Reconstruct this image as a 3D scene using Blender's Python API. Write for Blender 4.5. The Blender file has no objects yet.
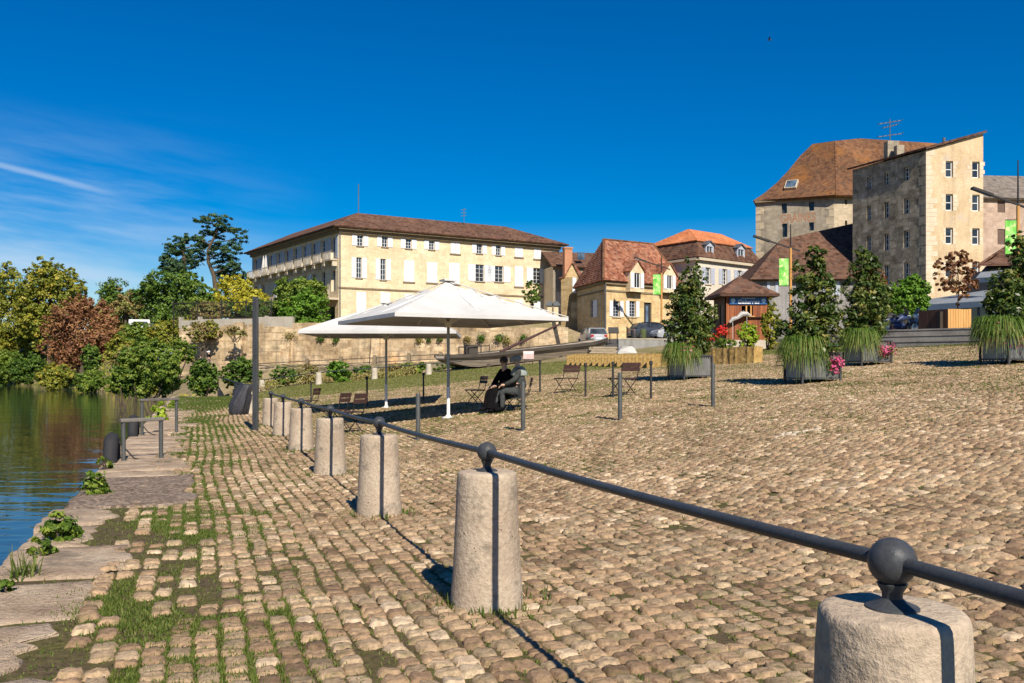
import bpy, math, random
import numpy as np
from mathutils import Vector, Matrix
rnd = random.Random(7)
nr = np.random.default_rng(11)
R = math.radians
S = bpy.context.scene
COL = S.collection
F_PX, CX, HY, CAMZ = 900.0, 512.0, 368.0, 1.40

# ------------------------------------------------------------------ camera
cd = bpy.data.cameras.new('camera'); cam = bpy.data.objects.new('camera', cd); COL.objects.link(cam)
cam.location = (0, 0, CAMZ); cam.rotation_euler = (R(90), 0, 0)
cd.sensor_width = 36; cd.lens = 36 * F_PX / 1024; cd.shift_y = (HY - 341.5) / 1024
cd.clip_end = 3000; cd.clip_start = 0.05
S.camera = cam
S.view_settings.view_transform = 'Standard'; S.view_settings.look = 'None'
S.view_settings.exposure = 0.52; S.view_settings.gamma = 1.0
S.cycles.max_bounces = 6; S.cycles.diffuse_bounces = 3; S.cycles.glossy_bounces = 3
S.cycles.transmission_bounces = 4; S.cycles.transparent_max_bounces = 6
S.cycles.caustics_reflective = False; S.cycles.caustics_refractive = False

# ------------------------------------------------------------------ light
AZ, EL = R(20), R(41)                  # light travels away from the camera and a little to the left
Ld = Vector((-math.sin(AZ) * math.cos(EL), math.cos(AZ) * math.cos(EL), -math.sin(EL)))
sl = bpy.data.lights.new('sun', 'SUN'); sun = bpy.data.objects.new('sun', sl); COL.objects.link(sun)
sl.energy = 5.0; sl.angle = R(0.55); sl.color = (1.0, 0.91, 0.77)
sun.rotation_euler = Ld.to_track_quat('-Z', 'Y').to_euler(); sun.location = (10, -20, 40)

W = bpy.data.worlds.new('World'); S.world = W; W.use_nodes = True
wt = W.node_tree; wn = wt.nodes; wl = wt.links
for n in list(wn): wn.remove(n)
out = wn.new('ShaderNodeOutputWorld'); bg = wn.new('ShaderNodeBackground'); bg.inputs['Strength'].default_value = 0.069
sky = wn.new('ShaderNodeTexSky'); sky.sky_type = 'NISHITA'; sky.sun_disc = False
sky.sun_elevation = EL
to_sun = -Ld
sky.sun_rotation = math.atan2(to_sun.x, to_sun.y)
sky.air_density = 1.0; sky.dust_density = 0.25; sky.ozone_density = 3.0; sky.altitude = 100
hs = wn.new('ShaderNodeHueSaturation'); hs.inputs['Saturation'].default_value = 1.78; hs.inputs['Value'].default_value = 1.0
hs.inputs['Hue'].default_value = 0.511
tc = wn.new('ShaderNodeTexCoord'); sep = wn.new('ShaderNodeSeparateXYZ'); wl.new(tc.outputs['Generated'], sep.inputs[0])
def wmath(op, a, b=None, clamp=False):
    n = wn.new('ShaderNodeMath'); n.operation = op; n.use_clamp = clamp
    for i, v in enumerate((a, b)):
        if v is None: continue
        if isinstance(v, (int, float)): n.inputs[i].default_value = v
        else: wl.new(v, n.inputs[i])
    return n.outputs[0]
def wmap(v, a, b, c, d):
    n = wn.new('ShaderNodeMapRange'); n.interpolation_type = 'SMOOTHSTEP'; wl.new(v, n.inputs[0])
    for i, k in enumerate((a, b, c, d)): n.inputs[i + 1].default_value = k
    return n.outputs[0]
azi = wmath('ARCTAN2', sep.outputs['X'], sep.outputs['Y'])      # azimuth from +Y
elv = wmath('ARCSINE', sep.outputs['Z'])
# thin high cloud, low over the river side
cmb = wn.new('ShaderNodeCombineXYZ'); wl.new(wmath('MULTIPLY', azi, 5.0), cmb.inputs[0])
wl.new(wmath('MULTIPLY', wmath('ADD', elv, wmath('MULTIPLY', azi, 0.10)), 34.0), cmb.inputs[1])
nz = wn.new('ShaderNodeTexNoise'); nz.inputs['Scale'].default_value = 1.0; nz.inputs['Detail'].default_value = 6; nz.inputs['Roughness'].default_value = 0.55
wl.new(cmb.outputs[0], nz.inputs['Vector'])
veil = wmap(nz.outputs['Fac'], 0.34, 0.76, 0.0, 1.0)
veil = wmath('MULTIPLY', veil, wmap(azi, -0.50, -0.18, 1.0, 0.0))
veil = wmath('MULTIPLY', veil, wmap(elv, 0.09, 0.27, 1.0, 0.0))
# one old vapour trail
tr = wmath('SUBTRACT', wmath('ADD', elv, wmath('MULTIPLY', azi, 0.179)), 0.1009)
trn = wmath('ADD', tr, wmath('MULTIPLY', wmath('SUBTRACT', nz.outputs['Fac'], 0.5), 0.012))
trail = wmap(wmath('ABSOLUTE', trn), 0.0005, 0.0048, 1.0, 0.0)
trail = wmath('MULTIPLY', trail, wmap(azi, -0.46, -0.405, 1.0, 0.0))
msk = wmath('ADD', wmath('MULTIPLY', veil, 0.72), wmath('MULTIPLY', trail, 0.34), True)
mx = wn.new('ShaderNodeMix'); mx.data_type = 'RGBA'
wl.new(msk, mx.inputs['Factor']); wl.new(sky.outputs[0], hs.inputs['Color']); wl.new(hs.outputs[0], mx.inputs['A'])
mx.inputs['B'].default_value = (6.0, 7.4, 9.2, 1)
wl.new(mx.outputs['Result'], bg.inputs['Color']); wl.new(bg.outputs[0], out.inputs['Surface'])

# ------------------------------------------------------------------ geometry helpers
def ss(a, b, x):
    x = np.clip((np.asarray(x, float) - a) / (b - a), 0, 1); return x * x * (3 - 2 * x)
UX, UY = -0.3265, 0.9452       # along the river
VX, VY = 0.9452, 0.3265        # away from the river, uphill
def st(X, Y): return UX * X + UY * Y, VX * X + VY * Y
def xy(s, t): return UX * s + VX * t, UY * s + VY * t
ES = [-60, 46, 60, 94, 110, 150, 183, 230, 300, 420]
ET = [-1.3, -1.3, -2.2, -6.5, -10.5, -21, -34, -80, -200, -460]
def t_edge(s): return np.interp(s, ES, ET)
def gz(X, Y):
    X = np.asarray(X, float); Y = np.asarray(Y, float)
    s, t = st(X, Y)
    d = t - 3.4
    q = np.where(d < -1, 0, np.where(d > 1, d, (d + 1) ** 2 / 4))
    z = 0.095 * np.minimum(q, 31) + 0.01 * np.maximum(q - 31, 0) - 0.03
    z = z + 0.06 * np.maximum(0, Y - 62) * ss(-4, 9, X)
    yl = 67 - (X + 20) * 0.12
    z = np.maximum(z, 1.7 * ss(0.2, 1.4, Y - yl) * ss(12, 0, X))
    yw = 80 + (5.2 - X) * 0.216
    w = 1.5 + 16 * ss(-33, -48, X)
    b = ss(0, 1, (Y - yw - 0.4) / w) * ss(9, 3, X)
    z = z + (5.6 - z) * b
    k = ss(46, 50, s)
    bank = -1.9 + (z + 1.9) * ss(-0.5, 8, t - t_edge(s))
    return z * (1 - k) + bank * k
def G(X, Y): return float(gz(X, Y))
def at(px, py, Y): return Vector(((px - CX) * Y / F_PX, Y, CAMZ - (py - HY) * Y / F_PX))
def gp(px, py, y0=2.0, y1=160.0):
    """the point of the ground seen at a pixel"""
    a, b = y0, y1; Ys = np.linspace(y0, y1, 1600)
    zr = CAMZ - (py - HY) * Ys / F_PX; zg = gz((px - CX) * Ys / F_PX, Ys)
    i = np.argmax(zr < zg); Y = Ys[i] if zr[i] < zg[i] else y1
    return Vector(((px - CX) * Y / F_PX, Y, G((px - CX) * Y / F_PX, Y)))

def tag(o, label=None, cat=None, group=None, kind=None):
    if label: o['label'] = label
    if cat: o['category'] = cat
    if group: o['group'] = group
    if kind: o['kind'] = kind
    return o
def empty(name, loc=(0, 0, 0), label=None, cat=None, group=None, rz=0.0):
    o = bpy.data.objects.new(name, None); COL.objects.link(o); o.location = loc; o.rotation_euler.z = rz
    o.empty_display_size = 0.2
    return tag(o, label, cat, group)
def wloc(o):
    v = Vector((0, 0, 0))
    while o is not None: v = v + Vector(o.location); o = o.parent
    return v
KIDS = {}
def link_obj(o, parent):
    COL.objects.link(o)
    if parent is not None:
        o.parent = parent; KIDS.setdefault(parent.name, []).append(o)
    return o
def copy_tree(o, parent=None):
    c = o.copy(); COL.objects.link(c); c.parent = parent
    if parent is not None: KIDS.setdefault(parent.name, []).append(c)
    for ch in list(KIDS.get(o.name, [])): copy_tree(ch, c)
    return c

class MB:
    def __init__(self): self.v = []; self.f = []; self.m = []; self.t = []; self.cur = 0; self.tint = 0.5
    def add(self, vs, fs):
        b = len(self.v); self.v.extend([tuple(p) for p in vs])
        for f in fs: self.f.append(tuple(b + i for i in f)); self.m.append(self.cur); self.t.append(self.tint)
        return self
    def poly(self, *pts): return self.add(pts, [tuple(range(len(pts)))])
    def box(self, c, size, rz=0.0, ax=None, taper=1.0):
        c = Vector(c); hx, hy, hz = size[0] / 2, size[1] / 2, size[2] / 2
        if ax is None:
            a = Vector((math.cos(rz), math.sin(rz), 0)); b = Vector((-math.sin(rz), math.cos(rz), 0)); z = Vector((0, 0, 1))
        else: a, b, z = [Vector(q) for q in ax]
        vs = []
        for k in (-1, 1):
            tp = taper if k > 0 else 1.0
            for i, j in ((-1, -1), (1, -1), (1, 1), (-1, 1)): vs.append(c + a * hx * i * tp + b * hy * j * tp + z * hz * k)
        return self.add(vs, [(3, 2, 1, 0), (4, 5, 6, 7), (0, 1, 5, 4), (1, 2, 6, 5), (2, 3, 7, 6), (3, 0, 4, 7)])
    def bar(self, p, q, w, h=None):
        p, q = Vector(p), Vector(q); d = q - p; L = d.length
        if L < 1e-6: return self
        d = d / L; up = Vector((0, 0, 1)) if abs(d.z) < 0.95 else Vector((1, 0, 0))
        a = d.cross(up).normalized(); b = a.cross(d).normalized()
        return self.box((p + q) / 2, (w, L, h or w), ax=(a, d, b))
    def tube(self, pts, r, n=8, cap=True):
        pts = [Vector(p) for p in pts]; k = len(pts)
        rs = r if isinstance(r, (list, tuple)) else [r] * k
        vs = []; prev = None
        for i, p in enumerate(pts):
            d = (pts[min(i + 1, k - 1)] - pts[max(i - 1, 0)]).normalized()
            if prev is None:
                a = d.cross(Vector((0, 0, 1)) if abs(d.z) < 0.9 else Vector((1, 0, 0))).normalized()
            else:
                a = (prev - d * prev.dot(d)).normalized()
            prev = a; b = d.cross(a)
            for j in range(n):
                g = 2 * math.pi * j / n; vs.append(p + (a * math.cos(g) + b * math.sin(g)) * rs[i])
        fs = [(i * n + j, i * n + (j + 1) % n, (i + 1) * n + (j + 1) % n, (i + 1) * n + j) for i in range(k - 1) for j in range(n)]
        if cap: fs += [tuple(range(n))[::-1], tuple((k - 1) * n + j for j in range(n))]
        return self.add(vs, fs)
    def lathe(self, prof, c=(0, 0, 0), n=24, jit=0.0, seed=0):
        c = Vector(c); rg = random.Random(seed); vs = []
        for r, z in prof:
            for j in range(n):
                g = 2 * math.pi * j / n; rr = r * (1 + rg.uniform(-jit, jit))
                vs.append(c + Vector((rr * math.cos(g), rr * math.sin(g), z + (rg.uniform(-jit, jit) * 0.3 * r if jit else 0))))
        k = len(prof)
        fs = [(i * n + j, i * n + (j + 1) % n, (i + 1) * n + (j + 1) % n, (i + 1) * n + j) for i in range(k - 1) for j in range(n)]
        fs += [tuple(range(n))[::-1], tuple((k - 1) * n + j for j in range(n))]
        return self.add(vs, fs)
    def ball(self, c, r, n=14, sc=(1, 1, 1), jit=0, seed=0):
        c = Vector(c); k = n // 2; vs = []; rg = random.Random(seed)
        for i in range(1, k):
            ph = math.pi * i / k
            for j in range(n):
                g = 2 * math.pi * j / n; q = 1 + rg.uniform(-jit, jit)
                vs.append(c + Vector((sc[0] * math.sin(ph) * math.cos(g), sc[1] * math.sin(ph) * math.sin(g), sc[2] * math.cos(ph))) * r * q)
        b = len(vs); vs += [c + Vector((0, 0, sc[2] * r)), c - Vector((0, 0, sc[2] * r))]
        fs = [(i * n + j, (i + 1) * n + j, (i + 1) * n + (j + 1) % n, i * n + (j + 1) % n) for i in range(k - 2) for j in range(n)]
        fs += [(b, j, (j + 1) % n) for j in range(n)] + [(b + 1, (k - 2) * n + (j + 1) % n, (k - 2) * n + j) for j in range(n)]
        return self.add(vs, fs)
    def build(self, name, mats, parent=None, smooth=False, origin=None, bevel=0.0, angle=40):
        off = wloc(parent) if parent is not None else Vector(origin or (0, 0, 0))
        me = bpy.data.meshes.new(name)
        me.from_pydata([(x - off.x, y - off.y, z - off.z) for x, y, z in self.v], [], self.f)
        mats = mats if isinstance(mats, (list, tuple)) else [mats]
        for m in mats: me.materials.append(m)
        if len(mats) > 1: me.polygons.foreach_set('material_index', self.m)
        at_ = me.attributes.new('tint', 'FLOAT', 'FACE'); at_.data.foreach_set('value', self.t)
        if smooth:
            me.polygons.foreach_set('use_smooth', [True] * len(me.polygons))
            try: me.set_sharp_from_angle(angle=R(angle))
            except Exception: pass
        me.update()
        o = bpy.data.objects.new(name, me)
        if parent is None: o.location = off
        if bevel:
            b = o.modifiers.new('bevel', 'BEVEL'); b.width = bevel; b.segments = 2; b.limit_method = 'ANGLE'
        return link_obj(o, parent)

def np_mesh(name, verts, faces, mat, tint=None, parent=None, smooth=False, origin=(0, 0, 0), nper=4):
    """a mesh from numpy arrays, all faces of one size"""
    off = np.array(wloc(parent)) if parent is not None else np.array(origin, float)
    me = bpy.data.meshes.new(name); nv, nf = len(verts), len(faces)
    me.vertices.add(nv); me.vertices.foreach_set('co', (verts - off).astype(np.float32).ravel())
    me.loops.add(nf * nper); me.loops.foreach_set('vertex_index', faces.astype(np.int32).ravel())
    me.polygons.add(nf); me.polygons.foreach_set('loop_start', (np.arange(nf) * nper).astype(np.int32))
    if smooth: me.polygons.foreach_set('use_smooth', np.ones(nf, bool))
    if tint is not None:
        a = me.attributes.new('tint', 'FLOAT', 'FACE'); a.data.foreach_set('value', np.asarray(tint, np.float32))
    me.materials.append(mat); me.update(calc_edges=True); me.validate()
    o = bpy.data.objects.new(name, me)
    if parent is None: o.location = origin
    return link_obj(o, parent)

def vnoise(x, y, seed=0):
    x = np.asarray(x, float); y = np.asarray(y, float)
    xi = np.floor(x).astype(np.int64); yi = np.floor(y).astype(np.int64); fx = x - xi; fy = y - yi
    def h(a, b):
        n = (a * 374761393 + b * 668265263 + seed * 974711) & 0x7fffffff
        n = ((n ^ (n >> 13)) * 1274126177) & 0x7fffffff
        return ((n ^ (n >> 16)) & 0xffff) / 65535.0
    fx = fx * fx * (3 - 2 * fx); fy = fy * fy * (3 - 2 * fy)
    return (h(xi, yi) * (1 - fx) + h(xi + 1, yi) * fx) * (1 - fy) + (h(xi, yi + 1) * (1 - fx) + h(xi + 1, yi + 1) * fx) * fy
def fnoise(x, y, seed=0):
    return (vnoise(x, y, seed) * 4 + vnoise(x * 2.1, y * 2.1, seed + 1) * 2 + vnoise(x * 4.3, y * 4.3, seed + 2)) / 7

# ------------------------------------------------------------------ materials
def nodes_of(name):
    m = bpy.data.materials.new(name); m.use_nodes = True; nt = m.node_tree
    return m, nt, nt.nodes['Principled BSDF']
def c4(c): return (c[0], c[1], c[2], 1)
def ramp(nt, fac, stops):
    r = nt.nodes.new('ShaderNodeValToRGB'); e = r.color_ramp.elements
    while len(e) < len(stops): e.new(0.5)
    for k, (p, c) in enumerate(stops): e[k].position = p; e[k].color = c4(c)
    nt.links.new(fac, r.inputs[0]); return r.outputs[0]
def noise(nt, scale, detail=4, rough=0.55, vec=None, out='Fac'):
    n = nt.nodes.new('ShaderNodeTexNoise'); n.inputs['Scale'].default_value = scale; n.inputs['Detail'].default_value = detail
    n.inputs['Roughness'].default_value = rough
    if vec is not None: nt.links.new(vec, n.inputs['Vector'])
    return n.outputs[out]
def objco(nt, sc=(1, 1, 1), rot=(0, 0, 0)):
    t = nt.nodes.new('ShaderNodeTexCoord'); m = nt.nodes.new('ShaderNodeMapping')
    m.inputs['Scale'].default_value = sc; m.inputs['Rotation'].default_value = rot
    nt.links.new(t.outputs['Object'], m.inputs['Vector']); return m.outputs[0]
def mixc(nt, fac, a, b, mode='MIX'):
    n = nt.nodes.new('ShaderNodeMix'); n.data_type = 'RGBA'; n.blend_type = mode
    for i, v in (('Factor', fac), ('A', a), ('B', b)):
        if isinstance(v, (int, float)): n.inputs[i].default_value = v
        elif isinstance(v, (tuple, list)): n.inputs[i].default_value = c4(v)
        else: nt.links.new(v, n.inputs[i])
    return n.outputs['Result']
def bump(nt, bs, h, strength=0.3, dist=0.02):
    b = nt.nodes.new('ShaderNodeBump'); b.inputs['Strength'].default_value = strength; b.inputs['Distance'].default_value = dist
    nt.links.new(h, b.inputs['Height']); nt.links.new(b.outputs[0], bs.inputs['Normal'])
def attr(nt, name='tint'):
    a = nt.nodes.new('ShaderNodeAttribute'); a.attribute_name = name; return a.outputs['Fac']

def M_plain(name, c, rough=0.6, metal=0.0, var=0.18, scale=6.0, bmp=0.0, spec=0.4):
    m, nt, b = nodes_of(name)
    v = objco(nt); f = noise(nt, scale, 5, 0.6, v)
    lo = [x * (1 - var) for x in c]; hi = [min(1, x * (1 + var)) for x in c]
    nt.links.new(ramp(nt, f, [(0.3, lo), (0.7, hi)]), b.inputs['Base Color'])
    b.inputs['Roughness'].default_value = rough; b.inputs['Metallic'].default_value = metal
    b.inputs['Specular IOR Level'].default_value = spec
    if bmp: bump(nt, b, noise(nt, scale * 4, 4, 0.6, v), bmp, 0.02)
    return m

def M_stone(name, cols, scale=0.6, rough=0.9, bmp=0.4, stain=None, block=None, streak=0.0, pits=False):
    """weathered masonry or render: large patches, fine grain, optional courses and dark run-off streaks"""
    m, nt, b = nodes_of(name)
    v = objco(nt)
    f = noise(nt, scale, 7, 0.62, v)
    n = len(cols); base = ramp(nt, f, [(0.28 + 0.46 * i / (n - 1), c) for i, c in enumerate(cols)])
    g = noise(nt, scale * 14, 4, 0.7, v)
    base = mixc(nt, 0.55, base, ramp(nt, g, [(0.3, (0.55, 0.55, 0.55)), (0.7, (1.25, 1.25, 1.25))]), 'MULTIPLY')
    hsrc = g
    if block:
        vt = nt.nodes.new('ShaderNodeTexVoronoi'); vt.distance = 'CHEBYCHEV'; vt.feature = 'F1'
        vt.inputs['Scale'].default_value = 1.0; vt.inputs['Randomness'].default_value = 0.55
        nt.links.new(objco(nt, (1 / block[0], 1 / block[0], 1 / block[1])), vt.inputs['Vector'])
        sp = nt.nodes.new('ShaderNodeSeparateColor'); nt.links.new(vt.outputs['Color'], sp.inputs[0])
        k = block[2]
        base = mixc(nt, 0.8, base, ramp(nt, sp.outputs[0], [(0.0, (1 - k, 1 - k, 1 - k)), (1.0, (1 + k, 1 + k * 0.9, 1 + k * 0.7))]), 'MULTIPLY')
        ed = ramp(nt, vt.outputs['Distance'], [(0.40, (1, 1, 1)), (0.55, (0.55, 0.5, 0.45))])
        base = mixc(nt, block[3], base, ed, 'MULTIPLY')
    if stain:
        fs = noise(nt, stain[1], 6, 0.7, v)
        r = nt.nodes.new('ShaderNodeMapRange'); nt.links.new(fs, r.inputs[0])
        r.inputs[1].default_value = stain[2]; r.inputs[2].default_value = stain[2] + 0.12
        base = mixc(nt, r.outputs[0], base, stain[0])
    if streak:
        f2 = noise(nt, 1.0, 5, 0.6, objco(nt, (2.2, 2.2, 0.14)))
        r = nt.nodes.new('ShaderNodeMapRange'); nt.links.new(f2, r.inputs[0]); r.inputs[1].default_value = 0.5; r.inputs[2].default_value = 0.75; r.inputs[4].default_value = streak
        base = mixc(nt, r.outputs[0], base, (0.10, 0.085, 0.065))
    if pits:
        vp = nt.nodes.new('ShaderNodeTexVoronoi'); vp.inputs['Scale'].default_value = 34; nt.links.new(v, vp.inputs['Vector'])
        pk = noise(nt, 6, 3, .6, v)
        ad = nt.nodes.new('ShaderNodeMath'); ad.operation = 'ADD'; nt.links.new(vp.outputs['Distance'], ad.inputs[0]); nt.links.new(pk, ad.inputs[1])
        pr = ramp(nt, ad.outputs[0], [(0.50, (0.30, 0.27, 0.24)), (0.60, (1, 1, 1))])
        base = mixc(nt, .85, base, pr, 'MULTIPLY'); hm = nt.nodes.new('ShaderNodeMath'); hm.operation = 'ADD'; nt.links.new(pr, hm.inputs[0]); nt.links.new(g, hm.inputs[1]); hsrc = hm.outputs[0]
    nt.links.new(base, b.inputs['Base Color']); b.inputs['Roughness'].default_value = rough
    b.inputs['Specular IOR Level'].default_value = 0.2
    if bmp: bump(nt, b, hsrc, bmp, 0.04)
    return m

def M_tiles(name, cols, pitch=0.22, patch=None):
    """clay tiles: rows by height, columns by position, lichen patches"""
    m, nt, b = nodes_of(name)
    v = objco(nt)
    vt = nt.nodes.new('ShaderNodeTexVoronoi'); vt.inputs['Scale'].default_value = 1.0; vt.inputs['Randomness'].default_value = 0.7
    nt.links.new(objco(nt, (1 / pitch, 1 / pitch, 1 / (pitch * 0.8))), vt.inputs['Vector'])
    sp = nt.nodes.new('ShaderNodeSeparateColor'); nt.links.new(vt.outputs['Color'], sp.inputs[0])
    n = len(cols)
    base = ramp(nt, sp.outputs[0], [(i / (n - 1), c) for i, c in enumerate(cols)])
    big = noise(nt, 0.35, 6, 0.65, v)
    base = mixc(nt, 0.8, base, ramp(nt, big, [(0.3, (0.62, 0.6, 0.6)), (0.7, (1.25, 1.2, 1.15))]), 'MULTIPLY')
    if patch:
        pn = noise(nt, patch[1], 7, 0.7, v)
        r = nt.nodes.new('ShaderNodeMapRange'); nt.links.new(pn, r.inputs[0]); r.inputs[1].default_value = patch[2]; r.inputs[2].default_value = patch[2] + 0.15; r.inputs[4].default_value = 0.75
        base = mixc(nt, r.outputs[0], base, patch[0])
    nt.links.new(base, b.inputs['Base Color']); b.inputs['Roughness'].default_value = 0.9; b.inputs['Specular IOR Level'].default_value = 0.15
    wv = nt.nodes.new('ShaderNodeTexWave'); wv.bands_direction = 'Z'; wv.inputs['Scale'].default_value = 1.6; wv.inputs['Distortion'].default_value = 1.5
    nt.links.new(v, wv.inputs['Vector'])
    ad = nt.nodes.new('ShaderNodeMath'); nt.links.new(wv.outputs['Fac'], ad.inputs[0]); nt.links.new(sp.outputs[1], ad.inputs[1])
    bump(nt, b, ad.outputs[0], 0.5, 0.04)
    return m

def M_leaf(name, cols, trans=0.3, gloss=0.5):
    m, nt, b = nodes_of(name)
    n = len(cols); col = ramp(nt, attr(nt), [(i / (n - 1), c) for i, c in enumerate(cols)])
    nt.links.new(col, b.inputs['Base Color']); b.inputs['Roughness'].default_value = gloss; b.inputs['Specular IOR Level'].default_value = 0.25
    tr = nt.nodes.new('ShaderNodeBsdfTranslucent')
    nt.links.new(mixc(nt, 1.0, col, (1.2, 1.25, 0.5), 'MULTIPLY'), tr.inputs['Color'])
    ms = nt.nodes.new('ShaderNodeMixShader'); ms.inputs[0].default_value = trans
    nt.links.new(b.outputs[0], ms.inputs[1]); nt.links.new(tr.outputs[0], ms.inputs[2])
    nt.links.new(ms.outputs[0], nt.nodes['Material Output'].inputs['Surface'])
    return m

def M_wood(name, cols, sc=(14, 14, 1.2), rough=0.75, bmp=0.25):
    m, nt, b = nodes_of(name)
    f = noise(nt, 1.0, 6, 0.65, objco(nt, sc)); n = len(cols)
    nt.links.new(ramp(nt, f, [(0.28 + 0.44 * i / (n - 1), c) for i, c in enumerate(cols)]), b.inputs['Base Color'])
    b.inputs['Roughness'].default_value = rough; b.inputs['Specular IOR Level'].default_value = 0.25
    bump(nt, b, f, bmp, 0.01); return m

def M_glass(name, c=(0.02, 0.025, 0.03)):
    m, nt, b = nodes_of(name)
    f = noise(nt, 0.9, 3, 0.5, objco(nt))
    nt.links.new(ramp(nt, f, [(0.35, [x * 0.6 for x in c]), (0.65, [x * 2.2 for x in c])]), b.inputs['Base Color'])
    b.inputs['Roughness'].default_value = 0.07; b.inputs['Specular IOR Level'].default_value = 0.55
    return m
# ================================================================== materials used throughout
def M_ground():
    m, nt, b = nodes_of('earth')
    v = objco(nt)
    big = noise(nt, 0.35, 6, 0.6, v); fine = noise(nt, 22, 5, 0.7, v); mid = noise(nt, 3.2, 5, 0.65, v)
    earth = ramp(nt, fine, [(0.3, (0.045, 0.034, 0.02)), (0.7, (0.14, 0.105, 0.06))])
    moss = ramp(nt, fine, [(0.3, (0.045, 0.045, 0.014)), (0.7, (0.14, 0.125, 0.045))])
    r = nt.nodes.new('ShaderNodeMapRange'); nt.links.new(mid, r.inputs[0]); r.inputs[1].default_value = 0.42; r.inputs[2].default_value = 0.6
    near = mixc(nt, r.outputs[0], earth, moss)
    # beyond the modelled stones: stone and grass seen together
    vt = nt.nodes.new('ShaderNodeTexVoronoi'); vt.inputs['Scale'].default_value = 5.0; nt.links.new(v, vt.inputs['Vector'])
    sp = nt.nodes.new('ShaderNodeSeparateColor'); nt.links.new(vt.outputs['Color'], sp.inputs[0])
    stn = ramp(nt, sp.outputs[0], [(0, (0.22, 0.16, 0.10)), (1, (0.36, 0.28, 0.19))])
    r2 = nt.nodes.new('ShaderNodeMapRange'); nt.links.new(big, r2.inputs[0]); r2.inputs[1].default_value = 0.40; r2.inputs[2].default_value = 0.62
    far = mixc(nt, r2.outputs[0], stn, (0.19, 0.165, 0.07))
    sx = nt.nodes.new('ShaderNodeSeparateXYZ'); nt.links.new(v, sx.inputs[0])
    r3 = nt.nodes.new('ShaderNodeMapRange'); nt.links.new(sx.outputs['Y'], r3.inputs[0]); r3.inputs[1].default_value = 38; r3.inputs[2].default_value = 42
    nt.links.new(mixc(nt, r3.outputs[0], near, far), b.inputs['Base Color']); b.inputs['Roughness'].default_value = 0.95
    b.inputs['Specular IOR Level'].default_value = 0.1
    bump(nt, b, fine, 0.5, 0.03); return m
def M_cobble():
    m, nt, b = nodes_of('sandstone_setts')
    v = objco(nt); t = attr(nt)
    base = ramp(nt, t, [(0.0, (0.155, 0.105, 0.065)), (0.2, (0.27, 0.183, 0.115)), (0.4, (0.35, 0.245, 0.152)), (0.58, (0.425, 0.31, 0.197)), (0.7, (0.245, 0.188, 0.12)), (0.85, (0.485, 0.37, 0.245)), (0.97, (0.56, 0.445, 0.315)), (1.0, (0.60, 0.51, 0.41))])
    g = noise(nt, 30, 6, 0.7, v)
    base = mixc(nt, 0.9, base, ramp(nt, g, [(0.28, (0.42, 0.40, 0.38)), (0.5, (0.98, 0.95, 0.93)), (0.72, (1.5, 1.45, 1.4))]), 'MULTIPLY')
    big = noise(nt, 0.55, 4, 0.6, v)
    base = mixc(nt, 0.6, base, ramp(nt, big, [(0.32, (0.66, 0.65, 0.60)), (0.5, (0.98, 0.96, 0.92)), (0.68, (1.18, 1.15, 1.08))]), 'MULTIPLY')
    li = noise(nt, 9, 6, 0.7, v)
    r = nt.nodes.new('ShaderNodeMapRange'); nt.links.new(li, r.inputs[0]); r.inputs[1].default_value = 0.52; r.inputs[2].default_value = 0.68; r.inputs[4].default_value = 0.6
    base = mixc(nt, r.outputs[0], base, (0.115, 0.11, 0.038))
    nt.links.new(base, b.inputs['Base Color']); b.inputs['Roughness'].default_value = 0.86; b.inputs['Specular IOR Level'].default_value = 0.22
    bump(nt, b, g, 0.75, 0.02); return m
m_ground = M_ground(); m_cobble = M_cobble()
m_slab = M_stone('quay_stone', [(0.26, 0.18, 0.12), (0.44, 0.33, 0.23), (0.56, 0.45, 0.33)], 2.2, 0.9, 0.9, stain=((0.22, 0.175, 0.13), 1.3, 0.57))
m_concrete = M_stone('aggregate_concrete', [(0.20, 0.15, 0.115), (0.31, 0.24, 0.19), (0.38, 0.31, 0.25)], 3.0, 0.95, 0.9, block=(.035, .035, .6, .7))
m_bollard = M_stone('cast_stone', [(0.36, 0.275, 0.20), (0.46, 0.37, 0.275), (0.53, 0.45, 0.35)], 2.4, 0.9, 0.38, stain=((0.22, 0.18, 0.135), 5.0, 0.54), pits=True, streak=.25)
m_iron = M_stone('painted_iron', [(0.036, 0.039, 0.044), (0.05, 0.054, 0.06), (0.06, 0.063, 0.067)], 4.0, 0.42, 0.12, stain=((0.085, 0.05, 0.032), 9.0, 0.63))
m_postgrey = M_plain('grey_steel', (0.085, 0.088, 0.085), 0.5, 0.2, 0.2, 8, 0.05)
m_postdark = M_plain('dark_steel', (0.035, 0.033, 0.032), 0.55, 0.1, 0.2, 8, 0.05)
m_grass = M_leaf('grass_blades', [(0.05, 0.085, 0.014), (0.09, 0.135, 0.022), (0.16, 0.19, 0.04), (0.25, 0.22, 0.09)], 0.3, 0.6)
def M_canvas():
    m, nt, b = nodes_of('white_canvas'); v = objco(nt)
    f = noise(nt, 1.3, 5, .6, v); col = ramp(nt, f, [(.3, (.55, .54, .52)), (.7, (.66, .65, .63))]); nt.links.new(col, b.inputs['Base Color']); b.inputs['Roughness'].default_value = .9; b.inputs['Specular IOR Level'].default_value = .1
    bump(nt, b, noise(nt, 2.2, 4, .6, v), .25, .06)
    tr = nt.nodes.new('ShaderNodeBsdfTranslucent'); nt.links.new(col, tr.inputs['Color']); ms = nt.nodes.new('ShaderNodeMixShader'); ms.inputs[0].default_value = .16
    nt.links.new(b.outputs[0], ms.inputs[1]); nt.links.new(tr.outputs[0], ms.inputs[2]); nt.links.new(ms.outputs[0], nt.nodes['Material Output'].inputs['Surface']); return m
m_canvas = M_canvas()
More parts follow.
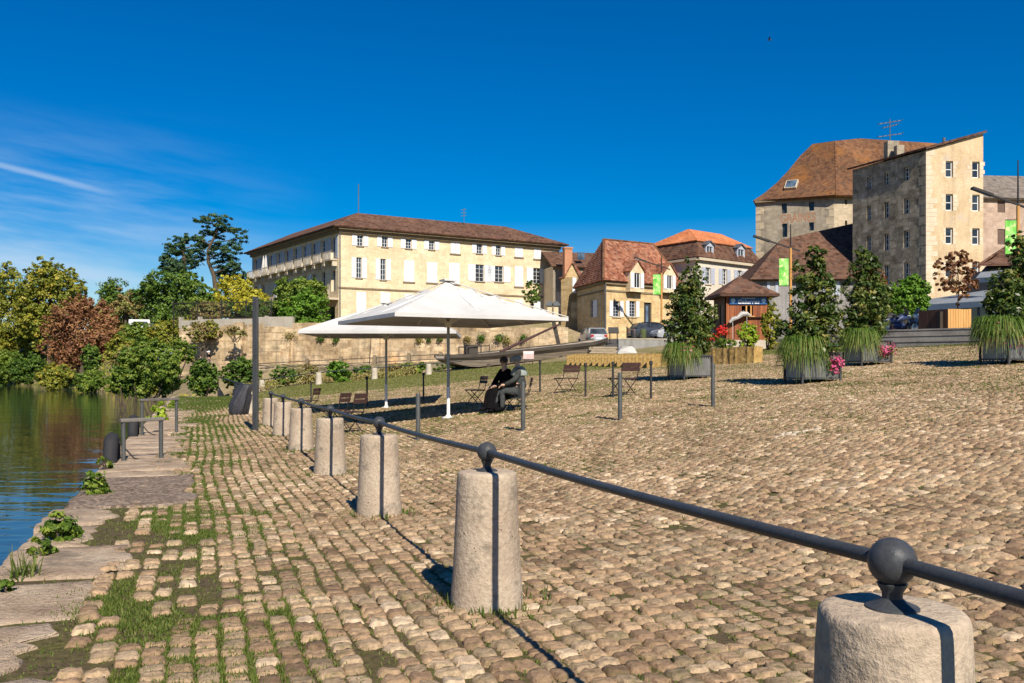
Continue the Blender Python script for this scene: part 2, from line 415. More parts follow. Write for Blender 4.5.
m_whitepaint = M_plain('white_paint', (0.74, 0.73, 0.70), 0.5, 0, 0.06, 3)
m_brownslat = M_wood('brown_painted_wood', [(0.05, 0.028, 0.026), (0.085, 0.045, 0.04)], (3, 3, 20), 0.5, 0.1)
m_darkiron = M_plain('black_iron', (0.025, 0.022, 0.022), 0.5, 0.2, 0.2, 20)

def M_water():
    m, nt, b = nodes_of('river_water')
    b.inputs['Base Color'].default_value = (0.012, 0.022, 0.016, 1); b.inputs['Roughness'].default_value = 0.03; b.inputs['IOR'].default_value = 1.33
    b.inputs['Specular IOR Level'].default_value = 0.75
    a = noise(nt, 1.0, 3, 0.5, objco(nt, (0.55, 1.5, 1), (0, 0, R(12)))); c = noise(nt, 1.0, 2, 0.5, objco(nt, (0.10, 0.30, 1), (0, 0, R(-8))))
    ad = nt.nodes.new('ShaderNodeMath'); ad.operation = 'MULTIPLY_ADD'; nt.links.new(c, ad.inputs[0]); ad.inputs[1].default_value = 2.2; nt.links.new(a, ad.inputs[2])
    bump(nt, b, ad.outputs[0], 0.12, 0.14); return m
m_water = M_water()

# ================================================================== ground sheet, water, quay
sv = np.concatenate([np.arange(-40, 0, 2.0), np.arange(0, 50, 1.0), np.arange(50, 120, 0.8), np.arange(120, 200, 3.0), np.linspace(200, 420, 30)])
dv = np.concatenate([np.arange(0, 12, 0.5), np.arange(12, 60, 0.8), np.arange(60, 140, 4.0), np.linspace(140, 700, 30)])
SS, DD = np.meshgrid(sv, dv, indexing='ij'); TT = DD + t_edge(SS)
GX, GY = xy(SS, TT); GZ = gz(GX, GY)
ns, nd = SS.shape
V = np.stack([GX, GY, GZ], -1)
skirt = V[:, :1].copy(); skirt[:, :, 2] = -3.0
V = np.concatenate([skirt, V], 1); nd += 1
idx = np.arange(ns * nd).reshape(ns, nd)
Fq = np.stack([idx[:-1, :-1], idx[:-1, 1:], idx[1:, 1:], idx[1:, :-1]], -1).reshape(-1, 4)
g = np_mesh('ground', V.reshape(-1, 3), Fq, m_ground, smooth=True)
tag(g, 'sloping old quayside square with earth and moss between its stones', 'ground', kind='structure')
mb = MB(); mb.poly((-700, -60, -1.32), (60, -60, -1.32), (60, 700, -1.32), (-700, 700, -1.32))
tag(mb.build('water', m_water), 'dark green and blue river beside the quay', 'river', kind='structure')
mb = MB(); mb.poly((-900, -90, -3.2), (900, -90, -3.2), (900, 1500, -3.2), (-900, 1500, -3.2))
tag(mb.build('river_bed', m_ground), 'muddy bed under the river and far land', 'river bed', kind='structure')

# quay coping: big worn slabs of uneven depth along the water
mb = MB(); s0 = -3.0; k = 0; sk0 = 0.0
rq = random.Random(5)
while s0 < 47:
    L = rq.uniform(0.55, 1.25); conc = False
    if 9.6 < s0 < 12.2 and L < 3: L = 2.6; conc = True; s0 = max(s0, 9.7)
    e = -1.34 + rq.uniform(-0.05, 0.05); dep = rq.uniform(0.42, 0.98) if s0 < 9 else rq.uniform(0.75, 1.25)
    if conc: e, dep = -1.3, 1.25
    zt = 0.016 + rq.uniform(-0.014, 0.018); mb.cur = 1 if conc else 0
    sk1 = rq.uniform(-.16, .16); n = 8; q = []
    for i in range(n + 1): q.append((s0 + 0.02 + (L - 0.04) * i / n, e + rq.uniform(-0.025, 0.025)))
    for i in range(3): q.append((s0 + L - 0.02 + sk1 * (i + 1) / 4 + rq.uniform(-0.05, 0.01), e + dep * (i + 1) / 4 ))
    for i in range(n, -1, -1): q.append((s0 + 0.04 + sk0 + (L - 0.08 + sk1 - sk0) * i / n, e + dep + rq.uniform(-0.16, 0.08)))
    for i in range(3): q.append((s0 + 0.02 + sk0 * (3 - i) / 4 + rq.uniform(-0.01, 0.05), e + dep * (3 - i) / 4))
    cs = sum(a for a, b in q) / len(q); ct = sum(b for a, b in q) / len(q); m = len(q)
    tilt = rq.uniform(-0.012, 0.012)
    vs = []
    for f, z in ((1.0, -0.55), (1.0, zt - 0.035), (0.985, zt - 0.012), (0.95, zt)):
        for a, b in q:
            x, y = xy(cs + (a - cs) * f, ct + (b - ct) * f); vs.append((x, y, z + (tilt * (b - ct) if z > -0.3 else 0) + (rq.uniform(-0.006, 0.006) if z == zt else 0)))
    # inner rings keep the top from being one flat facet
    for f in (0.7, 0.35):
        for a, b in q:
            x, y = xy(cs + (a - cs) * f, ct + (b - ct) * f); vs.append((x, y, zt + tilt * (b - ct) * f + rq.uniform(-0.009, 0.009)))
    x, y = xy(cs, ct); vs.append((x, y, zt))
    fs = [(r * m + j, r * m + (j + 1) % m, (r + 1) * m + (j + 1) % m, (r + 1) * m + j) for r in range(5) for j in range(m)]
    fs += [(5 * m + j, 5 * m + (j + 1) % m, 6 * m) for j in range(m)]
    mb.add(vs, fs); s0 += L; k += 1; sk0 = sk1
q_ = mb.build('quay_edge', [m_slab, m_concrete], smooth=True, angle=50)
tag(q_, 'worn pale stone slabs edging the quay above the water', 'quay edge', kind='structure')
# quay face below the coping
mb = MB(); a0 = xy(-6, -1.22); a1 = xy(47, -1.22)
mb.poly((a0[0], a0[1], -2.6), (a1[0], a1[1], -2.6), (a1[0], a1[1], -0.2), (a0[0], a0[1], -0.2))
tag(mb.build('quay_wall', m_slab), 'stone river wall dropping from the coping to the water', 'quay wall', kind='structure')

# ================================================================== setts: every stone modelled in the part of the square one can see
MARKS = []
for px_, py_, ds_, dt_ in ((652, 419, .06, .5), (800, 433, .10, .35), (785, 437, .06, .2), (655, 437.5, .05, .25)):
    q0 = gp(px_, py_); MARKS.append((*st(q0.x, q0.y), ds_, dt_))
def setts():
    pitch = 0.126
    C = []
    for j, tt in enumerate(np.arange(-0.62, 26.9, pitch)):
        smin, smax = 0.5, 44.0
        n = int((smax - smin) / 0.11)
        L = nr.uniform(0.088, 0.178, n); s = smin + np.cumsum(L); ok = s < smax; s = s[ok]; L = L[ok]
        wob = 0.05 * (fnoise(s * 0.25, np.full_like(s, tt * 0.3), 5) - 0.5) * 4
        t = tt + wob + nr.normal(0, 0.006, len(s))
        X, Y = xy(s - L / 2, t); px = CX + F_PX * X / np.maximum(Y, 0.2); py = HY + F_PX * (CAMZ - gz(X, Y)) / np.maximum(Y, 0.2)
        mrg = np.where(Y < 12, 260, 90)
        ok = (Y > 2.6) & (Y < 41.5) & (px > -mrg) & (px < 1024 + mrg + 240) & (py < 790)
        C.append(np.stack([s[ok] - L[ok] / 2, t[ok], L[ok] / 2, np.full(ok.sum(), pitch / 2), Y[ok]], -1))
    C = np.concatenate(C)
    dz = (fnoise(C[:, 0] * 1.3, C[:, 1] * 1.3, 21) - 0.5)
    # grass has taken the strip along the slabs: stones sink there
    strip = ss(0.15, -0.75, C[:, 1] + 0.9 * (fnoise(C[:, 0] * 0.5, C[:, 1] * 0.5, 3) - 0.5) * 2)
    sink = (nr.random(len(C)) < strip * 0.58) * 1.0
    C = C[sink < 0.5]; dz = dz[sink < 0.5]
    keep = nr.random(len(C)) > 0.012; C = C[keep]; dz = dz[keep]
    out_v, out_f, out_t = [], [], []; base = 0
    def lod(sel, n, amp):
        nonlocal base
        c = C[sel]; m = len(c)
        if m == 0: return
        u = np.linspace(-1, 1, n); A, B = np.meshgrid(u, u, indexing='ij'); A = A.ravel(); B = B.ravel()
        k = np.maximum(np.abs(A), np.abs(B)); edge = k > 0.99
        # square to rounded square
        rr = (np.abs(A) ** 6 + np.abs(B) ** 6 + 1e-9) ** (1 / 6); kk = np.where(rr > 1e-3, k / rr, 1)
        A2 = A * (0.15 + 0.85 * kk); B2 = B * (0.15 + 0.85 * kk)
        if n > 4:  # push the middle rings outwards so the shoulder is tight
            pw = np.where(k > 0, k ** 0.62 / np.maximum(k, 1e-6), 1); A2 = A2 * pw; B2 = B2 * pw
        prof = 1 - np.clip(k, 0, 1) ** (6.0 if n > 4 else 4.0)
        shr = nr.uniform(0.88, 1.0, (m, 1)); shr2 = nr.uniform(0.82, 1.0, (m, 1))
        jit = nr.normal(0, 0.075, (m, n * n)) + np.sign(B)[None] * nr.normal(0, .09, (m, 1)); jit2 = nr.normal(0, 0.075, (m, n * n)) + np.sign(A)[None] * nr.normal(0, .09, (m, 1))
        s = c[:, :1] + c[:, 2:3] * (A2[None] * shr + jit * edge); t = c[:, 1:2] + c[:, 3:4] * (B2[None] * shr2 + jit2 * edge)
        h = nr.uniform(0.008, 0.018, (m, 1)) * amp
        tx, ty = nr.normal(0, 0.045, (m, 1)), nr.normal(0, 0.045, (m, 1))
        z = prof[None] * h + (s - c[:, :1]) * tx + (t - c[:, 1:2]) * ty + nr.normal(0, 0.0030 if n > 5 else 0.0022, (m, n * n)) - 0.015 * edge[None] + dz[sel][:, None] * 0.03 + 0.010
        yaw = nr.normal(0, .07, (m, 1)); ds = s - c[:, :1]; dt = t - c[:, 1:2]; s = c[:, :1] + ds * np.cos(yaw) - dt * np.sin(yaw); t = c[:, 1:2] + ds * np.sin(yaw) + dt * np.cos(yaw)
        worn = ss(.60, .74, fnoise(c[:, 0] * .9, c[:, 1] * .9, 77)) * .009 + (nr.random(m) < .07) * .010 - (nr.random(m) < .05) * .007
        X, Y = xy(s, t); z = z + gz(X, Y) - worn[:, None]
        vv = np.stack([X, Y, z], -1).reshape(-1, 3)
        ii = np.arange(n * n).reshape(n, n)
        f = np.stack([ii[:-1, :-1], ii[:-1, 1:], ii[1:, 1:], ii[1:, :-1]], -1).reshape(-1, 4)
        ff = (f[None] + (np.arange(m) * n * n)[:, None, None]).reshape(-1, 4) + base
        tint = np.clip(nr.beta(1.7, 1.7, m) + 0.35 * (fnoise(c[:, 0] * 0.8, c[:, 1] * 0.8, 9) - 0.5), 0, 1)
        for (s0_, t0_, ds_, dt_) in MARKS: tint = np.where((np.abs(c[:, 0] - s0_) < ds_) & (np.abs(c[:, 1] - t0_) < dt_), 1.0, np.minimum(tint, .97) if (s0_, t0_) == MARKS[0][:2] else tint)
        out_v.append(vv); out_f.append(ff[:, ::-1]); out_t.append(np.repeat(tint, len(f))); base += m * n * n
    d = C[:, 4]
    lod(d < 8.5, 7, 1.0); lod((d >= 8.5) & (d < 17), 5, 1.0); lod(d >= 17, 4, 1.0)
    o = np_mesh('cobblestones', np.concatenate(out_v), np.concatenate(out_f), m_cobble, np.concatenate(out_t), smooth=True)
    tag(o, 'rows of worn tan setts paving the quayside square', 'cobblestones', kind='stuff')
    return C
SETTS = setts()

# ================================================================== grass and weeds between the stones
def blades(name, P, h, w, tint, label, lean=0.5, cat='grass'):
    n = len(P); a = nr.uniform(0, 2 * np.pi, n); l = nr.uniform(0.1, 1, n) * lean; b = a + nr.uniform(-0.6, 0.6, n) + np.pi / 2
    d = np.stack([np.cos(a) * l, np.sin(a) * l, np.sqrt(np.maximum(0.05, 1 - l ** 2))], -1); sd = np.stack([np.cos(b), np.sin(b), np.zeros(n)], -1)
    p0 = P - sd * w[:, None]; p1 = P + sd * w[:, None]
    mid = P + d * h[:, None] * 0.55; tip = P + d * h[:, None]; tip[:, 2] -= h * l * 0.25
    v = np.stack([p0, p1, mid + sd * w[:, None] * 0.75, tip + sd * w[:, None] * 0.08, tip - sd * w[:, None] * 0.08, mid - sd * w[:, None] * 0.75], 1).reshape(-1, 3)
    q = (np.arange(n) * 6)[:, None]
    f = np.concatenate([q + np.array([0, 1, 2, 5]), q + np.array([5, 2, 3, 4])])
    o = np_mesh(name, v, f, m_grass, np.concatenate([tint, tint]))
    return tag(o, label, cat, kind='stuff')
def grass():
    P = []; H = []; Wd = []; T = []
    def tuft(s, t, nb, h, w, spread, tint):
        m = len(s)
        for _ in range(nb):
            a = s + nr.normal(0, spread, m); b = t + nr.normal(0, spread, m); X, Y = xy(a, b)
            P.append(np.stack([X, Y, gz(X, Y) - 0.005], -1)); H.append(h * nr.uniform(0.5, 1.25, m)); Wd.append(w * nr.uniform(0.7, 1.3, m)); T.append(np.clip(tint + nr.normal(0, 0.18, m), 0, 1))
    def scatter(n, s0, s1, t0, t1, dens, far=41.0):
        # more samples near the camera
        u = nr.random(n); s = s0 + (s1 - s0) * u ** 1.6; t = t0 + (t1 - t0) * nr.random(n)
        X, Y = xy(s, t); px = CX + F_PX * X / np.maximum(Y, 0.3)
        ok = (Y > 2.6) & (px > -160) & (px < 1180) & (nr.random(n) < dens(s, t)) & (Y < far)
        return s[ok], t[ok]
    # the strip by the slabs
    f1 = lambda s, t: np.clip(ss(-0.62, -0.25, t + 0.9 * (fnoise(s * 0.9, t * 0.2, 33) - 0.5)) * (ss(0.8, -0.10, t + 1.1 * (fnoise(s * 0.55, t * 0.55, 3) - 0.5) * 2)) * ss(0.30, 0.52, fnoise(s * 1.1, t * 1.1, 8)) * 1.3, 0, 1)
    s, t = scatter(52000, 2, 44, -1.15, 1.2, f1); Y = UY * s + VY * t; k = np.clip(Y / 9, 0.8, 2.6)
    tuft(s, t, 5, 0.038, 0.0042 * k, 0.03, 0.38)
    s = nr.uniform(2.6, 13, 100000); t = nr.uniform(-1.0, 0.9, 100000); ok = nr.random(100000) < f1(s, t) * 0.9 + 0.05; s, t = s[ok], t[ok]
    tuft(s, t, 3, 0.028, 0.0038, 0.03, 0.46)
    # joints between the stones, courses run along the river
    f2 = lambda s, t: np.clip(0.22 + 1.0 * ss(0.46, 0.66, fnoise(s * 0.45, t * 0.45, 14)) + 0.5 * ss(2.4, 0.6, t) * ss(0.4, 0.6, fnoise(s * 0.8, t * 0.8, 15)), 0, 1)
    s, t = scatter(110000, 1, 44, -0.3, 27, f2, 30)
    t = -0.62 + (np.round((t + 0.62) / 0.126 - 0.5) + 0.5) * 0.126 + 0.05 * (fnoise(s * 0.25, t * 0.3, 5) - 0.5) * 4; Y = UY * s + VY * t; k = np.clip(Y / 9, 0.8, 3.0)
    tuft(s, t, 4, 0.030, 0.0042 * k, 0.022, 0.42)
    # thin dry grass further up the square, thick towards the far bollards
    f3 = lambda s, t: np.clip(0.6 + ss(0.42, 0.62, fnoise(s * 0.25, t * 0.25, 31)), 0, 1)
    s = nr.uniform(10, 62, 90000); t = nr.uniform(2, 30, 90000); X, Y = xy(s, t); px = CX + F_PX * X / Y
    ok = (px > -60) & (px < 1100) & (nr.random(len(s)) < f3(s, t)) & (Y > 9) & (Y < 62); s, t, Y = s[ok], t[ok], Y[ok]
    tuft(s, t, 4, 0.045, 0.0045 * np.clip(Y / 9, 1, 5), 0.08, 0.74)
    # rank tufts at the feet of the stone bollards
    for kx in range(-0, 7):
        yy = (2.19, 5.30, 8.52, 11.77, 15.2, 18.56, 21.8)[kx]; c = st(1.681 - .345 * yy, yy); n = 150
        ang = nr.uniform(0, 2 * np.pi, n); rad = 0.215 + np.abs(nr.normal(0, 0.09, n))
        keep = nr.random(n) < 0.35 + 0.65 * (vnoise(ang * 1.3 + kx * 7, ang * 0 + kx, 4) > 0.5); ang, rad = ang[keep], rad[keep]
        tuft(c[0] + np.cos(ang) * rad, c[1] + np.sin(ang) * rad, 3, 0.075, 0.005, 0.02, 0.3)
    # the green at the end of the quay
    s = nr.uniform(30, 47, 16000); t = nr.uniform(-1.1, 2.0, 16000); ok = nr.random(16000) < ss(0.3, 0.55, fnoise(s * 0.3, t * 0.5, 41)) * ss(29, 38, s) + 0.1; s, t = s[ok], t[ok]
    tuft(s, t, 3, 0.07, 0.016, 0.06, 0.35)
    blades('grass', np.concatenate(P), np.concatenate(H), np.concatenate(Wd), np.concatenate(T), 'low grass and weeds growing between the setts and slabs', 0.8)
grass()

# ================================================================== railing on stone bollards
def bollard_mesh():
    m = MB(); h = 0.80
    prof = [(0.212, -0.08), (0.213, 0.02), (0.21, 0.10)] + [(0.21 - 0.034 * (z / 0.76), z) for z in (0.2, 0.3, 0.4, 0.5, 0.6, 0.7)] + [(0.1745, 0.772), (0.172, 0.788), (0.163, 0.799), (0.150, 0.802), (0.10, 0.803), (0.05, 0.802), (0.012, 0.80)]
    m.lathe(prof, n=40, jit=0.006, seed=3); return m
bsrc = bollard_mesh().build('stone_bollard', m_bollard, smooth=True, angle=60)
BL = ['cut-off stone bollard nearest the camera, bearing the largest iron ball', 'large whole stone bollard with the railing shadow down its middle, second along',
      'third stone bollard along the railing, lone on the cobbles', 'fourth stone bollard along the railing, just left of the folding chairs',
      'fifth stone bollard along the railing, close behind the fourth', 'sixth stone bollard along the railing, last but one before the tall post',
      'seventh stone bollard, farthest of those carrying the iron railing']
BALLS = []
for k in range(7):
    Y = (2.19, 5.30, 8.52, 11.77, 15.2, 18.56, 21.8)[k]; X = 1.681 - 0.345 * Y; zb = CAMZ - (0.455 + 0.00725 * Y); gzv = G(X, Y)
    BALLS.append(Vector((X, Y, zb)))
    o = bsrc if k == 0 else copy_tree(bsrc)
    o.location = (X, Y, gzv); o.rotation_euler.z = rnd.uniform(0, 6); o.scale = (1, 1, (zb - 0.115 - gzv) / 0.80)
    tag(o, BL[k], 'bollard', 'stone bollards carrying the railing')
rail = empty('railing', (BALLS[0].x, BALLS[0].y, 0), 'dark iron railing with ball joints running along the stone bollards', 'railing')
ends = [BALLS[0] + (BALLS[0] - BALLS[1]) * 1.05] + BALLS
for a, b in zip(ends[:-1], ends[1:]):
    m = MB(); n = 7
    pts = [a.lerp(b, i / n) - Vector((0, 0, 0.014 * math.sin(math.pi * i / n))) for i in range(n + 1)]
    m.tube(pts, 0.0190, 14); m.build('rail', m_iron, rail, smooth=True)
for p in BALLS:
    m = MB(); m.ball(p, 0.058, 28)
    m.lathe([(0.02, -0.045), (0.036, -0.052), (0.032, -0.062), (0.024, -0.075), (0.024, -0.088), (0.034, -0.096), (0.05, -0.103), (0.062, -0.108), (0.064, -0.116), (0.05, -0.117)][::-1], p, 20)
    m.build('ball_joint', m_iron, rail, smooth=True, angle=50)

# ================================================================== steel posts
def post_mesh(r, h, cap):
    m = MB(); pr = [(r, -0.05), (r, h - 0.02), (r * 0.9, h), (r * 0.3, h + 0.004)]
    if cap: pr = [(r * 0.8, -0.05), (r * 0.8, h - 0.09), (r * 1.25, h - 0.085), (r * 1.25, h - 0.01), (r * 0.9, h), (r * 0.2, h + 0.003)]
    m.lathe(pr, n=16); return m
PA = [(418, 440.5, 393.6, 'grey steel post left of the person in black, below the near parasol'), (523, 431.3, 382, 'grey steel post in front of the seated pair'),
      (620, 420.6, 372.8, 'grey steel post in front of the wide-backed chair'), (713, 407, 363.6, 'grey steel post standing alone left of the planters')]
src = None
for px, yb, ytop, lab in PA:
    p = gp(px, yb); h = (yb - ytop) * p.y / F_PX
    if src is None: src = post_mesh(0.043, 0.9, False).build('steel_post', m_postgrey, smooth=True)
    o = src if lab == PA[0][3] else copy_tree(src)
    o.location = p; o.scale.z = h / 0.9; tag(o, lab, 'post', 'grey steel posts across the square')
PB = [(367, 406.6, 376.6, 'thin dark post beside the far parasol pole'), (423.5, 400.5, 373, 'thin dark post between the two parasol poles, in the far shade'),
      (540, 392.5, 360.5, 'thin capped dark post right of the seated pair'), (585.5, 396.8, 363, 'thin capped dark post at right edge of the middle chair'),
      (613, 398, 362, 'thin capped dark post left of the rightmost chair back'), (651, 399.2, 361, 'thin capped dark post right of the rightmost chair'), (311, 403, 383, 'thin dark post behind the leftmost folding chair')]
src = None
for px, yb, ytop, lab in PB:
    p = gp(px, yb); h = (yb - ytop) * p.y / F_PX
    if src is None: src = post_mesh(0.036, 0.9, True).build('steel_post', m_postdark, smooth=True); o = src
    else: o = copy_tree(src)
    o.location = p; o.scale.z = h / 0.9; tag(o, lab, 'post', 'thin dark posts across the square')
# the tall square post by the end of the railing
p = gp(255.5, 431); h = (431 - 297) * p.y / F_PX
t = empty('tall_post', p, 'tall dark square post at the far end of the railing', 'post', rz=R(-14))
m = MB(); m.box(p + Vector((0, 0, h / 2 - 0.05)), (0.105, 0.105, h + 0.1), 0); m.build('shaft', m_iron, t, bevel=0.008)
m = MB(); m.box(p + Vector((0.058, -0.01, h / 2)), (0.012, 0.06, h * 0.98), 0); m.build('edge_strip', m_postgrey, t)

# ================================================================== parasols
m_seam = M_plain('canvas_seam', (0.50, 0.49, 0.47), .9)
m_polegrey = M_plain('grey_aluminium', (0.30, 0.30, 0.29), 0.45, 0.5, 0.1, 6)
def parasol(c, half, ang, ze, za, zg, label, white_to=0.36):
    a = Vector((math.cos(ang), math.sin(ang), 0)); b = Vector((-math.sin(ang), math.cos(ang), 0)); c = Vector((c[0], c[1], 0))
    t = empty('parasol', (c.x, c.y, zg), label, 'parasol', 'white parasols on the square')
    m = MB(); N = 10; grid = {}; vs = []; fs = []
    for i in range(N + 1):
        for j in range(N + 1):
            u, w = -1 + 2 * i / N, -1 + 2 * j / N; k = max(abs(u), abs(w)); dg = min(abs(u), abs(w)) / max(k, 1e-6)
            sag = 0.085 * math.sin(math.pi * k) * (1 - dg)
            z = za + (ze - za) * (k ** 0.96) - sag + 0.04 * (1 - dg) * k * k * -0.3 * 0
            grid[i, j] = len(vs); vs.append(c + a * half * u + b * half * w + Vector((0, 0, z)))
    for i in range(N):
        for j in range(N): fs.append((grid[i, j], grid[i + 1, j], grid[i + 1, j + 1], grid[i, j + 1]))
    rim = [(i, 0) for i in range(N)] + [(N, j) for j in range(N)] + [(i, N) for i in range(N, 0, -1)] + [(0, j) for j in range(N, 0, -1)]
    base = len(vs)
    for ij in rim: vs.append(vs[grid[ij]] + Vector((0, 0, -0.085)))
    for q in range(len(rim)):
        n2 = (q + 1) % len(rim); fs.append((grid[rim[q]], base + q, base + n2, grid[rim[n2]]))
    m.add(vs, fs); cn = m.build('canopy', m_canvas, t)
    sd = cn.modifiers.new('thick', 'SOLIDIFY'); sd.thickness = 0.006; sd.offset = -1
    for u, w in ((1, 1), (1, -1), (-1, -1), (-1, 1)):
        m = MB(); pts = []
        for i in range(11):
            k = i / 10; e = c + a * half * u * k + b * half * w * k; e.z = za + (ze - za) * (k ** .96) + .004; pts.append(e)
        m.tube(pts, .013, 5); m.build('seam', m_seam, t)
    m = MB(); m.box(c + Vector((0, 0, za + 0.01)), (0.34, 0.34, 0.04), ang); m.build('top_cap', m_canvas, t)
    hub = za - 0.42; k = 0
    for u, w in ((1, 1), (1, -1), (-1, -1), (-1, 1), (1, 0), (-1, 0), (0, 1), (0, -1)):
        q = MB(); e = c + a * half * u * 0.985 + b * half * w * 0.985
        top = c + Vector((0, 0, za - 0.10))
        q.bar(top, e + Vector((0, 0, ze - 0.05)), 0.03, 0.035)
        mid = top.lerp(e + Vector((0, 0, ze - 0.05)), 0.46)
        q.bar(c + Vector((0, 0, ze - 0.12)), mid, 0.022, 0.028); q.build('rib', m_whitepaint, t)
    m = MB(); m.lathe([(0.085, -0.07), (0.085, 0.05), (0.05, 0.08)], c + Vector((0, 0, ze - 0.12)), 14); m.build('hub', m_whitepaint, t, smooth=True)
    zs = zg + (za - zg) * white_to * 0.62
    m = MB(); m.tube([c + Vector((0, 0, zs)), c + Vector((0, 0, za - 0.03))], 0.036, 14); m.build('pole', m_polegrey, t, smooth=True)
    m = MB(); m.tube([c + Vector((0, 0, zg)), c + Vector((0, 0, zs + 0.01))], 0.043, 14); m.build('pole_sleeve', m_whitepaint, t, smooth=True)
    m = MB(); m.lathe([(0.16, -0.01), (0.16, 0.02), (0.07, 0.035), (0.06, 0.07)], c + Vector((0, 0, zg)), 18); m.build('base_plate', m_whitepaint, t, smooth=True)
parasol((-1.55, 21.9), 2.13, R(27), 2.58, 3.52, G(-1.55, 21.9), 'larger white parasol in front, with the seated pair under its right side')
parasol((-3.90, 27.9), 2.25, R(1.5), 2.47, 3.41, G(-3.9, 27.9), 'white parasol standing behind the front one and to its left, partly hidden')
# ================================================================== folding chairs
def chair(label, w=0.40, group='folding chairs of iron and brown slats'):
    t = empty('folding_chair', (0, 0, 0), label, 'chair', group)
    # sitting side faces +X; legs cross under the seat
    bs = 0.40
    for i in range(5):
        q = MB(); q.box((0.19 - i * 0.092, 0, 0.455), (0.078, w, 0.02)); 
        if i == 0: s = q
        else: s.add(q.v, q.f)
    s.build('seat', m_brownslat, t)
    for z, hh in ((0.80, 0.11), (0.685, 0.09)):
        q = MB(); x = -0.235 - (z - 0.46) * 0.22
        q.box((x, 0, z), (0.018, w + 0.03, hh), ax=(Vector((1, 0, 0.2)).normalized(), (0, 1, 0), Vector((-0.2, 0, 1)).normalized())); q.build('backrest_slat', m_brownslat, t)
    for sd in (-1, 1):
        y = sd * (w / 2 - 0.02)
        q = MB(); q.tube([(-0.31, y, 0.86), (-0.225, y, 0.46), (0.0, y, 0.24), (0.20, y, 0.02), (0.215, y, -0.01)], 0.011, 6); q.build('leg', m_darkiron, t)
        q = MB(); q.tube([(0.23, y * 0.88, 0.45), (0.0, y * 0.88, 0.24), (-0.22, y * 0.88, 0.02), (-0.25, y * 0.88, -0.01)], 0.011, 6); q.build('leg', m_darkiron, t)
    q = MB(); 
    for x, z in ((0.13, 0.10), (-0.14, 0.10), (-0.01, 0.24)): q.tube([(x, -w / 2 + 0.02, z), (x, w / 2 - 0.02, z)], 0.009, 6)
    q.tube([(-0.225, -w / 2, 0.44), (0.24, -w / 2, 0.44)], 0.010, 6); q.tube([(-0.225, w / 2, 0.44), (0.24, w / 2, 0.44)], 0.010, 6)
    q.build('stretcher', m_darkiron, t)
    return t
def put(o, px, py, ang, dz=0.0, sc=1.0):
    p = gp(px, py); o.location = (p.x, p.y, p.z + dz); o.rotation_euler.z = R(ang); o.scale = (sc,) * 3; return p
c0 = chair('brown folding chair seen side-on, empty, just left of the seated pair'); put(c0, 475, 405.5, 212, sc=0.97)
CH = [(520, 411, 184, 'folding chair carrying the person in the grey hat', 0.95, 1), (350, 433, 150, 'tilted folding chair under the rail, right of its twin, two slats lit', 1.0, 0),
      (335, 429, 155, 'brown folding chair standing upright left of the tilted one', 0.97, 0), (309, 414, 160, 'farthest of the brown folding chairs by the railing, half hidden', 0.92, 0)]
pos = {}
for px, py, an, lab, sc, w in CH:
    o = copy_tree(c0); pos[px] = put(o, px, py, an, sc=sc); o['label'] = lab
cw = chair('wide-backed brown chair seen from behind between two thin posts', 0.60); put(cw, 566, 393, 124, sc=0.98)
o = copy_tree(cw); put(o, 623, 396.5, 126, sc=1.04); o['label'] = 'rightmost wide-backed chair, behind a grey steel post'

# ================================================================== people
def skin(name, pts, edges, mat, parent, levels=2, root=0):
    off = wloc(parent); me = bpy.data.meshes.new(name)
    me.from_pydata([p[:3] for p in pts], edges, []); o = bpy.data.objects.new(name, me); COL.objects.link(o)
    o.modifiers.new('skin', 'SKIN').use_smooth_shade = True
    sb = o.modifiers.new('sub', 'SUBSURF'); sb.levels = levels; sb.render_levels = levels
    for i, p in enumerate(pts):
        d = me.skin_vertices[0].data[i]; r = p[3]; d.radius = (r, p[4] if len(p) > 4 else r); d.use_root = (i == root)
    dg = bpy.context.evaluated_depsgraph_get(); nm = bpy.data.meshes.new_from_object(o.evaluated_get(dg))
    bpy.data.objects.remove(o); nm.name = name; nm.materials.clear(); nm.materials.append(mat)
    nm.polygons.foreach_set('use_smooth', [True] * len(nm.polygons))
    return link_obj(bpy.data.objects.new(name, nm), parent)
m_skin = M_plain('skin', (0.50, 0.32, 0.23), 0.55, 0, 0.06, 8)
m_black = M_plain('black_cloth', (0.007, 0.0065, 0.0075), 1.0, 0, 0.3, 12, 0.2, 0.05)
m_grey = M_plain('grey_green_cloth', (0.22, 0.25, 0.23), 0.9, 0, 0.2, 14, 0.2)
m_beige = M_plain('beige_cloth', (0.20, 0.16, 0.125), 0.9, 0, 0.1, 10, 0.1)
m_jacket = M_plain('charcoal_cloth', (0.05, 0.055, 0.055), .95, 0, .3, 12, .2, .1)
m_hair = M_plain('dark_hair', (0.03, 0.02, 0.015), 0.6, 0, 0.2, 20)
m_blue = M_plain('pale_blue_cloth', (0.42, 0.52, 0.66), 0.85, 0, 0.1, 10)
m_navy = M_plain('navy_cloth', (0.03, 0.04, 0.09), 0.85, 0, 0.15, 10)
m_olive = M_plain('olive_cloth', (0.07, 0.09, 0.03), 0.85, 0, 0.15, 10)
